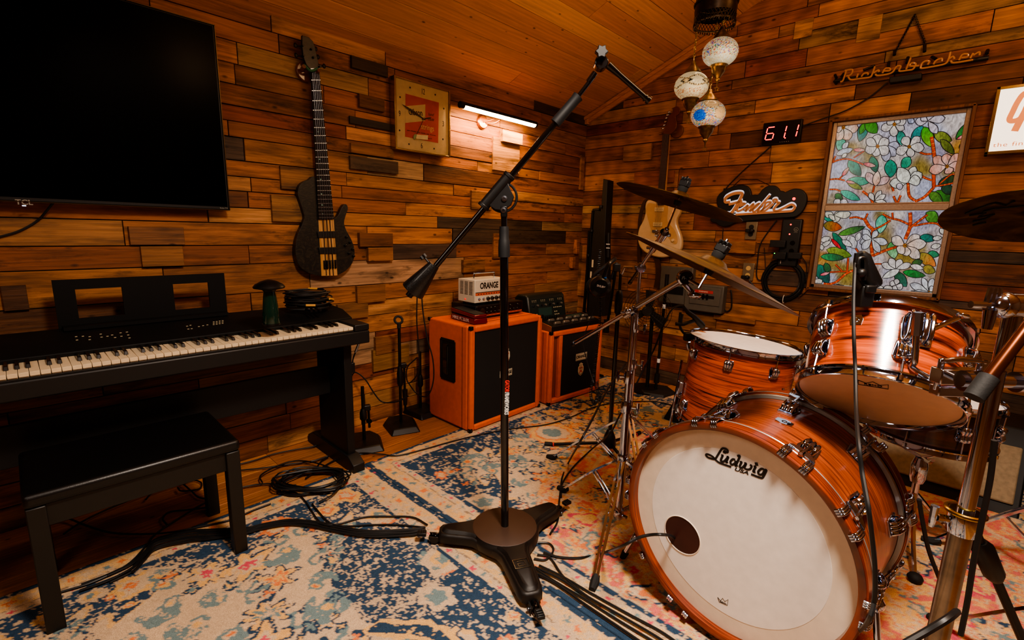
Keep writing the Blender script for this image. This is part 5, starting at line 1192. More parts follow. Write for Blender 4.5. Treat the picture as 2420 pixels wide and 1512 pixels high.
n3=V((-.036,.313,.949)).normalized();c3=V((.140,2.193,1.247));Y3,h3_=cymbal('dark cymbal with inked logo under it crossing the right edge beside the window',c3,n3,.236,h=.02)
# ink logo on the underside of the right cymbal
o3=Y3.matrix_world;W3=wi(Y3);b=MB()
for P in([(2282,500),(2310,489),(2345,476),(2352,474),(2378,483),(2398,471)],[(2292,505),(2330,500),(2312,510),(2350,505),(2330,515),(2300,520)],[(2300,528),(2330,523)],[(2325,497),(2350,491),(2420,486)]):
    Q=[]
    for x,y in P:
        p=W3@onp(x,y,c3+n3*.010,n3);Q.append((p.x,p.y))
    for i in range(len(Q)):pass
    zz=[.02*(1-math.hypot(*q)/.236)-.0032 for q in Q];b.tube([(q[0],q[1],z) for q,z in zip(Q,zz)],.0028,6)
b.build('ink_logo',mat('faded_ink','#1a120a',.7),Y3)
def topper(c,n_,h,rodlen,par,pname='wing_nut'):
    M_=axisM(c,n_,(1,0,0));b=MB(WI(par)@M_);b.lathe([(.016,h-.001),(.018,h+.006),(.018,h+.016),(.012,h+.018)],18);b.build('felt_washer',mat('felt','#151515',.9),par)
    b=MB(WI(par)@M_);b.box((0,0,h+.028),(.034,.026,.022));
    for s in(-1,0,1):b.box((s*.011,0,h+.043),(.006,.03,.014))
    b.build(pname,BLK,par,bevel=.003);b=MB(WI(par)@M_);b.cyl((0,0,-rodlen),(0,0,h+.056),.0038,n=10);b.build('cymbal_rod',CHR,par)
    b=MB(WI(par)@M_);b.lathe([(.012,h-.052),(.014,h-.040),(.014,h-.034)],16);b.build('lower_washer',BLK,par)
def flatleg(par,hub_hi,hub_lo,foot,W_,rubber=True,w=.014):
    hi,lo,ft=V(hub_hi),V(hub_lo),V(foot)
    d=(ft-hi);side=V((-d.y,d.x,0)).normalized()*.009;mid=hi.lerp(ft,.45)+V((0,0,.02))
    b=MB(W_)
    for s in(-1,1):b.tube(cat([hi+side*s,mid+side*s,ft+side*s*.6+V((0,0,.022))],6),w*.42,4,flat=(0,0,1))
    lg=b.build('leg',CHR,par)
    b=MB(W_)
    for s in(-1,1):b.tube([lo+side*s,mid+side*s],w*.3,4,flat=(0,0,1))
    b.build('brace',CHR,lg)
    dd=V((d.x,d.y,0)).normalized();b=MB(W_);b.tube([ft-dd*.02+V((0,0,.03)),ft+dd*.0+V((0,0,.017)),ft+dd*.035+V((0,0,.012))],[.012,.016,.011],10);b.build('rubber_foot',RUB,lg,bevel=.001)
def collar(par,W_,P,r,h=.035,wing=True,d=(1,0,0),nm='height_clamp'):
    b=MB(W_@T(V(P)));b.lathe([(r,-h/2),(r+.004,-h/2),(r+.006,-h/4),(r+.006,h/4),(r+.004,h/2),(r,h/2)],18)
    d=V(d).normalized();b.cyl(V((0,0,0)),d*(r+.022),.007,n=10)
    o=b.build(nm,CHR,par)
    if wing:
        b=MB(W_@T(V(P)));e=d*(r+.028);b.tube([e+V((0,0,-.02)),e+V((0,0,-.006)),e+V((0,0,.006)),e+V((0,0,.022))],[.004,.006,.006,.007],8);b.build('wing_bolt',CHR,o)
    return o
# ---- front boom cymbal stand
bF=PZ(1461,1222,.04);bF=V((bF.x,bF.y,0));SF=thing('cymbal_stand','front chrome cymbal stand whose long boom ends in a black cap','cymbal stand',bF);Wf=wi(SF)
def at_h(x,y,B):      # point above base B seen at pixel row y (uses the vertical through B)
    d=ray(x,y);h=V((d.x,d.y));t=V((B.x,B.y)).dot(h.normalized())/h.length;return V((B.x,B.y,CAM.z+d.z*t))
zA=at_h(1475,960,bF).z;zB=at_h(1478,890,bF).z;zC=at_h(1488,745,bF).z
b=MB(Wf);b.cyl(bF+V((0,0,.035)),bF+V((0,0,zA)),.0145,n=20);b.build('lower_tube',CHR,SF)
b=MB(Wf);b.cyl(bF+V((0,0,zA-.02)),bF+V((0,0,zB)),.0115,n=18);b.build('middle_tube',CHR,SF)
b=MB(Wf);b.cyl(bF+V((0,0,zB-.02)),bF+V((0,0,zC)),.0085,n=16);b.build('upper_tube',CHR,SF)
collar(SF,Wf,bF+V((0,0,zA)),.016,.045,d=(.9,.3,0));collar(SF,Wf,bF+V((0,0,zB)),.012,.05,d=(-.7,-.5,0));collar(SF,Wf,bF+V((0,0,.30)),.015,.03,False,d=(1,0,0),nm='leg_collar');collar(SF,Wf,bF+V((0,0,.055)),.015,.03,False,nm='base_collar')
for f_ in(PZ(1332,1165),PZ(1405,1385),V((bF.x+.30,bF.y+.16,0))):flatleg(SF,bF+V((0,0,.30)),bF+V((0,0,.06)),f_,Wf)
pd=V((c2.x-bF.x,c2.y-bF.y,0)).normalized();pn=V((pd.y,-pd.x,0))
def onF(x,y):return onp(x,y,bF,pn)
e0,e1=onF(1356,812),onF(1608,664);jt=onF(1490,738)
b=MB(Wf);b.tube([e0,e1],.0095,16);bo_=b.build('boom_arm',CHR,SF);b=MB(Wf);dd=(e1-e0).normalized();b.cyl(e0-dd*.012,e0+dd*.02,.012,n=14);b.build('end_cap',BLK,bo_)
b=MB(Wf);b.cyl(jt-dd*.04,jt+dd*.045,.014,n=16);b.sph(jt+V((-.0,-.01,.008)),.020,(1,1,.8),12);b.cyl(jt,jt+V((-.03,-.02,.0)),.005,n=8);b.build('boom_clamp',CHR,SF)
b=MB(Wf);tp=onF(1618,656);b.lathe([(.0,-.013),(.021,-.012),(.024,-.006),(.024,.008),(.020,.012)],24,axisM(tp,-FH,(0,0,1)));tl=b.build('tilter',CHR,SF)
b=MB(Wf);b.lathe([(0,.0125),(.0195,.0125)],24,axisM(tp,-FH,(0,0,1)),caps=False);b.build('tilter_badge',BLKG,tl)
text('Pearl',.014,GRY,tl,Wf@frame(tp-FH*.0135,rt,(0,0,1),-FH),'brand_lettering',shear=.3)
b=MB(Wf);b.tube([tp,c2+n2*(-.045)],.006,10);b.build('tilter_arm',CHR,SF);b=MB(Wf);b.cyl(tp+V((.0,0,-.02)),tp+V((.03,.0,-.045)),.008,n=10);b.sph(tp+V((.035,0,-.05)),.012,(1.8,1,.8),10);b.build('tilter_knob',CHR,SF)
topper(c2,n2,h2_,.05,SF)
# ---- rear boom cymbal stand
bR=PY(1497,850,1.86);bR=V((bR.x,bR.y,0));SR=thing('cymbal_stand','rear chrome cymbal stand holding up the higher crash cymbal','cymbal stand',bR);Wr=wi(SR)
zA=at_h(1497,1000,bR).z;zB=at_h(1497,860,bR).z;zC=at_h(1500,775,bR).z;zD=at_h(1505,632,bR).z
for z0,z1,r_,nm in((.04,zA,.0145,'lower_tube'),(zA-.02,zB,.012,'middle_tube'),(zB-.02,zC,.010,'middle_tube'),(zC-.02,zD,.0075,'upper_tube')):
    b=MB(Wr);b.cyl(bR+V((0,0,z0)),bR+V((0,0,z1)),r_,n=16);b.build(nm,CHR,SR)
collar(SR,Wr,bR+V((0,0,zB)),.013,.04,d=(.9,.2,0));collar(SR,Wr,bR+V((0,0,zC)),.011,.035,d=(.9,.2,0));collar(SR,Wr,bR+V((0,0,zA)),.015,.04,False);collar(SR,Wr,bR+V((0,0,.36)),.015,.03,False,nm='leg_collar')
for f_ in(PZ(1306,1088),V((bR.x+.22,bR.y-.20,0)),V((bR.x+.10,bR.y+.34,0))):flatleg(SR,bR+V((0,0,.36)),bR+V((0,0,.08)),f_,Wr)
qd=V((c1.x-bR.x,c1.y-bR.y,0)).normalized();qn=V((qd.y,-qd.x,0))
j0=bR+V((0,0,zD));qp=c1-n1*.10
j1=onp(1592,500,bR,qn) if abs(ray(1592,500).dot(qn))>.25 else qp
j1=qp
b=MB(Wr);b.tube([j0+V((0,0,.0)),j0+(j1-j0)*1.0],.0085,14);bb_=b.build('boom_arm',CHR,SR)
ex=j0-(j1-j0).normalized()*.14
b=MB(Wr);b.tube([j0,ex],.0075,12);b.cyl(ex,ex+(ex-j0).normalized()*.018,.0095,n=12);b.build('boom_tail',DC,bb_)
b=MB(Wr);b.cyl(j0-FH*.02,j0+FH*.02,.02,n=18);b.sph(j0,.018,n=12);b.tube([j0-V((.02,.03,0)),j0-V((.05,.045,-.0)),j0-V((.06,.05,.03))],.007,8);b.build('boom_clamp',CHR,SR)
for k,(q_,r_) in enumerate(((.55,.013),(.86,.017))):
    p_=j0.lerp(j1,q_);b=MB(Wr);dj=(j1-j0).normalized();b.cyl(p_-dj*.02,p_+dj*.02,r_,n=14);b.cyl(p_-V((.03,0,0)),p_+V((.03,0,0)),.006,n=8);b.build('boom_joint',CHR,SR)
topper(c1,n1,h1_,.10,SR)
# ---- right-hand double stand by the bass drum
bT=V((.063,1.15,0));ST=thing('tom_stand','heavy chrome stand rising at the right edge and carrying the rack tom','tom stand',bT);Wt=wi(ST)
zA=at_h(2285,1235,bT).z;zE=at_h(2372,905,bT).z
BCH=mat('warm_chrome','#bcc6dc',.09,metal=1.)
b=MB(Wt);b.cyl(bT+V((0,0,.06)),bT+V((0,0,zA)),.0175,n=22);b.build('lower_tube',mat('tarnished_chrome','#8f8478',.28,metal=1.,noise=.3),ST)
b=MB(Wt);b.cyl(bT+V((0,0,zA-.02)),bT+V((0,0,zE+.02)),.0125,n=20);b.build('upper_tube',BCH,ST)
b=MB(Wt);b.cyl(bT+V((0,0,zE)),bT+V((0,0,1.08)),.009,n=18);b.build('top_tube',BCH,ST)
collar(ST,Wt,bT+V((0,0,zA)),.018,.045,d=(-.8,-.4,0))
b=MB(Wt);b.torus(.027,.004,T(bT+V((0,0,zA+.02))),24,8);b.build('brass_ring',mat('brass','#b8963c',.25,metal=1.),ST)
for a in(-95,5,70):
    flatleg(ST,bT+V((0,0,.34)),bT+V((0,0,.08)),bT+V((.38*math.cos(R(a)),.38*math.sin(R(a)),0)),Wt,w=.02)
cr_=bT+V((0,0,zE+.0));b=MB(Wt);b.cyl(cr_-rt*.06,cr_+rt*.12,.011,n=14)
for s in(-.05,-.02,.04,.075):b.cyl(cr_+rt*s-rt*.005,cr_+rt*s+rt*.005,.018,n=16)
b.build('cross_clamp',BCH,ST)
tj=PP(2400,722,bT);b=MB(Wt);b.cyl(tj-rt*.03,tj+rt*.09,.02,n=18);b.sph(tj-rt*.02,.022,n=12);b.cyl(tj,tj-V((0,0,.07)),.012,n=12);b.cyl(tj-rt*.03,tj-rt*.075,.006,n=10);b.build('top_clamp',BCH,ST)
wb=PP(2345,715,bT);b=MB(Wt)
for s in(-1,0,1):b.tube(cat([wb+rt*.007*s+V((0,0,.025)),wb+rt*.009*s+V((0,0,.0)),wb+rt*.008*s-V((0,0,.012))],3),.0045,7)
b.cyl(wb-V((0,0,.012)),wb-V((0,0,.045)),.010,.007,n=12);b.build('wing_bolt',BCH,ST)
# L-shaped tom arm with memory clamp
A0=PP(2169,748,(-.09,1.385,.85));A1=PP(2160,872,(-.09,1.385,.85));A2=PP(2230,905,(-.03,1.32,.85));A3=PP(2330,905,(.05,1.18,.85))
b=MB(Wt);b.tube([A0,A0.lerp(A1,.8)]+cat([A0.lerp(A1,.85),A1,A2,A3],5),.0072,12);ar=b.build('tom_arm',BCH,ST);b=MB(Wt);b.cyl(A0+V((0,0,.01)),A0.lerp(A1,.35),.010,n=6);b.build('arm_sleeve',STEEL,ar)
mc=PP(2262,888,(.0,1.24,.85));b=MB(Wt)
Fm=frame(mc,rt,(0,0,1),-FH);b.box((.0,.0,0),(.085,.03,.028),Fm);b.box((-.01,-.03,0),(.06,.02,.024),Fm);b.tube([Fm@V((-.04,.028,.0)),Fm@V((0,.034,.0)),Fm@V((.05,.03,0))],.006,8)
for s in(-.036,.04):b.cyl(Fm@V((s,-.03,0)),Fm@V((s,.035,0)),.006,n=8)
b.build('memory_clamp',BCH,ST,bevel=.002)
# second boom with black tip crossing in front
bt0=PP(2312,925,(.05,1.02,.9));bt1=PP(2450,745,(.10,1.10,.9))
BT=tag(MB().tube([bt0,bt1],.0095,16).build('boom_rod',mat('chrome_brown_reflection','#6a3a22',.25,metal=.9)),'chrome rod, brown reflection in its colour, with black rubber end slanting off the right edge','boom arm')  # the brown is a room reflection put into the chrome's colour
MB().cyl(bt0-(bt1-bt0).normalized()*.012,bt0+(bt1-bt0).normalized()*.028,.0135,n=16).build('rubber_end_cap',RUB,BT)
# stand of the right cymbal
b3=V((.36,2.36,0));S3=thing('cymbal_stand','black cymbal stand under the dark cymbal at the right edge','cymbal stand',b3);W4=wi(S3)
b=MB(W4);b.cyl(b3+V((0,0,.06)),b3+V((0,0,.6)),.013,n=14);b.build('lower_tube',DC,S3);b=MB(W4);b.cyl(b3+V((0,0,.58)),b3+V((0,0,1.02)),.009,n=12);b.build('upper_tube',DC,S3);b=MB(W4);b.tube([b3+V((.08,.05,.93)),b3+V((0,0,1.02)),c3-n3*.06],.0085,12);b.build('boom_arm',DC,S3)
for a in(-60,60,180):flatleg(S3,b3+V((0,0,.34)),b3+V((0,0,.08)),b3+V((.3*math.cos(R(a)),.3*math.sin(R(a)),0)),W4)
topper(c3,n3,h3_,.06,S3)
# bass pedal behind the drum, hi-hat style stand legs
PD=thing('bass_drum_pedal','dark chrome bass drum pedal clamped to the rear hoop of the bass drum','drum pedal',T(-.30,1.76,0)@RZ(6))
b=MB();b.box((0,.09,.012),(.09,.30,.012));b.build('base_plate',BLKM,PD,bevel=.003);b=MB();b.box((0,0,0),(.075,.26,.010),T(0,.12,.06)@RX(14));b.build('footboard',DC,PD,bevel=.003)
b=MB()
for s in(-1,1):b.tube([(s*.045,-.01,.01),(s*.045,-.01,.2)],.008,8)
b.tube([(-.05,-.01,.19),(.05,-.01,.19)],.006,8);b.build('pedal_frame',DC,PD);b=MB();b.tube([(0,-.01,.19),(0,-.02,.30)],.004,8);b.lathe([(.02,-.02),(.024,0),(.02,.02)],14,axisM((0,-.02,.30),(0,1,0)));b.build('beater',mat('felt_white','#b8ac98',.9),PD)
HS=thing('hi_hat_stand','chrome hi-hat stand legs in the lower right corner behind the heavy stand','hi-hat stand',(.36,1.62,0));Wh=wi(HS);hb=V((.36,1.62,0))
b=MB(Wh);b.cyl(hb+V((0,0,.05)),hb+V((0,0,.75)),.012,n=14);b.build('pole',DC,HS)
for a in(-100,20,140):flatleg(HS,hb+V((0,0,.40)),hb+V((0,0,.1)),hb+V((.34*math.cos(R(a)),.34*math.sin(R(a)),0)),Wh)
# ================================================================ big boom microphone stand
tb_=PZ(1193,1240,.075);pB=V((tb_.x,tb_.y,0))
MS=thing('boom_microphone_stand','tall black boom microphone stand on a three-armed rolling base','mic stand',pB);W=wi(MS)
def mp(x,y,off=0):return PP(x,y,pB+FH*off)
top=mp(1191,470)
BROWN=mat('powder_coat_brown','#15100d',.42,bump=.25,bscale=1200,noise=.15)
casters=[PZ(1030,1268,.03),PZ(1262,1430,.03),PZ(1318,1205,.03)]
dirs=[(V((c.x,c.y,0))-pB) for c in casters]
# central disc and three tapering arms in one casting
b=MB();b.lathe([(0,.03),(.128,.03),(.130,.050),(.127,.060),(.122,.066),(.120,.071),(.112,.0725),(0,.0726)],72,caps=False)
for d in dirs:
    l=d.length-.012;u=d.normalized();F_=frame((0,0,0),u,(-u.y,u.x,0),(0,0,1))
    P0=[(.03,-.098),(.085,-.094),(.120,-.062),(.150,-.052),(l-.035,-.041),(l-.008,-.034),(l,-.020),(l,.020),(l-.008,.034),(l-.035,.041),(.150,.052),(.120,.062),(.085,.094),(.03,.098)]
    k=len(P0);vs=[];fs=[];rings=[(0,.028),(0,.053),(.005,.061),(.009,.0625),(.012,.0615),(.016,.0665),(.021,.0715)]
    for ins,z in rings:
        for x,y in P0:vs.append((x-(ins if x>.15 else 0)*(1 if x>l-.02 else .3),y*(1-ins/max(abs(y),.03)) ,z))
    for j_ in range(len(rings)-1):
        for i_ in range(k):i2=(i_+1)%k;fs.append((j_*k+i_,j_*k+i2,(j_+1)*k+i2,(j_+1)*k+i_))
    fs.append(tuple(range(k))[::-1]);fs.append(tuple((len(rings)-1)*k+i_ for i_ in range(k)));b.add(vs,fs,F_)
b.build('base',BROWN,MS,ang=40)
b=MB();b.lathe([(0,.0738),(.118,.0736),(.121,.072)],64);b.build('raised_disc',mat('disc_brown','#38200f',.5,bump=.3,bscale=1500,spec=.8),MS)
# embossed letter on the near arm
dn=dirs[1].normalized();gl=pB+dn*.215;M_=frame((gl-pB)+V((0,0,.0725)),dn.cross(V((0,0,1))),dn*-1,(0,0,1))
b=MB(M_);e=.026
b.ribbon([(-e,e*.8),(e,e*.8),(e,-e*.8),(-e,-e*.8),(-e,e*.8)],.0035,0,.0012);b.ribbon([(.012,.008),(.012,.012),(-.013,.012),(-.013,-.012),(.013,-.012),(.013,0),(.002,0)],.0035,0,.0012);b.build('embossed_logo',BLKG,MS)
for c in casters:
    c=V((c.x,c.y,0));d=(c-pB).normalized();s=V((-d.y,d.x,0));c=c+d*.004
    b=MB(W);b.torus(.017,.007,axisM(c+V((0,0,.0245)),s),20,8);b.lathe([(0,-.008),(.014,-.008),(.014,.008),(0,.008)],16,axisM(c+V((0,0,.0245)),s));cs=b.build('caster_wheel',BLKG,MS)
    b=MB(W);F_=frame(c,d,s,(0,0,1));b.prism([(-.03,.035),(.02,.04),(.012,.015),(-.004,.010)],-.016,-.011,F_@RX(90)@SCL(1,1,-1));b.prism([(-.03,.035),(.02,.04),(.012,.015),(-.004,.010)],.011,.016,F_@RX(90)@SCL(1,1,-1));b.build('caster_fork',BLK,cs)
    b=MB(W);b.box((.048,0,.045),(.034,.024,.012),F_);
    for j in(-1,0,1):b.box((.05+.009*j,0,.052),(.003,.022,.004),F_)
    b.build('brake_tab',BLK,cs,bevel=.002)
    b=MB(W)
    b.sph(F_@V((.0,-.019,.0245)),.006,n=8);b.build('axle_bolt',STEEL,cs)
z=lambda p:p.z
pt=lambda t:(pB+V((0,0,.073))).lerp(top,t)
def tz(y):
    q=mp(1193,y);return (q.z-.073)/(top.z-.073)
b=MB(W);b.cyl(pt(0),pt(tz(605)),.0145,n=28);b.build('lower_tube',BLKG,MS)
b=MB(W);b.cyl(pt(tz(640)),pt(tz(500)),.0105,n=20);b.build('upper_tube',BLKG,MS)
dz=(top-pB).normalized();M_=W@axisM(pt(tz(608)),dz,rt);Hc=(pt(tz(535))-pt(tz(608))).length
b=MB(M_);b.lathe([(.0145,0),(.0195,.001),(.0200,.03),(.0185,Hc*.55),(.0165,Hc*.62),(.0165,Hc*.85),(.0150,Hc),(.011,Hc)],28);b.build('clutch_grip',mat('grip_rubber','#14171a',.55),MS)
# vertical lettering on the tube: red then white
Mt_=frame(W@(mp(1199,924)-FH*.0155),V((0,0,-1)),rt,-FH)
tl_=(mp(1199,895)-mp(1199,982)).length
LRD=mat('print_red','#d8281c',.5,em='#c8281c',es=.15);LWH=mat('print_white','#d8d4cc',.5,em='#b0aca4',es=.1)
text('GATOR',.0205,LRD,MS,Mt_@T(-.024,-.0015,0),'brand_lettering',xs=.62,off=.0006,align='CENTER')
text('FRAMEWORKS',.0205,LWH,MS,Mt_@T(.041,-.0015,0),'brand_lettering',xs=.62,off=.0006,align='CENTER')
# pivot head: cylinder sleeve along the boom and a half disc
bl0,bl1=mp(1002,662),mp(1411,168)
db_=(bl1-bl0).normalized();nb=FH
px_=mp(1192,470)
s0,s1=mp(1143,487),mp(1203,416)
off=-FH*.0
b=MB(W);b.cyl(s0,s1,.0185,n=24);b.cyl(s0-db_*.006,s0+db_*.006,.0205,n=24);b.cyl(s1-db_*.006,s1+db_*.006,.0205,n=24)
Fp=frame(px_,db_,nb.cross(db_)*1,nb)
if (Fp@V((0,1,0))-px_).z>0:Fp=frame(px_,db_,nb.cross(db_)*-1,nb*-1)
R0_=.048
half=[(R0_*math.cos(PI*i/16),R0_*.0+R0_*math.sin(PI*i/16)) for i in range(17)]
b.prism([(-.050,-.030)]+[(-.046,.0),(-.03,.022),(-.0,.030),(.026,.020),(.034,.0)]+[(.050,-.030)],-.012,.012,Fp)
pv=b.build('pivot_housing',BLK,MS,bevel=.002)
b=MB(W);b.torus(.047,.0045,Fp@T(0,-.008,0),32,8,a0=R(-12),a1=R(188));b.build('slotted_arc',BLK,pv)
b=MB(W)
for p_ in(px_-FH*.0,mp(1190,497)):b.lathe([(.010,0),(.0095,.004),(.004,.005),(.004,.003),(0,.003)],16,axisM(p_-FH*.012,-FH))
b.build('pivot_bolt',STEEL,pv)
b=MB(W);b.box((0,0,0),(.022,.03,.035),frame(pt(tz(500)),rt,FH,dz));b.build('yoke',BLKM,pv,bevel=.003)
e1=mp(1313,290);e2=mp(1366,228)
b=MB(W);b.cyl(bl0,e1,.0105,n=20);b.build('boom_tube',BLKG,MS)
b=MB(W);b.lathe([(.0105,-.003),(.0175,-.002),(.0178,.006),(.0165,.05),(.0165,(e2-e1).length-.012),(.0185,(e2-e1).length),(.011,(e2-e1).length+.002)],24,axisM(e1,e2-e1));b.build('boom_clutch',MATS['grip_rubber'],MS)
b=MB(W);b.cyl(e2,mp(1403,180),.0072,n=16);b.cyl(mp(1391,193),mp(1406,172),.0095,n=16);b.build('inner_boom_tube',BLKG,MS)
jt_=mp(1420,150);b=MB(W);b.cyl(jt_-FH*.018,jt_+FH*.018,.0215,n=24);b.build('tip_joint',BLKG,MS,bevel=.003)
st=[( (.021 if i%2==0 else .0145)*math.cos(2*PI*i/12),(.021 if i%2==0 else .0145)*math.sin(2*PI*i/12)) for i in range(12)]
b=MB(W);b.prism(st,.0,.02,frame(mp(1417,132)-FH*.022,rt,(0,0,1),-FH));b.build('star_knob',BLK,MS,bevel=.002)
t0,t1=mp(1438,153),mp(1532,236);b=MB(W);b.tube([t0,t0.lerp(t1,.3),t0.lerp(t1,.9),t1],[.0135,.0098,.0098,.0098],18);dt=(t1-t0).normalized();b.cyl(t1-dt*.014,t1-dt*.008,.0130,n=20);b.cyl(t1-dt*.004,t1+dt*.006,.0135,n=20);b.build('microphone_arm',BLKG,MS)
c0,c1_=mp(1024,628),mp(975,688)
b=MB(W);M_=axisM(c0,c1_-c0);Lc=(c1_-c0).length;b.lathe([(.012,-.006),(.019,-.005),(.020,.0),(.042,Lc-.004),(.041,Lc),(.020,Lc),(.018,Lc-.006),(0,Lc-.006)],36,M_);b.build('counterweight',mat('hammered_black','#0c0d0d',.35,bump=.5,bscale=350,coat=.3),MS)
b=MB(W);b.cyl(c1_,c1_+(c1_-c0).normalized()*.022,.0125,n=18);b.build('weight_end_cap',BLK,MS)
b=MB(W);kp=mp(1003,607);b.cyl(kp,mp(1015,622),.004,n=8);b.prism([(x*.55,y*.55) for x,y in st],0,.012,axisM(kp-V((0,0,.004)),(kp-mp(1015,622))));b.build('locking_knob',BLK,MS)
# ================================================================ black tripod mic stand with headphones
hB=PZ(1438,1072);hB=V((hB.x,hB.y,0));HSD=thing('tripod_microphone_stand','black tripod microphone stand with headphones, standing by the smaller orange cabinet','mic stand',hB);W=wi(HSD)
zt2=at_h(1450,640,hB).z;zc=at_h(1449,710,hB).z
b=MB(W);b.cyl(hB+V((0,0,.10)),hB+V((0,0,zc)),.0115,n=18);b.build('lower_tube',BLKG,HSD)
b=MB(W);b.cyl(hB+V((0,0,zc)),hB+V((0,0,zt2)),.008,n=14);b.build('upper_tube',BLKG,HSD)
b=MB(W@T(hB+V((0,0,zc))));b.lathe([(.0115,-.07),(.018,-.06),(.021,-.01),(.019,.03),(.014,.05),(.009,.055)],18);b.build('clutch',BLK,HSD)
b=MB(W@T(hB));b.lathe([(.034,.045),(.036,.06),(.030,.10),(.016,.135),(.0115,.14)],22);b.build('leg_hub',BLK,HSD)
lf=PZ(1296,1050,.012);v=V((lf.x,lf.y,0))-hB;l_=v.length;a0=math.atan2(v.y,v.x)
for k in range(3):
    a=a0+k*2*PI/3;d=V((math.cos(a),math.sin(a),0));b=MB(W);b.tube([hB+d*.03+V((0,0,.06)),hB+d*l_+V((0,0,.013))],.0085,12);lg=b.build('leg',BLKM,HSD)
    b=MB(W);b.cyl(hB+d*(l_-.02)+V((0,0,.015)),hB+d*(l_+.02)+V((0,0,.013)),.0125,n=14);b.build('rubber_foot',RUB,lg)
    b=MB(W);b.cyl(hB+d*(l_-.032)+V((0,0,.0165)),hB+d*(l_-.026)+V((0,0,.016)),.0118,n=14);b.build('red_ring',mat('ring_red','#c8281c',.4),lg)
b=MB(W);q0,q1=PP(1458,620,hB),PP(1432,700,hB);q2=PP(1437,790,hB);b.tube([q0,q0.lerp(q1,.5)],.009,12);b.box((0,0,0),(.035,.03,.04),frame(PP(1457,632,hB),rt,FH,(0,0,1)));b.build('boom_joint',BLK,HSD,bevel=.004)
b=MB(W);b.tube([q0,PP(1434,775,hB-FH*.03)],.007,10);b.build('folded_boom',BLKM,HSD)
b=MB(W);b.cyl(PP(1434,755,hB-FH*.03),PP(1432,785,hB-FH*.03),.014,.016,n=14);b.build('counterweight',BLK,HSD)
# headphones
hb=hB-FH*.10
HP=thing('headphones','black closed-back studio headphones hooked over the tripod microphone stand','headphones',PP(1418,676,hb));W=wi(HP)
ec=PP(1419,677,hb);n_=(CAM-ec).normalized();n_=(n_+rt*.15).normalized()
Me=axisM(ec,n_,(0,0,1));HPK=mat('headphone_black','#101216',.4,coat=.2)
b=MB(W@Me);b.lathe([(0,.018),(.034,.018),(.040,.013),(.050,.005),(.053,-.008),(.047,-.016)],32);cp=b.build('ear_cup',HPK,HP)
b=MB(W@Me);b.lathe([(.0,.0188),(.032,.0188),(.033,.018)],28);b.build('cup_plate',mat('plate_grey','#1d1f22',.35,metal=.4),cp)
text('SHURE',.014,LWH,cp,W@frame(ec+n_*.0192+V((0,0,.0)),rt,(0,0,1),n_)@RZ(-14),'brand_lettering',off=.0003)
b=MB(W@Me@T(0,0,-.028));b.torus(.038,.015,I4,28,10);b.build('ear_pad',RUB,cp)
ec2=ec-n_*.085-rt*.02;Me2=axisM(ec2,-n_,(0,0,1));b=MB(W@Me2);b.lathe([(0,.014),(.026,.014),(.038,.004),(.040,-.006),(.036,-.012)],28);c_2=b.build('ear_cup',HPK,HP);b=MB(W@Me2@T(0,0,-.024));b.torus(.030,.013,I4,24,10);b.build('ear_pad',RUB,c_2)
H0=PP(1426,655,hb);H1=PP(1438,625,hb+FH*.0);H2=PP(1452,612,hb+FH*.04)
b=MB(W);b.tube(cat([H0-rt*.0,H1,H2,H2+FH*.04+V((0,0,-.012)),ec2+V((0,0,.06)),ec2+V((0,0,.03))],6),.010,8,flat=rt);b.build('headband',HPK,HP)
b=MB(W);b.tube([ec+rt*.022+V((0,0,.02)),H0+rt*.004,PP(1434,632,hb)],[.012,.011,.009],8);b.build('yoke',HPK,HP)
b=MB(W);b.box((0,0,0),(.010,.004,.002),frame(PP(1431,656,hb-FH*.012),rt,(0,0,1),-FH));b.build('blue_mark',mat('blue_mark','#1f70c8',.4,em='#1f70c8',es=.2),HP)
# thin lead and coiled cord from the headphones
cable([(1417,690,hb-FH*.02),(1405,730,hb-FH*.02),(1387,775,hb-FH*.02),(1378,810,hb-FH*.02),(1392,870,hb-FH*.02),(1408,920,hb-FH*.02),(1415,955)],'thin black lead hanging from the headphones across the smaller cabinet',r=.0022)
P=[PP(x,y,hb+FH*.16) for x,y in((1418,590),(1414,640),(1418,700),(1417,760),(1410,830),(1404,880),(1396,925),(1399,945),(1408,948),(1412,930),(1410,900))]
C_=cat(P,14);hel=[];a=0;x=None
for i in range(len(C_)-1):
    d=(C_[i+1]-C_[i]);n=max(2,int(d.length/.0016));t=d.normalized();u=t.orthogonal().normalized();u=(rt-t*rt.dot(t)).normalized();v=t.cross(u)
    for j in range(n):
        a+=2*PI*.0016/.0085;hel.append(C_[i].lerp(C_[i+1],j/n)+(u*math.cos(a)+v*math.sin(a))*.0075)
b=MB();b.tube(hel,.0024,5);tag(b.build('coiled_cable',CABLE),'long coiled spiral cord hanging beside the smaller orange cabinet','cord')
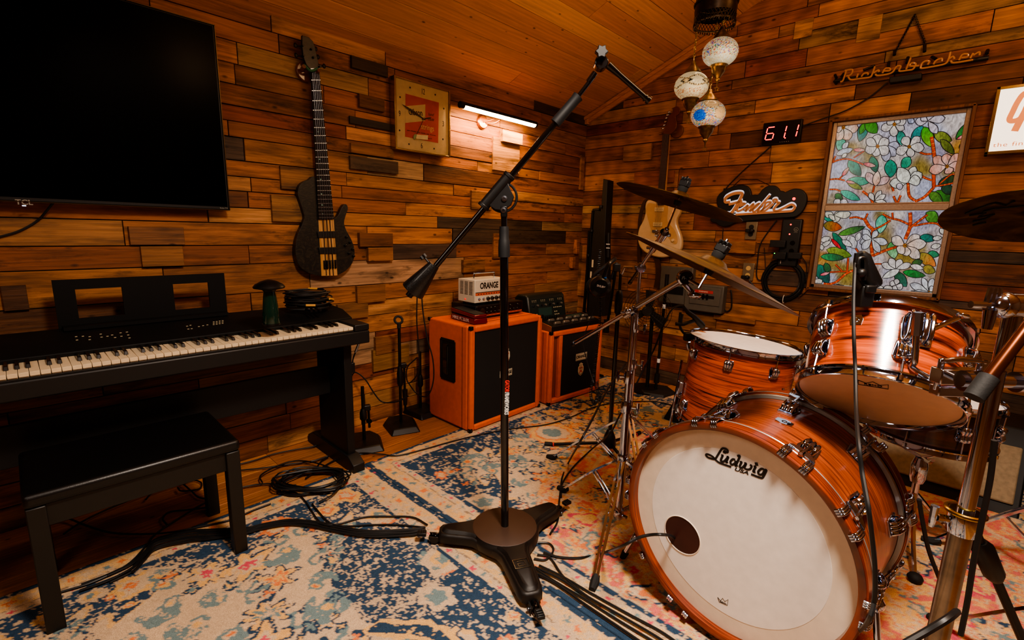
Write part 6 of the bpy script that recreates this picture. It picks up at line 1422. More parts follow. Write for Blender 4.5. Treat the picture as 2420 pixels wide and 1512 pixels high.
# upright keyboard and rack in the corner
kb=(-2.18,3.28)
def KP_(x,y):return PY(x,y,3.28)
KB_=thing('upright_keyboard','long black keyboard standing on end in the corner behind the smaller cabinet','keyboard',KP_(1425,720)*1.0)
W=wi(KB_);a=KP_(1441,426);c=KP_(1425,745)
b=MB(W);w_=.055
q=[KP_(*p_) for p_ in((1434,424),(1444,427),(1437,560),(1438,745),(1395,745),(1402,640),(1413,497),(1428,500))]
b.prism([(p.x,p.z) for p in q],0,.09,frame((0,3.32,0),(1,0,0),(0,0,1),(0,-1,0)));b.build('case',mat('case_grey','#15130f',.55,noise=.1),KB_,bevel=.003)
q=KP_(1412,640);
for (x,y,w,h) in((1409,622,.014,.06),(1405,648,.014,.05)):
    q=KP_(x,y);b=MB(W);b.box((q.x,3.2285,q.z),(w,.003,h));b.build('sticker',PLT,KB_)
RKS=thing('keyboard_rack','folded black metal keyboard rack with clamps leaning in the corner','rack',KP_(1385,735));W=wi(RKS)
b=MB(W)
for P in([(1390,736),(1397,560),(1402,498)],[(1380,738),(1388,640),(1393,545)],[(1402,497),(1418,495)]):
    b.tube([PY(x,y,3.24) for x,y in P],.014,6)
b.build('upright',BLKM,RKS)
for x,y in((1420,491),(1390,606),(1398,548)):
    b=MB(W);p=PY(x,y,3.225);b.cyl(p,p+V((0,0,.02)),.014,n=10);b.build('clamp_knob',BLK,RKS,bevel=.002)
b=MB(W)
for s in(0,1):b.tube([PY(1385,738,3.24)+V((0,0,0)),V((PY(1385,738,3.24).x+(-.12 if s else .1),3.0+.2*s,.52))],.01,6)
p0=PY(1385,738,3.24);b=MB(W);b.tube([p0,V((p0.x,3.24,.012))],.014,6);b.tube([V((p0.x-.1,3.24,.012)),V((p0.x+.2,3.24,.012))],.012,6);b.build('rack_foot',BLKM,RKS)
PCL=thing('clip_on_microphone','slim black clip microphone with two pale bands on the upright keyboard','microphone',KP_(1437,580));W=wi(PCL)
b=MB(W);b.tube([PY(1438,550,3.216),PY(1437,608,3.216)],.013,12);b.build('body',BLK,PCL)
for y in(577,586):
    b=MB(W);p=PY(1437,y,3.201);b.box(p,(.03,.006,.006));b.build('pale_band',LWH,PCL)
# hexagonal-base stand by the back wall
xB=PZ(1549,926);HX=thing('straight_microphone_stand','straight black microphone stand with a hexagonal base near the back wall','mic stand',V((xB.x,xB.y,0)));W=wi(HX);xB=V((xB.x,xB.y,0))
b=MB();b.prism([(.15*math.cos(R(a)),.15*math.sin(R(a))) for a in range(20,380,60)],0,.025,scale=.92);b.build('base',mat('base_grey','#1c1a18',.6),HX,bevel=.006)
e=PP(1577,648,xB);b=MB(W);b.tube([xB+V((0,0,.02)),e],.011,14);b.build('pole',BLKG,HX);b=MB(W);b.tube([xB.lerp(e,.06)+V((0,0,.02)),xB.lerp(e,.14)+V((0,0,.02))],.02,12);b.build('collar',BLK,HX)
b=MB(W);b.tube([e-V((0,0,.10)),e],.014,12);b.build('top_clutch',BLK,HX);b=MB(W);p=xB.lerp(e,.26);b.cyl(p,p+(e-xB).normalized()*.03,.0118,n=12);b.build('white_label',LWH,HX);b=MB(W);p=xB.lerp(e,.72);b.cyl(p,p+(e-xB).normalized()*.03,.0118,n=12);b.build('white_label',LWH,HX)
# floor fan
fB=V((-1.62,3.22,0));FN=thing('floor_fan','dim wire-caged fan standing in the shade below the cream guitar','fan',fB);W=wi(FN);fc=PY(1530,735,3.12);FM=mat('fan_wire','#1c140c',.5,metal=.5)
b=MB(W);
for i in range(9):b.torus(.17*(i+1)/9,.0016,axisM(fc,(.3,-1,.1)),40,4)
for i in range(20):
    a=2*PI*i/20;M_=axisM(fc,(.3,-1,.1));b.tube([M_@V((.02*math.cos(a),.02*math.sin(a),.01)),M_@V((.17*math.cos(a),.17*math.sin(a),0))],.0012,4)
b.build('cage',FM,FN)
b=MB(W);M_=axisM(fc,(.3,-1,.1))
for i in range(3):
    a=2*PI*i/3;b.prism([(.02,-.02),(.14,-.06),(.15,.03),(.02,.02)],-.03,-.026,M_@MX.Rotation(a,4,'Z'))
b.build('blades',FM,FN);b=MB(W);b.cyl(M_@V((0,0,-.09)),M_@V((0,0,.01)),.035,n=16);b.build('motor',FM,FN)
b=MB(W);b.tube([fB+V((0,0,.02)),V((fc.x,fc.y+.08,fc.z))],.014,10);b.lathe([(.14,0),(.14,.015),(.05,.03)],24,T(fB));b.build('base',FM,FN)
# ---- microphones on drums
TM=PP(2045,640,(-.17,1.49,1.0))
TMI=thing('tom_microphone','black drum microphone in a slotted clip standing on the rack tom rim','microphone',TM);W=wi(TMI);tp_=V((-.17,1.485,1.0))
q=lambda x,y,o=0:PP(x,y,tp_+FH*o)
b=MB(W);b.tube([q(2037,598),q(2044,606),q(2050,625),q(2062,668),q(2066,675)],[.008,.013,.014,.021,.018],18);b.build('body',BLK,TMI)
b=MB(W);b.tube([q(2029,598),q(2026,620),q(2026,660),q(2034,672),q(2040,690)]+[],.009,8,flat=rt);b.tube(cat([q(2028,625,-.015),q(2031,612,-.015),q(2038,609,-.015),q(2045,614,-.015),q(2045,640,-.015),q(2042,662,-.015)],4),.0045,8);b.tube(cat([q(2028,625,-.015),q(2029,645,-.015),q(2034,662,-.015)],4),.0045,8);b.build('clip_arm',BLK,TMI)
b=MB(W);p=q(2036,645,-.02);b.sph(p,.011,n=10);b.build('clip_knob',BLK,TMI)
b=MB(W);b.box((0,0,0),(.032,.055,.03),frame(q(2042,700,-.0),rt,(0,0,1),-FH));b.box((0,.02,.008),(.026,.02,.03),frame(q(2042,700),rt,(0,0,1),-FH));b.build('rim_clamp',BLK,TMI,bevel=.004)
cable([(2037,596,tp_),(2029,600,tp_),(2022,620,tp_),(2019,660,tp_-FH*.03),(2017,720,tp_-FH*.06),(2018,800,tp_-FH*.1),(2021,870,tp_-FH*.12),(2023,960,(-.17,1.22,.5)),(2028,1040,(-.2,1.0,.5)),(2038,1120,(-.2,.95,.5)),(2052,1200,(-.15,.93,.5)),(2062,1280,(-.14,.93,.5)),(2068,1350,(-.14,.92,.5)),(2066,1420,(-.16,.9,.5)),(2050,1470,(-.2,.88,.3)),(2020,1500,.1)],'black cable hanging from the rack tom microphone down past the bass drum',r=.0042,sub=8)
fp=V((-.90,2.20,.75));FMI=thing('floor_tom_microphone','black microphone on a gooseneck clip reaching over the floor tom rim','microphone',PP(1640,745,fp));W=wi(FMI)
b=MB(W);b.tube([PP(1616,724,fp),PP(1626,738,fp),PP(1640,748,fp),PP(1657,767,fp),PP(1661,772,fp)],[.006,.011,.012,.016,.014],16);b.build('body',BLK,FMI)
b=MB(W);b.tube(cat([PP(1608,738,fp),PP(1606,765,fp),PP(1612,782,fp),PP(1622,792,fp)],5),.006,8);b.tube([PP(1597,765,fp),PP(1615,766,fp),PP(1640,758,fp)],.009,8);b.tube([PP(1612,742,fp),PP(1608,766,fp)],.007,8);b.build('gooseneck_clip',BLK,FMI)
b=MB(W);b.box((0,0,0),(.03,.04,.03),frame(PP(1624,795,fp),rt,(0,0,1),-FH));b.build('rim_clamp',BLK,FMI,bevel=.004)
cable([(1616,722,fp),(1603,722,fp),(1585,735,fp),(1565,775,fp),(1548,820,fp),(1525,865,fp),(1505,905,fp),(1492,930,fp),(1465,980,fp-FH*.2),(1440,1025,fp-FH*.4),(1400,1060,.05),(1358,1100),(1330,1140),(1322,1180),(1318,1230),(1300,1262)],'black cable arching from the floor tom microphone down to the rolling base',r=.004,sub=8)
cable([(1478,860,fp),(1455,890,fp-FH*.2),(1430,930,fp-FH*.4),(1400,990,fp-FH*.55),(1370,1045,fp-FH*.65),(1345,1090,.03),(1328,1130),(1326,1175)],'black cable slanting down behind the chrome boom stands to the rug',r=.004,sub=8)
cable([(1598,1273,V(BD.matrix_world@V((pc_.x,pc_.y,-.05)))),(1585,1266,V(BD.matrix_world@V((pc_.x,pc_.y,.02)))),(1565,1263,(-.52,1.17,.25)),(1535,1264,(-.58,1.14,.25)),(1505,1272,(-.64,1.10,.2)),(1470,1290,(-.72,1.05,.1)),(1420,1308,.02),(1370,1318),(1320,1316),(1285,1305)],'black cable curving out of the port hole in the bass drum head',r=.0045,sub=8)
# ================================================================ hanging mosaic lamps
dP=2.3
def at_d(x,y,dd=dP):
    d=ray(x,y);return CAM+d*(dd/math.hypot(d.x,d.y))
cn=at_d(1690,38);cn0=at_d(1690,38)
CH=thing('mosaic_chandelier','brass canopy with three glowing mosaic glass globes hanging on chains','chandelier',cn);W=wi(CH)
zc_=cn.z
b=MB();b.lathe([(.080,-.0),(.082,.02),(.080,.05),(.078,.10),(.07,.13)],40,caps=False);b.torus(.083,.004,T(0,0,.045),40,6);b.torus(.080,.0035,T(0,0,-.03),40,6)
for i in range(36):
    a=2*PI*i/36;
    for s in(-1,1):b.tube([(.080*math.cos(a),.080*math.sin(a),0.0),(.080*math.cos(a+s*.26),.080*math.sin(a+s*.26),-.03)],.0013,4)
for i in range(24):
    a=2*PI*(i+.5)/24;b.torus(.006,.0022,T(.08*math.cos(a),.08*math.sin(a),-.037)@RZ(math.degrees(a))@RY(90),10,4)
b.build('canopy',mat('dark_brass','#2c1d0e',.4,metal=.8,noise=.4,nscale=90),CH)
b=MB();b.lathe([(0,.13),(.07,.13)],24,caps=False);b.cyl((0,0,.13),(0,0,2.12+SL*(2.5+cn.x)-cn.z-.0),.006,n=8);b.build('ceiling_rod',BRASS,CH)
GLM=bpy.data.materials.new('mosaic_glass');GLM.use_nodes=True;nt=GLM.node_tree;bs=nt.nodes['Principled BSDF']
at=N(nt,'ShaderNodeAttribute',_attribute_name='Col');nt.links.new(at.outputs['Color'],bs.inputs['Emission Color']);bs.inputs['Emission Strength'].default_value=.9;bs.inputs['Base Color'].default_value=(0,0,0,1);bs.inputs['Specular IOR Level'].default_value=.1;bs.inputs['Roughness'].default_value=.2
tc=N(nt,'ShaderNodeTexCoord');vo=N(nt,'ShaderNodeTexVoronoi',Scale=170.,_feature='DISTANCE_TO_EDGE');nt.links.new(tc.outputs['Object'],vo.inputs['Vector']);mr=N(nt,'ShaderNodeMapRange');mr.inputs['From Max'].default_value=.08;mr.inputs['To Min'].default_value=.6;nt.links.new(vo.outputs['Distance'],mr.inputs[0])
mx=N(nt,'ShaderNodeMix',_data_type='RGBA',_blend_type='MULTIPLY');mx.inputs[0].default_value=1;nt.links.new(at.outputs['Color'],mx.inputs[6]);nt.links.new(mr.outputs[0],mx.inputs[7]);nt.links.new(mx.outputs[2],bs.inputs['Emission Color'])
def globe(lg,rG,kind,par):
    n,m=120,56;rg=random.Random(kind);vs=[];fs=[];cs=[];az=math.atan2(-FH.y,-FH.x)
    spots=[(az+rg.uniform(-3,3),rg.uniform(-.8,.8),rg.choice(['#3a66d0','#d85030','#4a9a70','#e8b060','#c87048','#3048b0'])) for _ in range(260)]
    L_={k:lin(k) for k in('#ffd9a0','#ffc680','#1c0e06','#3a8ae0','#2448c8','#e05038','#48b080','#ffb878','#fff0cc','#d87a40')}
    for j in range(m+1):
        ph=-PI/2+PI*j/m;
        for i in range(n):
            th=2*PI*i/n;vs.append((lg.x+rG*math.cos(ph)*math.cos(th),lg.y+rG*math.cos(ph)*math.sin(th),lg.z+rG*.8*math.sin(ph)))
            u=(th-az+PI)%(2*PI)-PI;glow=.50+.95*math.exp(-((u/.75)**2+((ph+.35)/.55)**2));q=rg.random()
            if kind==2:
                z1=.42+.13*(abs(((u*2.4/PI*2)%2)-1)*2-1);z2=-.12+.13*(abs(((u*2.4/PI*2+1)%2)-1)*2-1);c=L_['#ffd9a0']
                dm=abs(((u*2.4/PI*2)%2)-1)
                if abs(ph-z1)<.055 or abs(ph-z2)<.055:c=L_['#1c0e06'] if int(u*22)%2 else L_['#ffc680']
                elif z2+.08<ph<z1-.06 and abs(ph-.16)+abs(dm-.0)*.35<.22:c=L_['#1c0e06'] if abs(ph-.16)+dm*.35>.12 else L_['#ffc680']
                elif ph<-.35 and q<.25:c=L_['#d87a40']
            elif kind==3:
                c=L_['#fff0cc'] if q<.5 else L_['#ffb878'];best=9
                for cu,cp,col,cen in((-.9,-.25,'#3a8ae0','#2448c8'),(.45,-.1,'#ffc680','#ffb878'),(-.15,.62,'#ffb878','#ffc680'),(1.35,.25,'#3a8ae0','#48b080'),(-1.9,.2,'#e05038','#ffc680'),(2.4,-.1,'#48b080','#ffd9a0')):
                    du=(u-cu)*math.cos(ph);d=math.hypot(du,ph-cp)
                    if d<.40:c=L_[cen] if (int(d*26)%2) else L_[col]
                    elif d<.46:c=L_['#1c0e06'] if int((math.atan2(ph-cp,du))*9)%2 else L_['#ffd9a0']
                    best=min(best,d)
                if best>.5 and q<.4:c=L_[rg.choice(['#e05038','#48b080','#3a8ae0'])]
            else:
                c=L_['#ffd9a0'] if q<.6 else L_['#fff0cc']
                if ph>-.45 and q>.70:c=lin(rg.choice(['#3a66d0','#d85030','#4a9a70','#c87048','#d85030']))
                if abs(ph-.12-.12*math.cos(u*3))<.03 and int(u*24)%2:c=L_['#1c0e06']
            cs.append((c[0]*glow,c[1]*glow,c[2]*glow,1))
    for j in range(m):
        for i in range(n):fs.append((j*n+i,j*n+(i+1)%n,(j+1)*n+(i+1)%n,(j+1)*n+i))
    me=bpy.data.meshes.new('mosaic_globe');me.from_pydata(vs,[],fs);me.polygons.foreach_set('use_smooth',[True]*len(me.polygons))
    ca=me.color_attributes.new('Col','FLOAT_COLOR','POINT');ca.data.foreach_set('color',np.array(cs,dtype=np.float32).ravel());me.materials.append(GLM)
    o=bpy.data.objects.new('mosaic_globe',me);COL.objects.link(o);o.parent=par;return o
G1,G2,G3=1,2,3
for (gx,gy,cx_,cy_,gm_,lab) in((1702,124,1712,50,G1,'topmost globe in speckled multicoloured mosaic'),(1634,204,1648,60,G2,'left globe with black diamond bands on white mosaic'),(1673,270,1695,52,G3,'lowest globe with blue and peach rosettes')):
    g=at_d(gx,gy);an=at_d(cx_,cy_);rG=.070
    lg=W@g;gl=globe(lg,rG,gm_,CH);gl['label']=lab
    b=MB(T(lg));b.lathe([(.034,.048),(.036,.052),(.030,.062),(.02,.074),(.012,.084),(.010,.095),(.004,.10),(.003,.115)],24);b.build('top_cap',BRASS,gl)
    b=MB(T(lg));b.lathe([(.034,-.048),(.037,-.052),(.030,-.058),(.026,-.075),(.014,-.092),(.008,-.10),(.011,-.106),(.004,-.114),(.002,-.128),(0,-.130)],24);b.build('bottom_finial',BRASS,gl)
    st5=[((.011 if i%2==0 else .0048)*math.sin(2*PI*i/10),(.011 if i%2==0 else .0048)*math.cos(2*PI*i/10)) for i in range(11)]
    b=MB(T(lg+V((0,0,-.140)))@frame((0,0,0),rt,(0,0,1),-FH));b.ribbon(st5,.0025,-.001,.001);b.build('star_pendant',BRASS,gl)
    A_=lg+V((0,0,.115));B_=W@an;n=max(6,int((B_-A_).length/.013));b=MB()
    d=(B_-A_).normalized()
    for i in range(n):
        p=A_.lerp(B_,(i+.5)/n);M_=axisM(p,d.orthogonal() if i%2 else d.cross(d.orthogonal()),d);b.torus(.0042,.0013,M_@SCL(1.9,1,1),8,4)
    b.tube([A_,B_],.0012,5);b.build('chain',BRASS,gl)
    point('mosaic_lamp_bulb',(g.x,g.y,g.z-.0),.095,7.5,(1.,.64,.33))
# ================================================================ rugs (painted vertex colours on a fine grid)
def vnoise(h,w,c,rs):
    gh,gw=int(h/c)+3,int(w/c)+3;g=rs.random((gh,gw)).astype(np.float32)
    y=np.arange(h)/c;x=np.arange(w)/c;yi=y.astype(int);xi=x.astype(int);fy=(y-yi)[:,None];fx=(x-xi)[None];fy=fy*fy*(3-2*fy);fx=fx*fx*(3-2*fx)
    a=g[yi][:,xi];b=g[yi][:,xi+1];c_=g[yi+1][:,xi];d=g[yi+1][:,xi+1];return (a*(1-fx)+b*fx)*(1-fy)+(c_*(1-fx)+d*fx)*fy
CRE,NAV,GLD,ORG,ROS,BLU,TAN=[np.array(lin(c)[:3],dtype=np.float32) for c in('#c3a788','#2f4257','#d2a468','#d0784a','#c4505e','#6d7f80','#c09a70')]
class Rug:
    def __init__(s,x0,x1,y0,y1,res,seed):
        s.x0,s.x1,s.y0,s.y1,s.res=x0,x1,y0,y1,res;s.w=int((x1-x0)/res)+1;s.h=int((y1-y0)/res)+1;s.rs=np.random.RandomState(seed)
        s.X,s.Y=np.meshgrid(np.linspace(x0,x1,s.w),np.linspace(y0,y1,s.h));s.C=np.empty((s.h,s.w,3),np.float32);s.C[:]=CRE
        s.n1=vnoise(s.h,s.w,1.25,s.rs);s.n2=vnoise(s.h,s.w,3.6,s.rs);s.n3=vnoise(s.h,s.w,30,s.rs);s.ns=.5*s.n1+.36*s.n2+.14*s.n3
        s.wx=(vnoise(s.h,s.w,6,s.rs)-.5)*.018;s.wy=(vnoise(s.h,s.w,6,s.rs)-.5)*.018
    def put(s,m,col,a=1.,wear=.3):
        k=m&(s.ns>wear);s.C[k]=s.C[k]*(1-a)+col*a
    def win(s,cx,cy,r):
        i0=max(int((cx-r-s.x0)/s.res),0);i1=min(int((cx+r-s.x0)/s.res)+2,s.w);j0=max(int((cy-r-s.y0)/s.res),0);j1=min(int((cy+r-s.y0)/s.res)+2,s.h)
        if i1<=i0 or j1<=j0:return None
        sl=(slice(j0,j1),slice(i0,i1));return sl,s.X[sl]+s.wx[sl]-cx,s.Y[sl]+s.wy[sl]-cy
    def blob(s,cx,cy,r,k,amp,ph,cols,line=NAV,sq=1.,rot=0.,wear=.3):
        w=s.win(cx,cy,r*1.6*max(sq,1))
        if w is None:return
        sl,x,y=w;c,q=math.cos(rot),math.sin(rot);x,y=(x*c+y*q)/sq,(-x*q+y*c);rr=np.hypot(x,y);th=np.arctan2(y,x);R_=r*(1+amp*np.cos(k*th+ph))
        ns=s.ns[sl];C=s.C[sl];lw=.006
        if line is not None:
            m=(rr<R_+lw)&(rr>R_-lw)&(ns>.42);C[m]=line
        f=1.
        for i,col in enumerate(cols):
            m=(rr<R_*f-(lw if line is not None and i==0 else 0))&(ns>wear);C[m]=col;f*=.58
    def paisley(s,cx,cy,L_,rot,col,line=BLU,fill=None):
        for t in np.linspace(0,1,16):
            a=rot+t*2.6;px=cx+L_*(1-t)*math.cos(a)*.9;py=cy+L_*(1-t)*math.sin(a)*.9;s.blob(px,py,L_*.10+L_*.22*math.sin(math.pi*min(t*1.1,1)),5,.08,t*9,[line],None,wear=.36)
        s.blob(cx,cy,L_*.34,6,.15,rot,[line,fill if fill is not None else CRE,col],None,wear=.33)
    def vine(s,P,w,col,wear=.4):
        for p in cat([(a,b,0) for a,b in P],max(4,int(.06/s.res))):s.blob(p.x,p.y,w,3,.2,p.x*40,[col],None,wear=wear)
    def build(s,name,lab,z=.006):
        s.C*=(.90+.2*s.n1[...,None])*(.92+.14*s.n3[...,None])
        v=np.zeros((s.h*s.w,3),np.float32);v[:,0]=s.X.ravel();v[:,1]=s.Y.ravel();v[:,2]=z+(s.n3.ravel()-.5)*.002
        j,i=np.meshgrid(np.arange(s.h-1),np.arange(s.w-1),indexing='ij');a=(j*s.w+i).ravel();f=np.stack([a,a+1,a+s.w+1,a+s.w],1).astype(np.int32)
        # skirt
        k=len(v);ed=np.concatenate([np.arange(s.w),np.arange(1,s.h)*s.w+s.w-1,(s.h-1)*s.w+np.arange(s.w-2,-1,-1),np.arange(s.h-2,0,-1)*s.w]);sk=v[ed].copy();sk[:,2]=.0004
        v=np.vstack([v,sk]);n=len(ed);q=np.arange(n);q2=(q+1)%n;f=np.vstack([f,np.stack([ed[q2],ed[q],k+q,k+q2],1).astype(np.int32)])
        me=bpy.data.meshes.new(name);me.vertices.add(len(v));me.vertices.foreach_set('co',v.ravel());me.loops.add(len(f)*4);me.loops.foreach_set('vertex_index',f.ravel())
        me.polygons.add(len(f));me.polygons.foreach_set('loop_start',np.arange(0,len(f)*4,4,dtype=np.int32));me.polygons.foreach_set('loop_total',np.full(len(f),4,dtype=np.int32));me.update();me.validate()
        ca=me.color_attributes.new('Col','FLOAT_COLOR','POINT');cc=np.ones((len(v),4),np.float32);cc[:k,:3]=s.C.reshape(-1,3);cc[k:,:3]=NAV;ca.data.foreach_set('color',cc.ravel())
        me.materials.append(RUGM);o=bpy.data.objects.new(name,me);COL.objects.link(o);return tag(o,lab,'rug')
RUGM=bpy.data.materials.new('rug_wool');RUGM.use_nodes=True;nt=RUGM.node_tree;bs=nt.nodes['Principled BSDF']
at=N(nt,'ShaderNodeAttribute',_attribute_name='Col');tc=N(nt,'ShaderNodeTexCoord');nz=N(nt,'ShaderNodeTexNoise',Scale=420.,Detail=2.);nt.links.new(tc.outputs['Object'],nz.inputs['Vector'])
mr=N(nt,'ShaderNodeMapRange');mr.inputs['From Min'].default_value=.3;mr.inputs['From Max'].default_value=.7;mr.inputs['To Min'].default_value=.72;mr.inputs['To Max'].default_value=1.2;nt.links.new(nz.outputs[0],mr.inputs[0])
mx=N(nt,'ShaderNodeMix',_data_type='RGBA',_blend_type='MULTIPLY');mx.inputs[0].default_value=1;nt.links.new(at.outputs['Color'],mx.inputs[6]);nt.links.new(mr.outputs[0],mx.inputs[7]);nt.links.new(mx.outputs[2],bs.inputs['Base Color'])
bs.inputs['Roughness'].default_value=.95;bs.inputs['Specular IOR Level'].default_value=.1;bp=N(nt,'ShaderNodeBump',Strength=.5,Distance=.003);nt.links.new(nz.outputs[0],bp.inputs['Height']);nt.links.new(bp.outputs[0],bs.inputs['Normal'])
def decorate(g,med,seed,corners):
    rg=random.Random(seed);X,Y=g.X+g.wx*.5,g.Y+g.wy*.5
    # distance to the visible rug edges
    d=np.minimum(np.minimum(X-g.x0,g.x1-X),np.minimum(Y-g.y0,g.y1-Y));al=X+Y
    zone=.30+.045*np.cos(al*2*PI/.32)+.03*np.cos(al*2*PI/.13)
    for cx,cy,rad in corners:
        th=np.arctan2(Y-cy,X-cx);rr=np.hypot(X-cx,Y-cy);zone=np.maximum(zone,np.where(rr<rad*(1+.09*np.abs(np.cos(th*5))),d+.02,0))
    g.put(d<zone+.020,GLD,.8,.33);g.put(d<zone+.006,CRE*.97,1,.0);g.put(d<zone+.006,NAV,1,.43)
    # flowers inside the navy zone
    for k in range(int((g.x1-g.x0)*(g.y1-g.y0)*95)):
        x,y=rg.uniform(g.x0,g.x1),rg.uniform(g.y0,g.y1);i,j=min(int((x-g.x0)/g.res),g.w-1),min(int((y-g.y0)/g.res),g.h-1)
        if .15<d[j,i]<zone[j,i]-.03:
            t=rg.random();r=rg.uniform(.028,.07) if t<.5 else rg.uniform(.012,.03)
            g.blob(x,y,r,rg.choice([5,6,8]),.16,rg.uniform(0,6),rg.choice([[CRE,GLD,BLU],[ORG,CRE,GLD],[GLD,CRE,ORG],[GLD,ORG,CRE],[BLU,CRE,ORG],[CRE,BLU]]),None if t<.5 else None,rg.uniform(.8,1.4),rg.uniform(0,3),.34)
    # field motifs
    pts=[]
    for k in range(int((g.x1-g.x0)*(g.y1-g.y0)*1500)):
        x,y=rg.uniform(g.x0,g.x1),rg.uniform(g.y0,g.y1);i,j=min(int((x-g.x0)/g.res),g.w-1),min(int((y-g.y0)/g.res),g.h-1)
        if d[j,i]<zone[j,i]+.05 or any((x-a)**2+(y-b)**2<c*c for a,b,c in pts):continue
        if med and (x-med[0])**2+(y-med[1])**2<(med[2]*1.05)**2:continue
        t=rg.random();big=t<.25;pts.append((x,y,.092 if big else .046))
        if t<.14:g.paisley(x,y,rg.uniform(.07,.10),rg.uniform(0,6),rg.choice([GLD,ORG]),BLU,rg.choice([CRE,GLD]))
        elif t<.25:g.blob(x,y,rg.uniform(.045,.065),rg.choice([5,6,8]),.3,rg.uniform(0,6),rg.choice([[GLD,ORG,GLD],[GLD,CRE,ROS],[ORG,GLD,BLU],[GLD,BLU,CRE]]),NAV,1.2,rg.uniform(0,3),.34)
        elif t<.6:
            a=rg.uniform(0,6);P=[(x+.07*q*math.cos(a+q*1.3),y+.07*q*math.sin(a+q*1.3)) for q in(-1,-.4,.2,.9)];g.vine(P,.007,BLU,.36);g.blob(P[-1][0],P[-1][1],.018,4,.3,a,[rg.choice([BLU,GLD,ORG])],NAV);g.blob(P[0][0],P[0][1],.014,3,.3,a,[BLU],None)
        else:g.blob(x,y,rg.uniform(.012,.026),rg.choice([3,4,5]),.35,rg.uniform(0,6),[rg.choice([BLU,GLD,BLU,ORG]),rg.choice([CRE,GLD,BLU])],NAV,1.3,rg.uniform(0,3),.36)
    if med:
        cx,cy,Rm=med;th=np.arctan2(Y-cy,X-cx);rr=np.hypot(X-cx,Y-cy);sc_=1+.06*np.abs(np.cos(th*6))
        g.put(rr<Rm*sc_,ORG,.75,.36);g.put(rr<Rm*sc_,GLD,.7,.50);g.put((rr<Rm*.97*sc_)&(g.n2>.45),ROS,.75,.50)
        g.put((rr<Rm*.86*sc_)&(rr>Rm*.835*sc_),CRE,1,.2);g.put((rr<Rm*.60*sc_)&(rr>Rm*.58*sc_),CRE,1,.2)
        for k in range(520):
            a=rg.uniform(0,2*PI);q=Rm*math.sqrt(rg.random());r=rg.uniform(.012,.05)
            g.blob(cx+q*math.cos(a),cy+q*math.sin(a),r,rg.choice([3,5,6]),.25,rg.uniform(0,6),rg.choice([[CRE,BLU],[BLU,CRE],[GLD,CRE,ROS],[CRE,GLD],[ROS,GLD],[BLU,ORG],[CRE,ORG]]),rg.choice([None,None,NAV,GLD]),rg.uniform(1,1.7),rg.uniform(0,3),.42)
    # border bands
    g.put(d<.145,NAV,1,.36);g.put(d<.125,CRE,1,.0);g.put((d<.095)&(d>.02),GLD,.75,.45);g.put((d<.095)&(d>.088),NAV,.6,.45);g.put(d<.020,NAV,1,.30)
    for k in range(int(2*((g.x1-g.x0)+(g.y1-g.y0))/.045)):
        L_=k*.045;w_,h_=g.x1-g.x0,g.y1-g.y0
        for dd,c in((.11,[ROS,GLD,BLU][k%3]),(.057,[ORG,BLU,CRE][k%3])):
            if L_<w_:p=(g.x0+L_,g.y0+dd)
            elif L_<w_+h_:p=(g.x1-dd,g.y0+L_-w_)
            elif L_<2*w_+h_:p=(g.x1-(L_-w_-h_),g.y1-dd)
            else:p=(g.x0+dd,g.y1-(L_-2*w_-h_))
            g.blob(p[0],p[1],.008 if dd>.1 else .012,4,.3,k,[c],None,wear=.3)
Ra=Rug(-2.03,.55,-.75,1.102,.0048,3);decorate(Ra,None,21,[(-1.25,.95,.33)])
# broad navy scroll with gold curl near the seam
for P,w in[([(-1.10,.62),(-1.0,.72),(-.88,.72),(-.84,.62),(-.92,.55),(-1.0,.60)],.022)]:Ra.vine(P,w*1.5,GLD,.2);Ra.vine(P,w*.8,NAV,.3)
Ra.build('area_rug','nearer distressed rug with cream field and blue paisley vines under the bench')
Rb=Rug(-2.03,1.3,1.106,3.30,.0062,8);decorate(Rb,(-.36,2.05,.98),33,[])
Rb.blob(-1.62,2.08,.14,10,.04,0,[GLD,ORG,GLD],ORG);Rb.blob(-1.62,2.08,.10,10,.04,0,[CRE,BLU],ORG)
Rb.build('area_rug','farther rug with an orange and pink medallion beneath the drum kit')
# ================================================================ cables on the floor
import itertools
def fcab(P,lab,r=.0036,sub=6,jit=0,seed=0,group=None,zz=0):
    rg=random.Random(seed);Q=[(x+rg.uniform(-jit,jit),y+rg.uniform(-jit*.5,jit*.5),r+.009+zz) for x,y in P];return cable(Q,lab,r=r,sub=sub,group=group)
bun=[(1004,1252),(960,1258),(864,1260),(783,1246),(743,1238),(682,1234),(621,1244),(581,1254),(500,1262),(445,1266),(372,1284),(344,1310),(316,1340),(259,1368),(190,1392)]
for i in range(6):
    P=[(x-(i%2)*3,y+(i-2.5)*(2.6 if x>560 else 5)) for x,y in bun[:len(bun)-(i%3)]]
    fcab(P,'one of the black cables bundled from behind the bench leg to the rolling base',.0038,6,2.5,i,'bundle of black cables on the rug',.003*(i%2))
fcab([(1010,1240),(975,1222),(920,1220),(860,1222),(800,1238),(760,1236),(735,1205),(722,1185),(700,1165),(668,1160)],'black cable running from the rolling base up into the tangled coil')
fcab([(1005,1246),(940,1240),(880,1240),(820,1243),(780,1236),(745,1200),(738,1190)],'second black cable leaving the tangled coil towards the rolling base')
fcab([(722,1130),(760,1105),(800,1083),(838,1072),(862,1070),(900,1073),(940,1076),(1000,1062),(1060,1045),(1120,1030),(1200,1014),(1290,1003),(1350,985),(1400,963),(1450,952),(1520,948),(1570,952),(1605,968),(1612,985)],'long black cable crossing both rugs from the piano foot to the floor tom',.0036,8)
fcab([(560,1098),(600,1088),(650,1072),(700,1062),(740,1055),(768,1044)],'black cable lying on the bare floor under the piano')
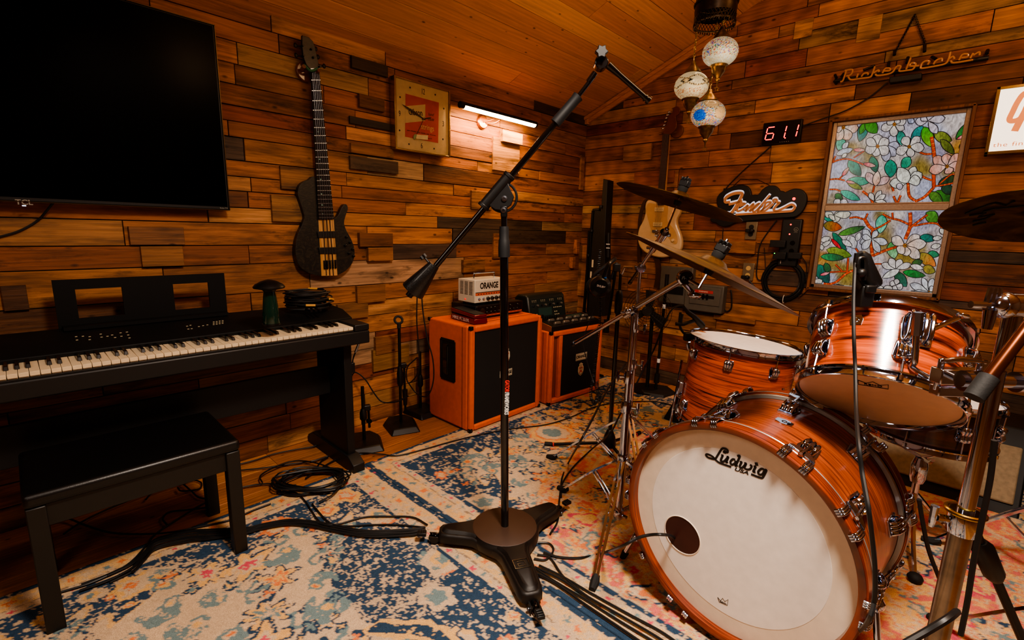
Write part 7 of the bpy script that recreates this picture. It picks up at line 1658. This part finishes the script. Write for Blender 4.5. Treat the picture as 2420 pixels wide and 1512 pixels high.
fcab([(560,1112),(620,1106),(690,1096),(740,1089),(776,1078),(757,1092),(740,1120)],'black cable curling on the bare floor beside the piano foot')
fcab([(556,1155),(600,1146),(640,1143),(680,1147),(700,1146)],'short black cable entering the tangled coil from the left')
c=PZ(735,1138,.02);tag((lambda o:(setattr(o,'matrix_world',T(V((c.x,c.y,.010)))@RZ(50)),o)[1])(coil(None,.165,9,.0038,12,.03,.62,.5,9).build('tangled_cable',CABLE)),'tangled loops of black cable heaped on the rug corner by the piano foot','cable')
fcab([(620,1140),(615,1125),(640,1108),(690,1090),(740,1092),(790,1110),(812,1130),(790,1165),(755,1185)],'loose loop of black cable around the tangled coil',zz=.012)
for k,(P,lab) in enumerate([([(150,1262),(190,1235),(250,1205),(330,1172),(395,1145),(425,1140),(450,1158),(470,1175),(500,1178),(512,1172)],'thin black cable arcing beneath the bench'),([(345,1180),(360,1165),(400,1150),(450,1135),(475,1140),(470,1155),(430,1160),(420,1152)],'black cable curl on the floor behind the bench legs'),([(140,1400),(220,1375),(300,1335),(345,1290),(370,1260),(430,1220),(480,1190),(510,1178)],'thick black cable rising diagonally beneath the bench'),([(395,1240),(385,1225),(400,1210),(440,1205),(480,1200),(512,1195)],'black cable loop near the rear right bench leg'),([(130,1230),(160,1225),(200,1240),(260,1258),(330,1262),(400,1258),(470,1245),(545,1228),(600,1205),(640,1190)],'black cable passing behind the front bench leg to the coil')]):fcab(P,lab,.0036,8,0,k)
rb=[(1272,1335),(1330,1362),(1400,1402),(1480,1448),(1560,1492),(1620,1530)]
for i in range(4):fcab([(x-i*6,y+i*(4+ (x-1272)*.035)) for x,y in rb],'one of the black cables fanning from the rolling base to the bottom edge',.004,6,3,i+20,'cables fanning to the bottom edge',.003*(i%2))
fcab([(1270,1310),(1300,1318),(1330,1360),(1370,1395),(1420,1430)],'black cable bending down from the rolling base past the rubber foot')
fcab([(1262,1320),(1290,1322),(1308,1300),(1298,1284),(1272,1282)],'small black cable loop at the right of the rolling base')
cable([(2172,1180,(0,1.5,.2)),(2180,1230,(0,1.5,.2)),(2195,1300,(0,1.5,.1)),(2222,1372,(0,1.5,.1))],'black microphone cable hanging under the snare drum',r=.005)
cable([(2350,1040,(.1,1.0,.6)),(2340,1130,(.1,1.0,.6)),(2318,1240,(.1,1.0,.6)),(2300,1330,(.1,1.0,.6)),(2286,1420,(.1,1.0,.6)),(2270,1500,(.1,1.0,.6))],'black cable running down beside the heavy chrome stand',r=.004)
cable([(2140,1520,(.0,.95,.3)),(2190,1492,(.0,.95,.3)),(2240,1462,(.0,.95,.3)),(2262,1445,(.0,1.0,.3))],'black cable sweeping across the foot of the heavy chrome stand',r=.006)
# black low microphone boom beside the snare
p0=PP(2272,1180,(.12,1.35,.5));p1=PP(2332,1300,(.12,1.35,.5));p2=PP(2420,1520,(.12,1.35,.5))
LB_=thing('low_boom_stand','black boom microphone stand with thick grips leaning at the lower right','mic stand',p1);W=wi(LB_)
b=MB(W);b.tube([p0,p2],.009,12);b.build('pole',BLKM,LB_);b=MB(W);b.tube([p0.lerp(p2,.28),p0.lerp(p2,.32),p0.lerp(p2,.5),p0.lerp(p2,.54)],[.012,.02,.019,.012],14);b.build('grip',BLK,LB_)
# pale speaker and road case in the right background
q=PZ(2190,1168);SPK=thing('stage_monitor','pale-fronted wedge speaker in the shadow behind the snare drum','speaker',T(V((q.x-.14,min(q.y+.28,3.05),0))))
b=MB(frame((0,0,0),(0,1,0),(0,0,1),(1,0,0)));b.prism([(-.2,.0),(.2,0),(.2,.36),(-.04,.36)],-.30,.44);b.build('housing',mat('monitor_black','#0c0a09',.6),SPK,bevel=.008)
nn=V((0,-.36,.16)).normalized();b=MB(frame((.075,-.135,.16),(1,0,0),V((0,.16,.36)).normalized(),nn));b.box((0,.01,.004),(.68,.25,.012));b.build('front_grille',mat('pale_cloth','#8a7a60',.8,noise=.2,nscale=60),SPK,bevel=.01)
q=PZ(2398,1195);RC=thing('road_case','black road case with aluminium edging at the right edge of the floor','case',T(V((q.x+.36,min(q.y+.25,3.1),0)))@RZ(-4))
b=MB();b.b2((-.29,-.24,.0),(.3,.3,.62));b.build('case_body',mat('case_black','#0c0b0b',.5),RC,bevel=.004)
b=MB()
for x,y in((-.29,-.24),(.3,-.24),(-.29,.3)):b.box((x,y,.31),(.035,.035,.61))
b.box((0,-.242,.60),(.58,.02,.035));b.box((-.292,.03,.60),(.02,.54,.035));b.build('aluminium_edge',mat('case_alu','#a8a49e',.35,metal=.8),RC,bevel=.003)
for z in(.04,.59):
    b=MB();b.box((-.275,-.225,z),(.08,.08,.075));b.build('ball_corner',BLKM,RC,bevel=.012)
q=PP(1872,900,(-.42,2.45,.5));TH=thing('drum_throne','grey-topped drum throne glimpsed between floor tom and rack tom','stool',V((-.44,2.80,0)))
b=MB();b.lathe([(0,.44),(.13,.44),(.145,.46),(.145,.51),(.13,.535),(0,.54)],32);b.build('seat',mat('throne_grey','#6a645c',.85,noise=.4,nscale=90),TH)
b=MB();b.cyl((0,0,.15),(0,0,.44),.014,n=12);b.build('post',CHR,TH)
for a in(0,120,240):
    b=MB();b.tube([(0,0,.3),(.24*math.cos(R(a+20)),.24*math.sin(R(a+20)),.018)],.010,8);b.build('leg',CHR,TH)
# small black wedge bag behind the floor tom
q=PZ(1585,1000);tag(MB(T(V((q.x+.02,q.y+.12,0)))).prism([(-.09,-.1),(.1,-.12),(.12,.1),(-.06,.12)],.0,.20,scale=.35).build('cable_bag',mat('bag_cloth','#11100e',.9,bump=.3),bevel=.015),'small black cloth bag slumped on the rug left of the floor tom','bag')
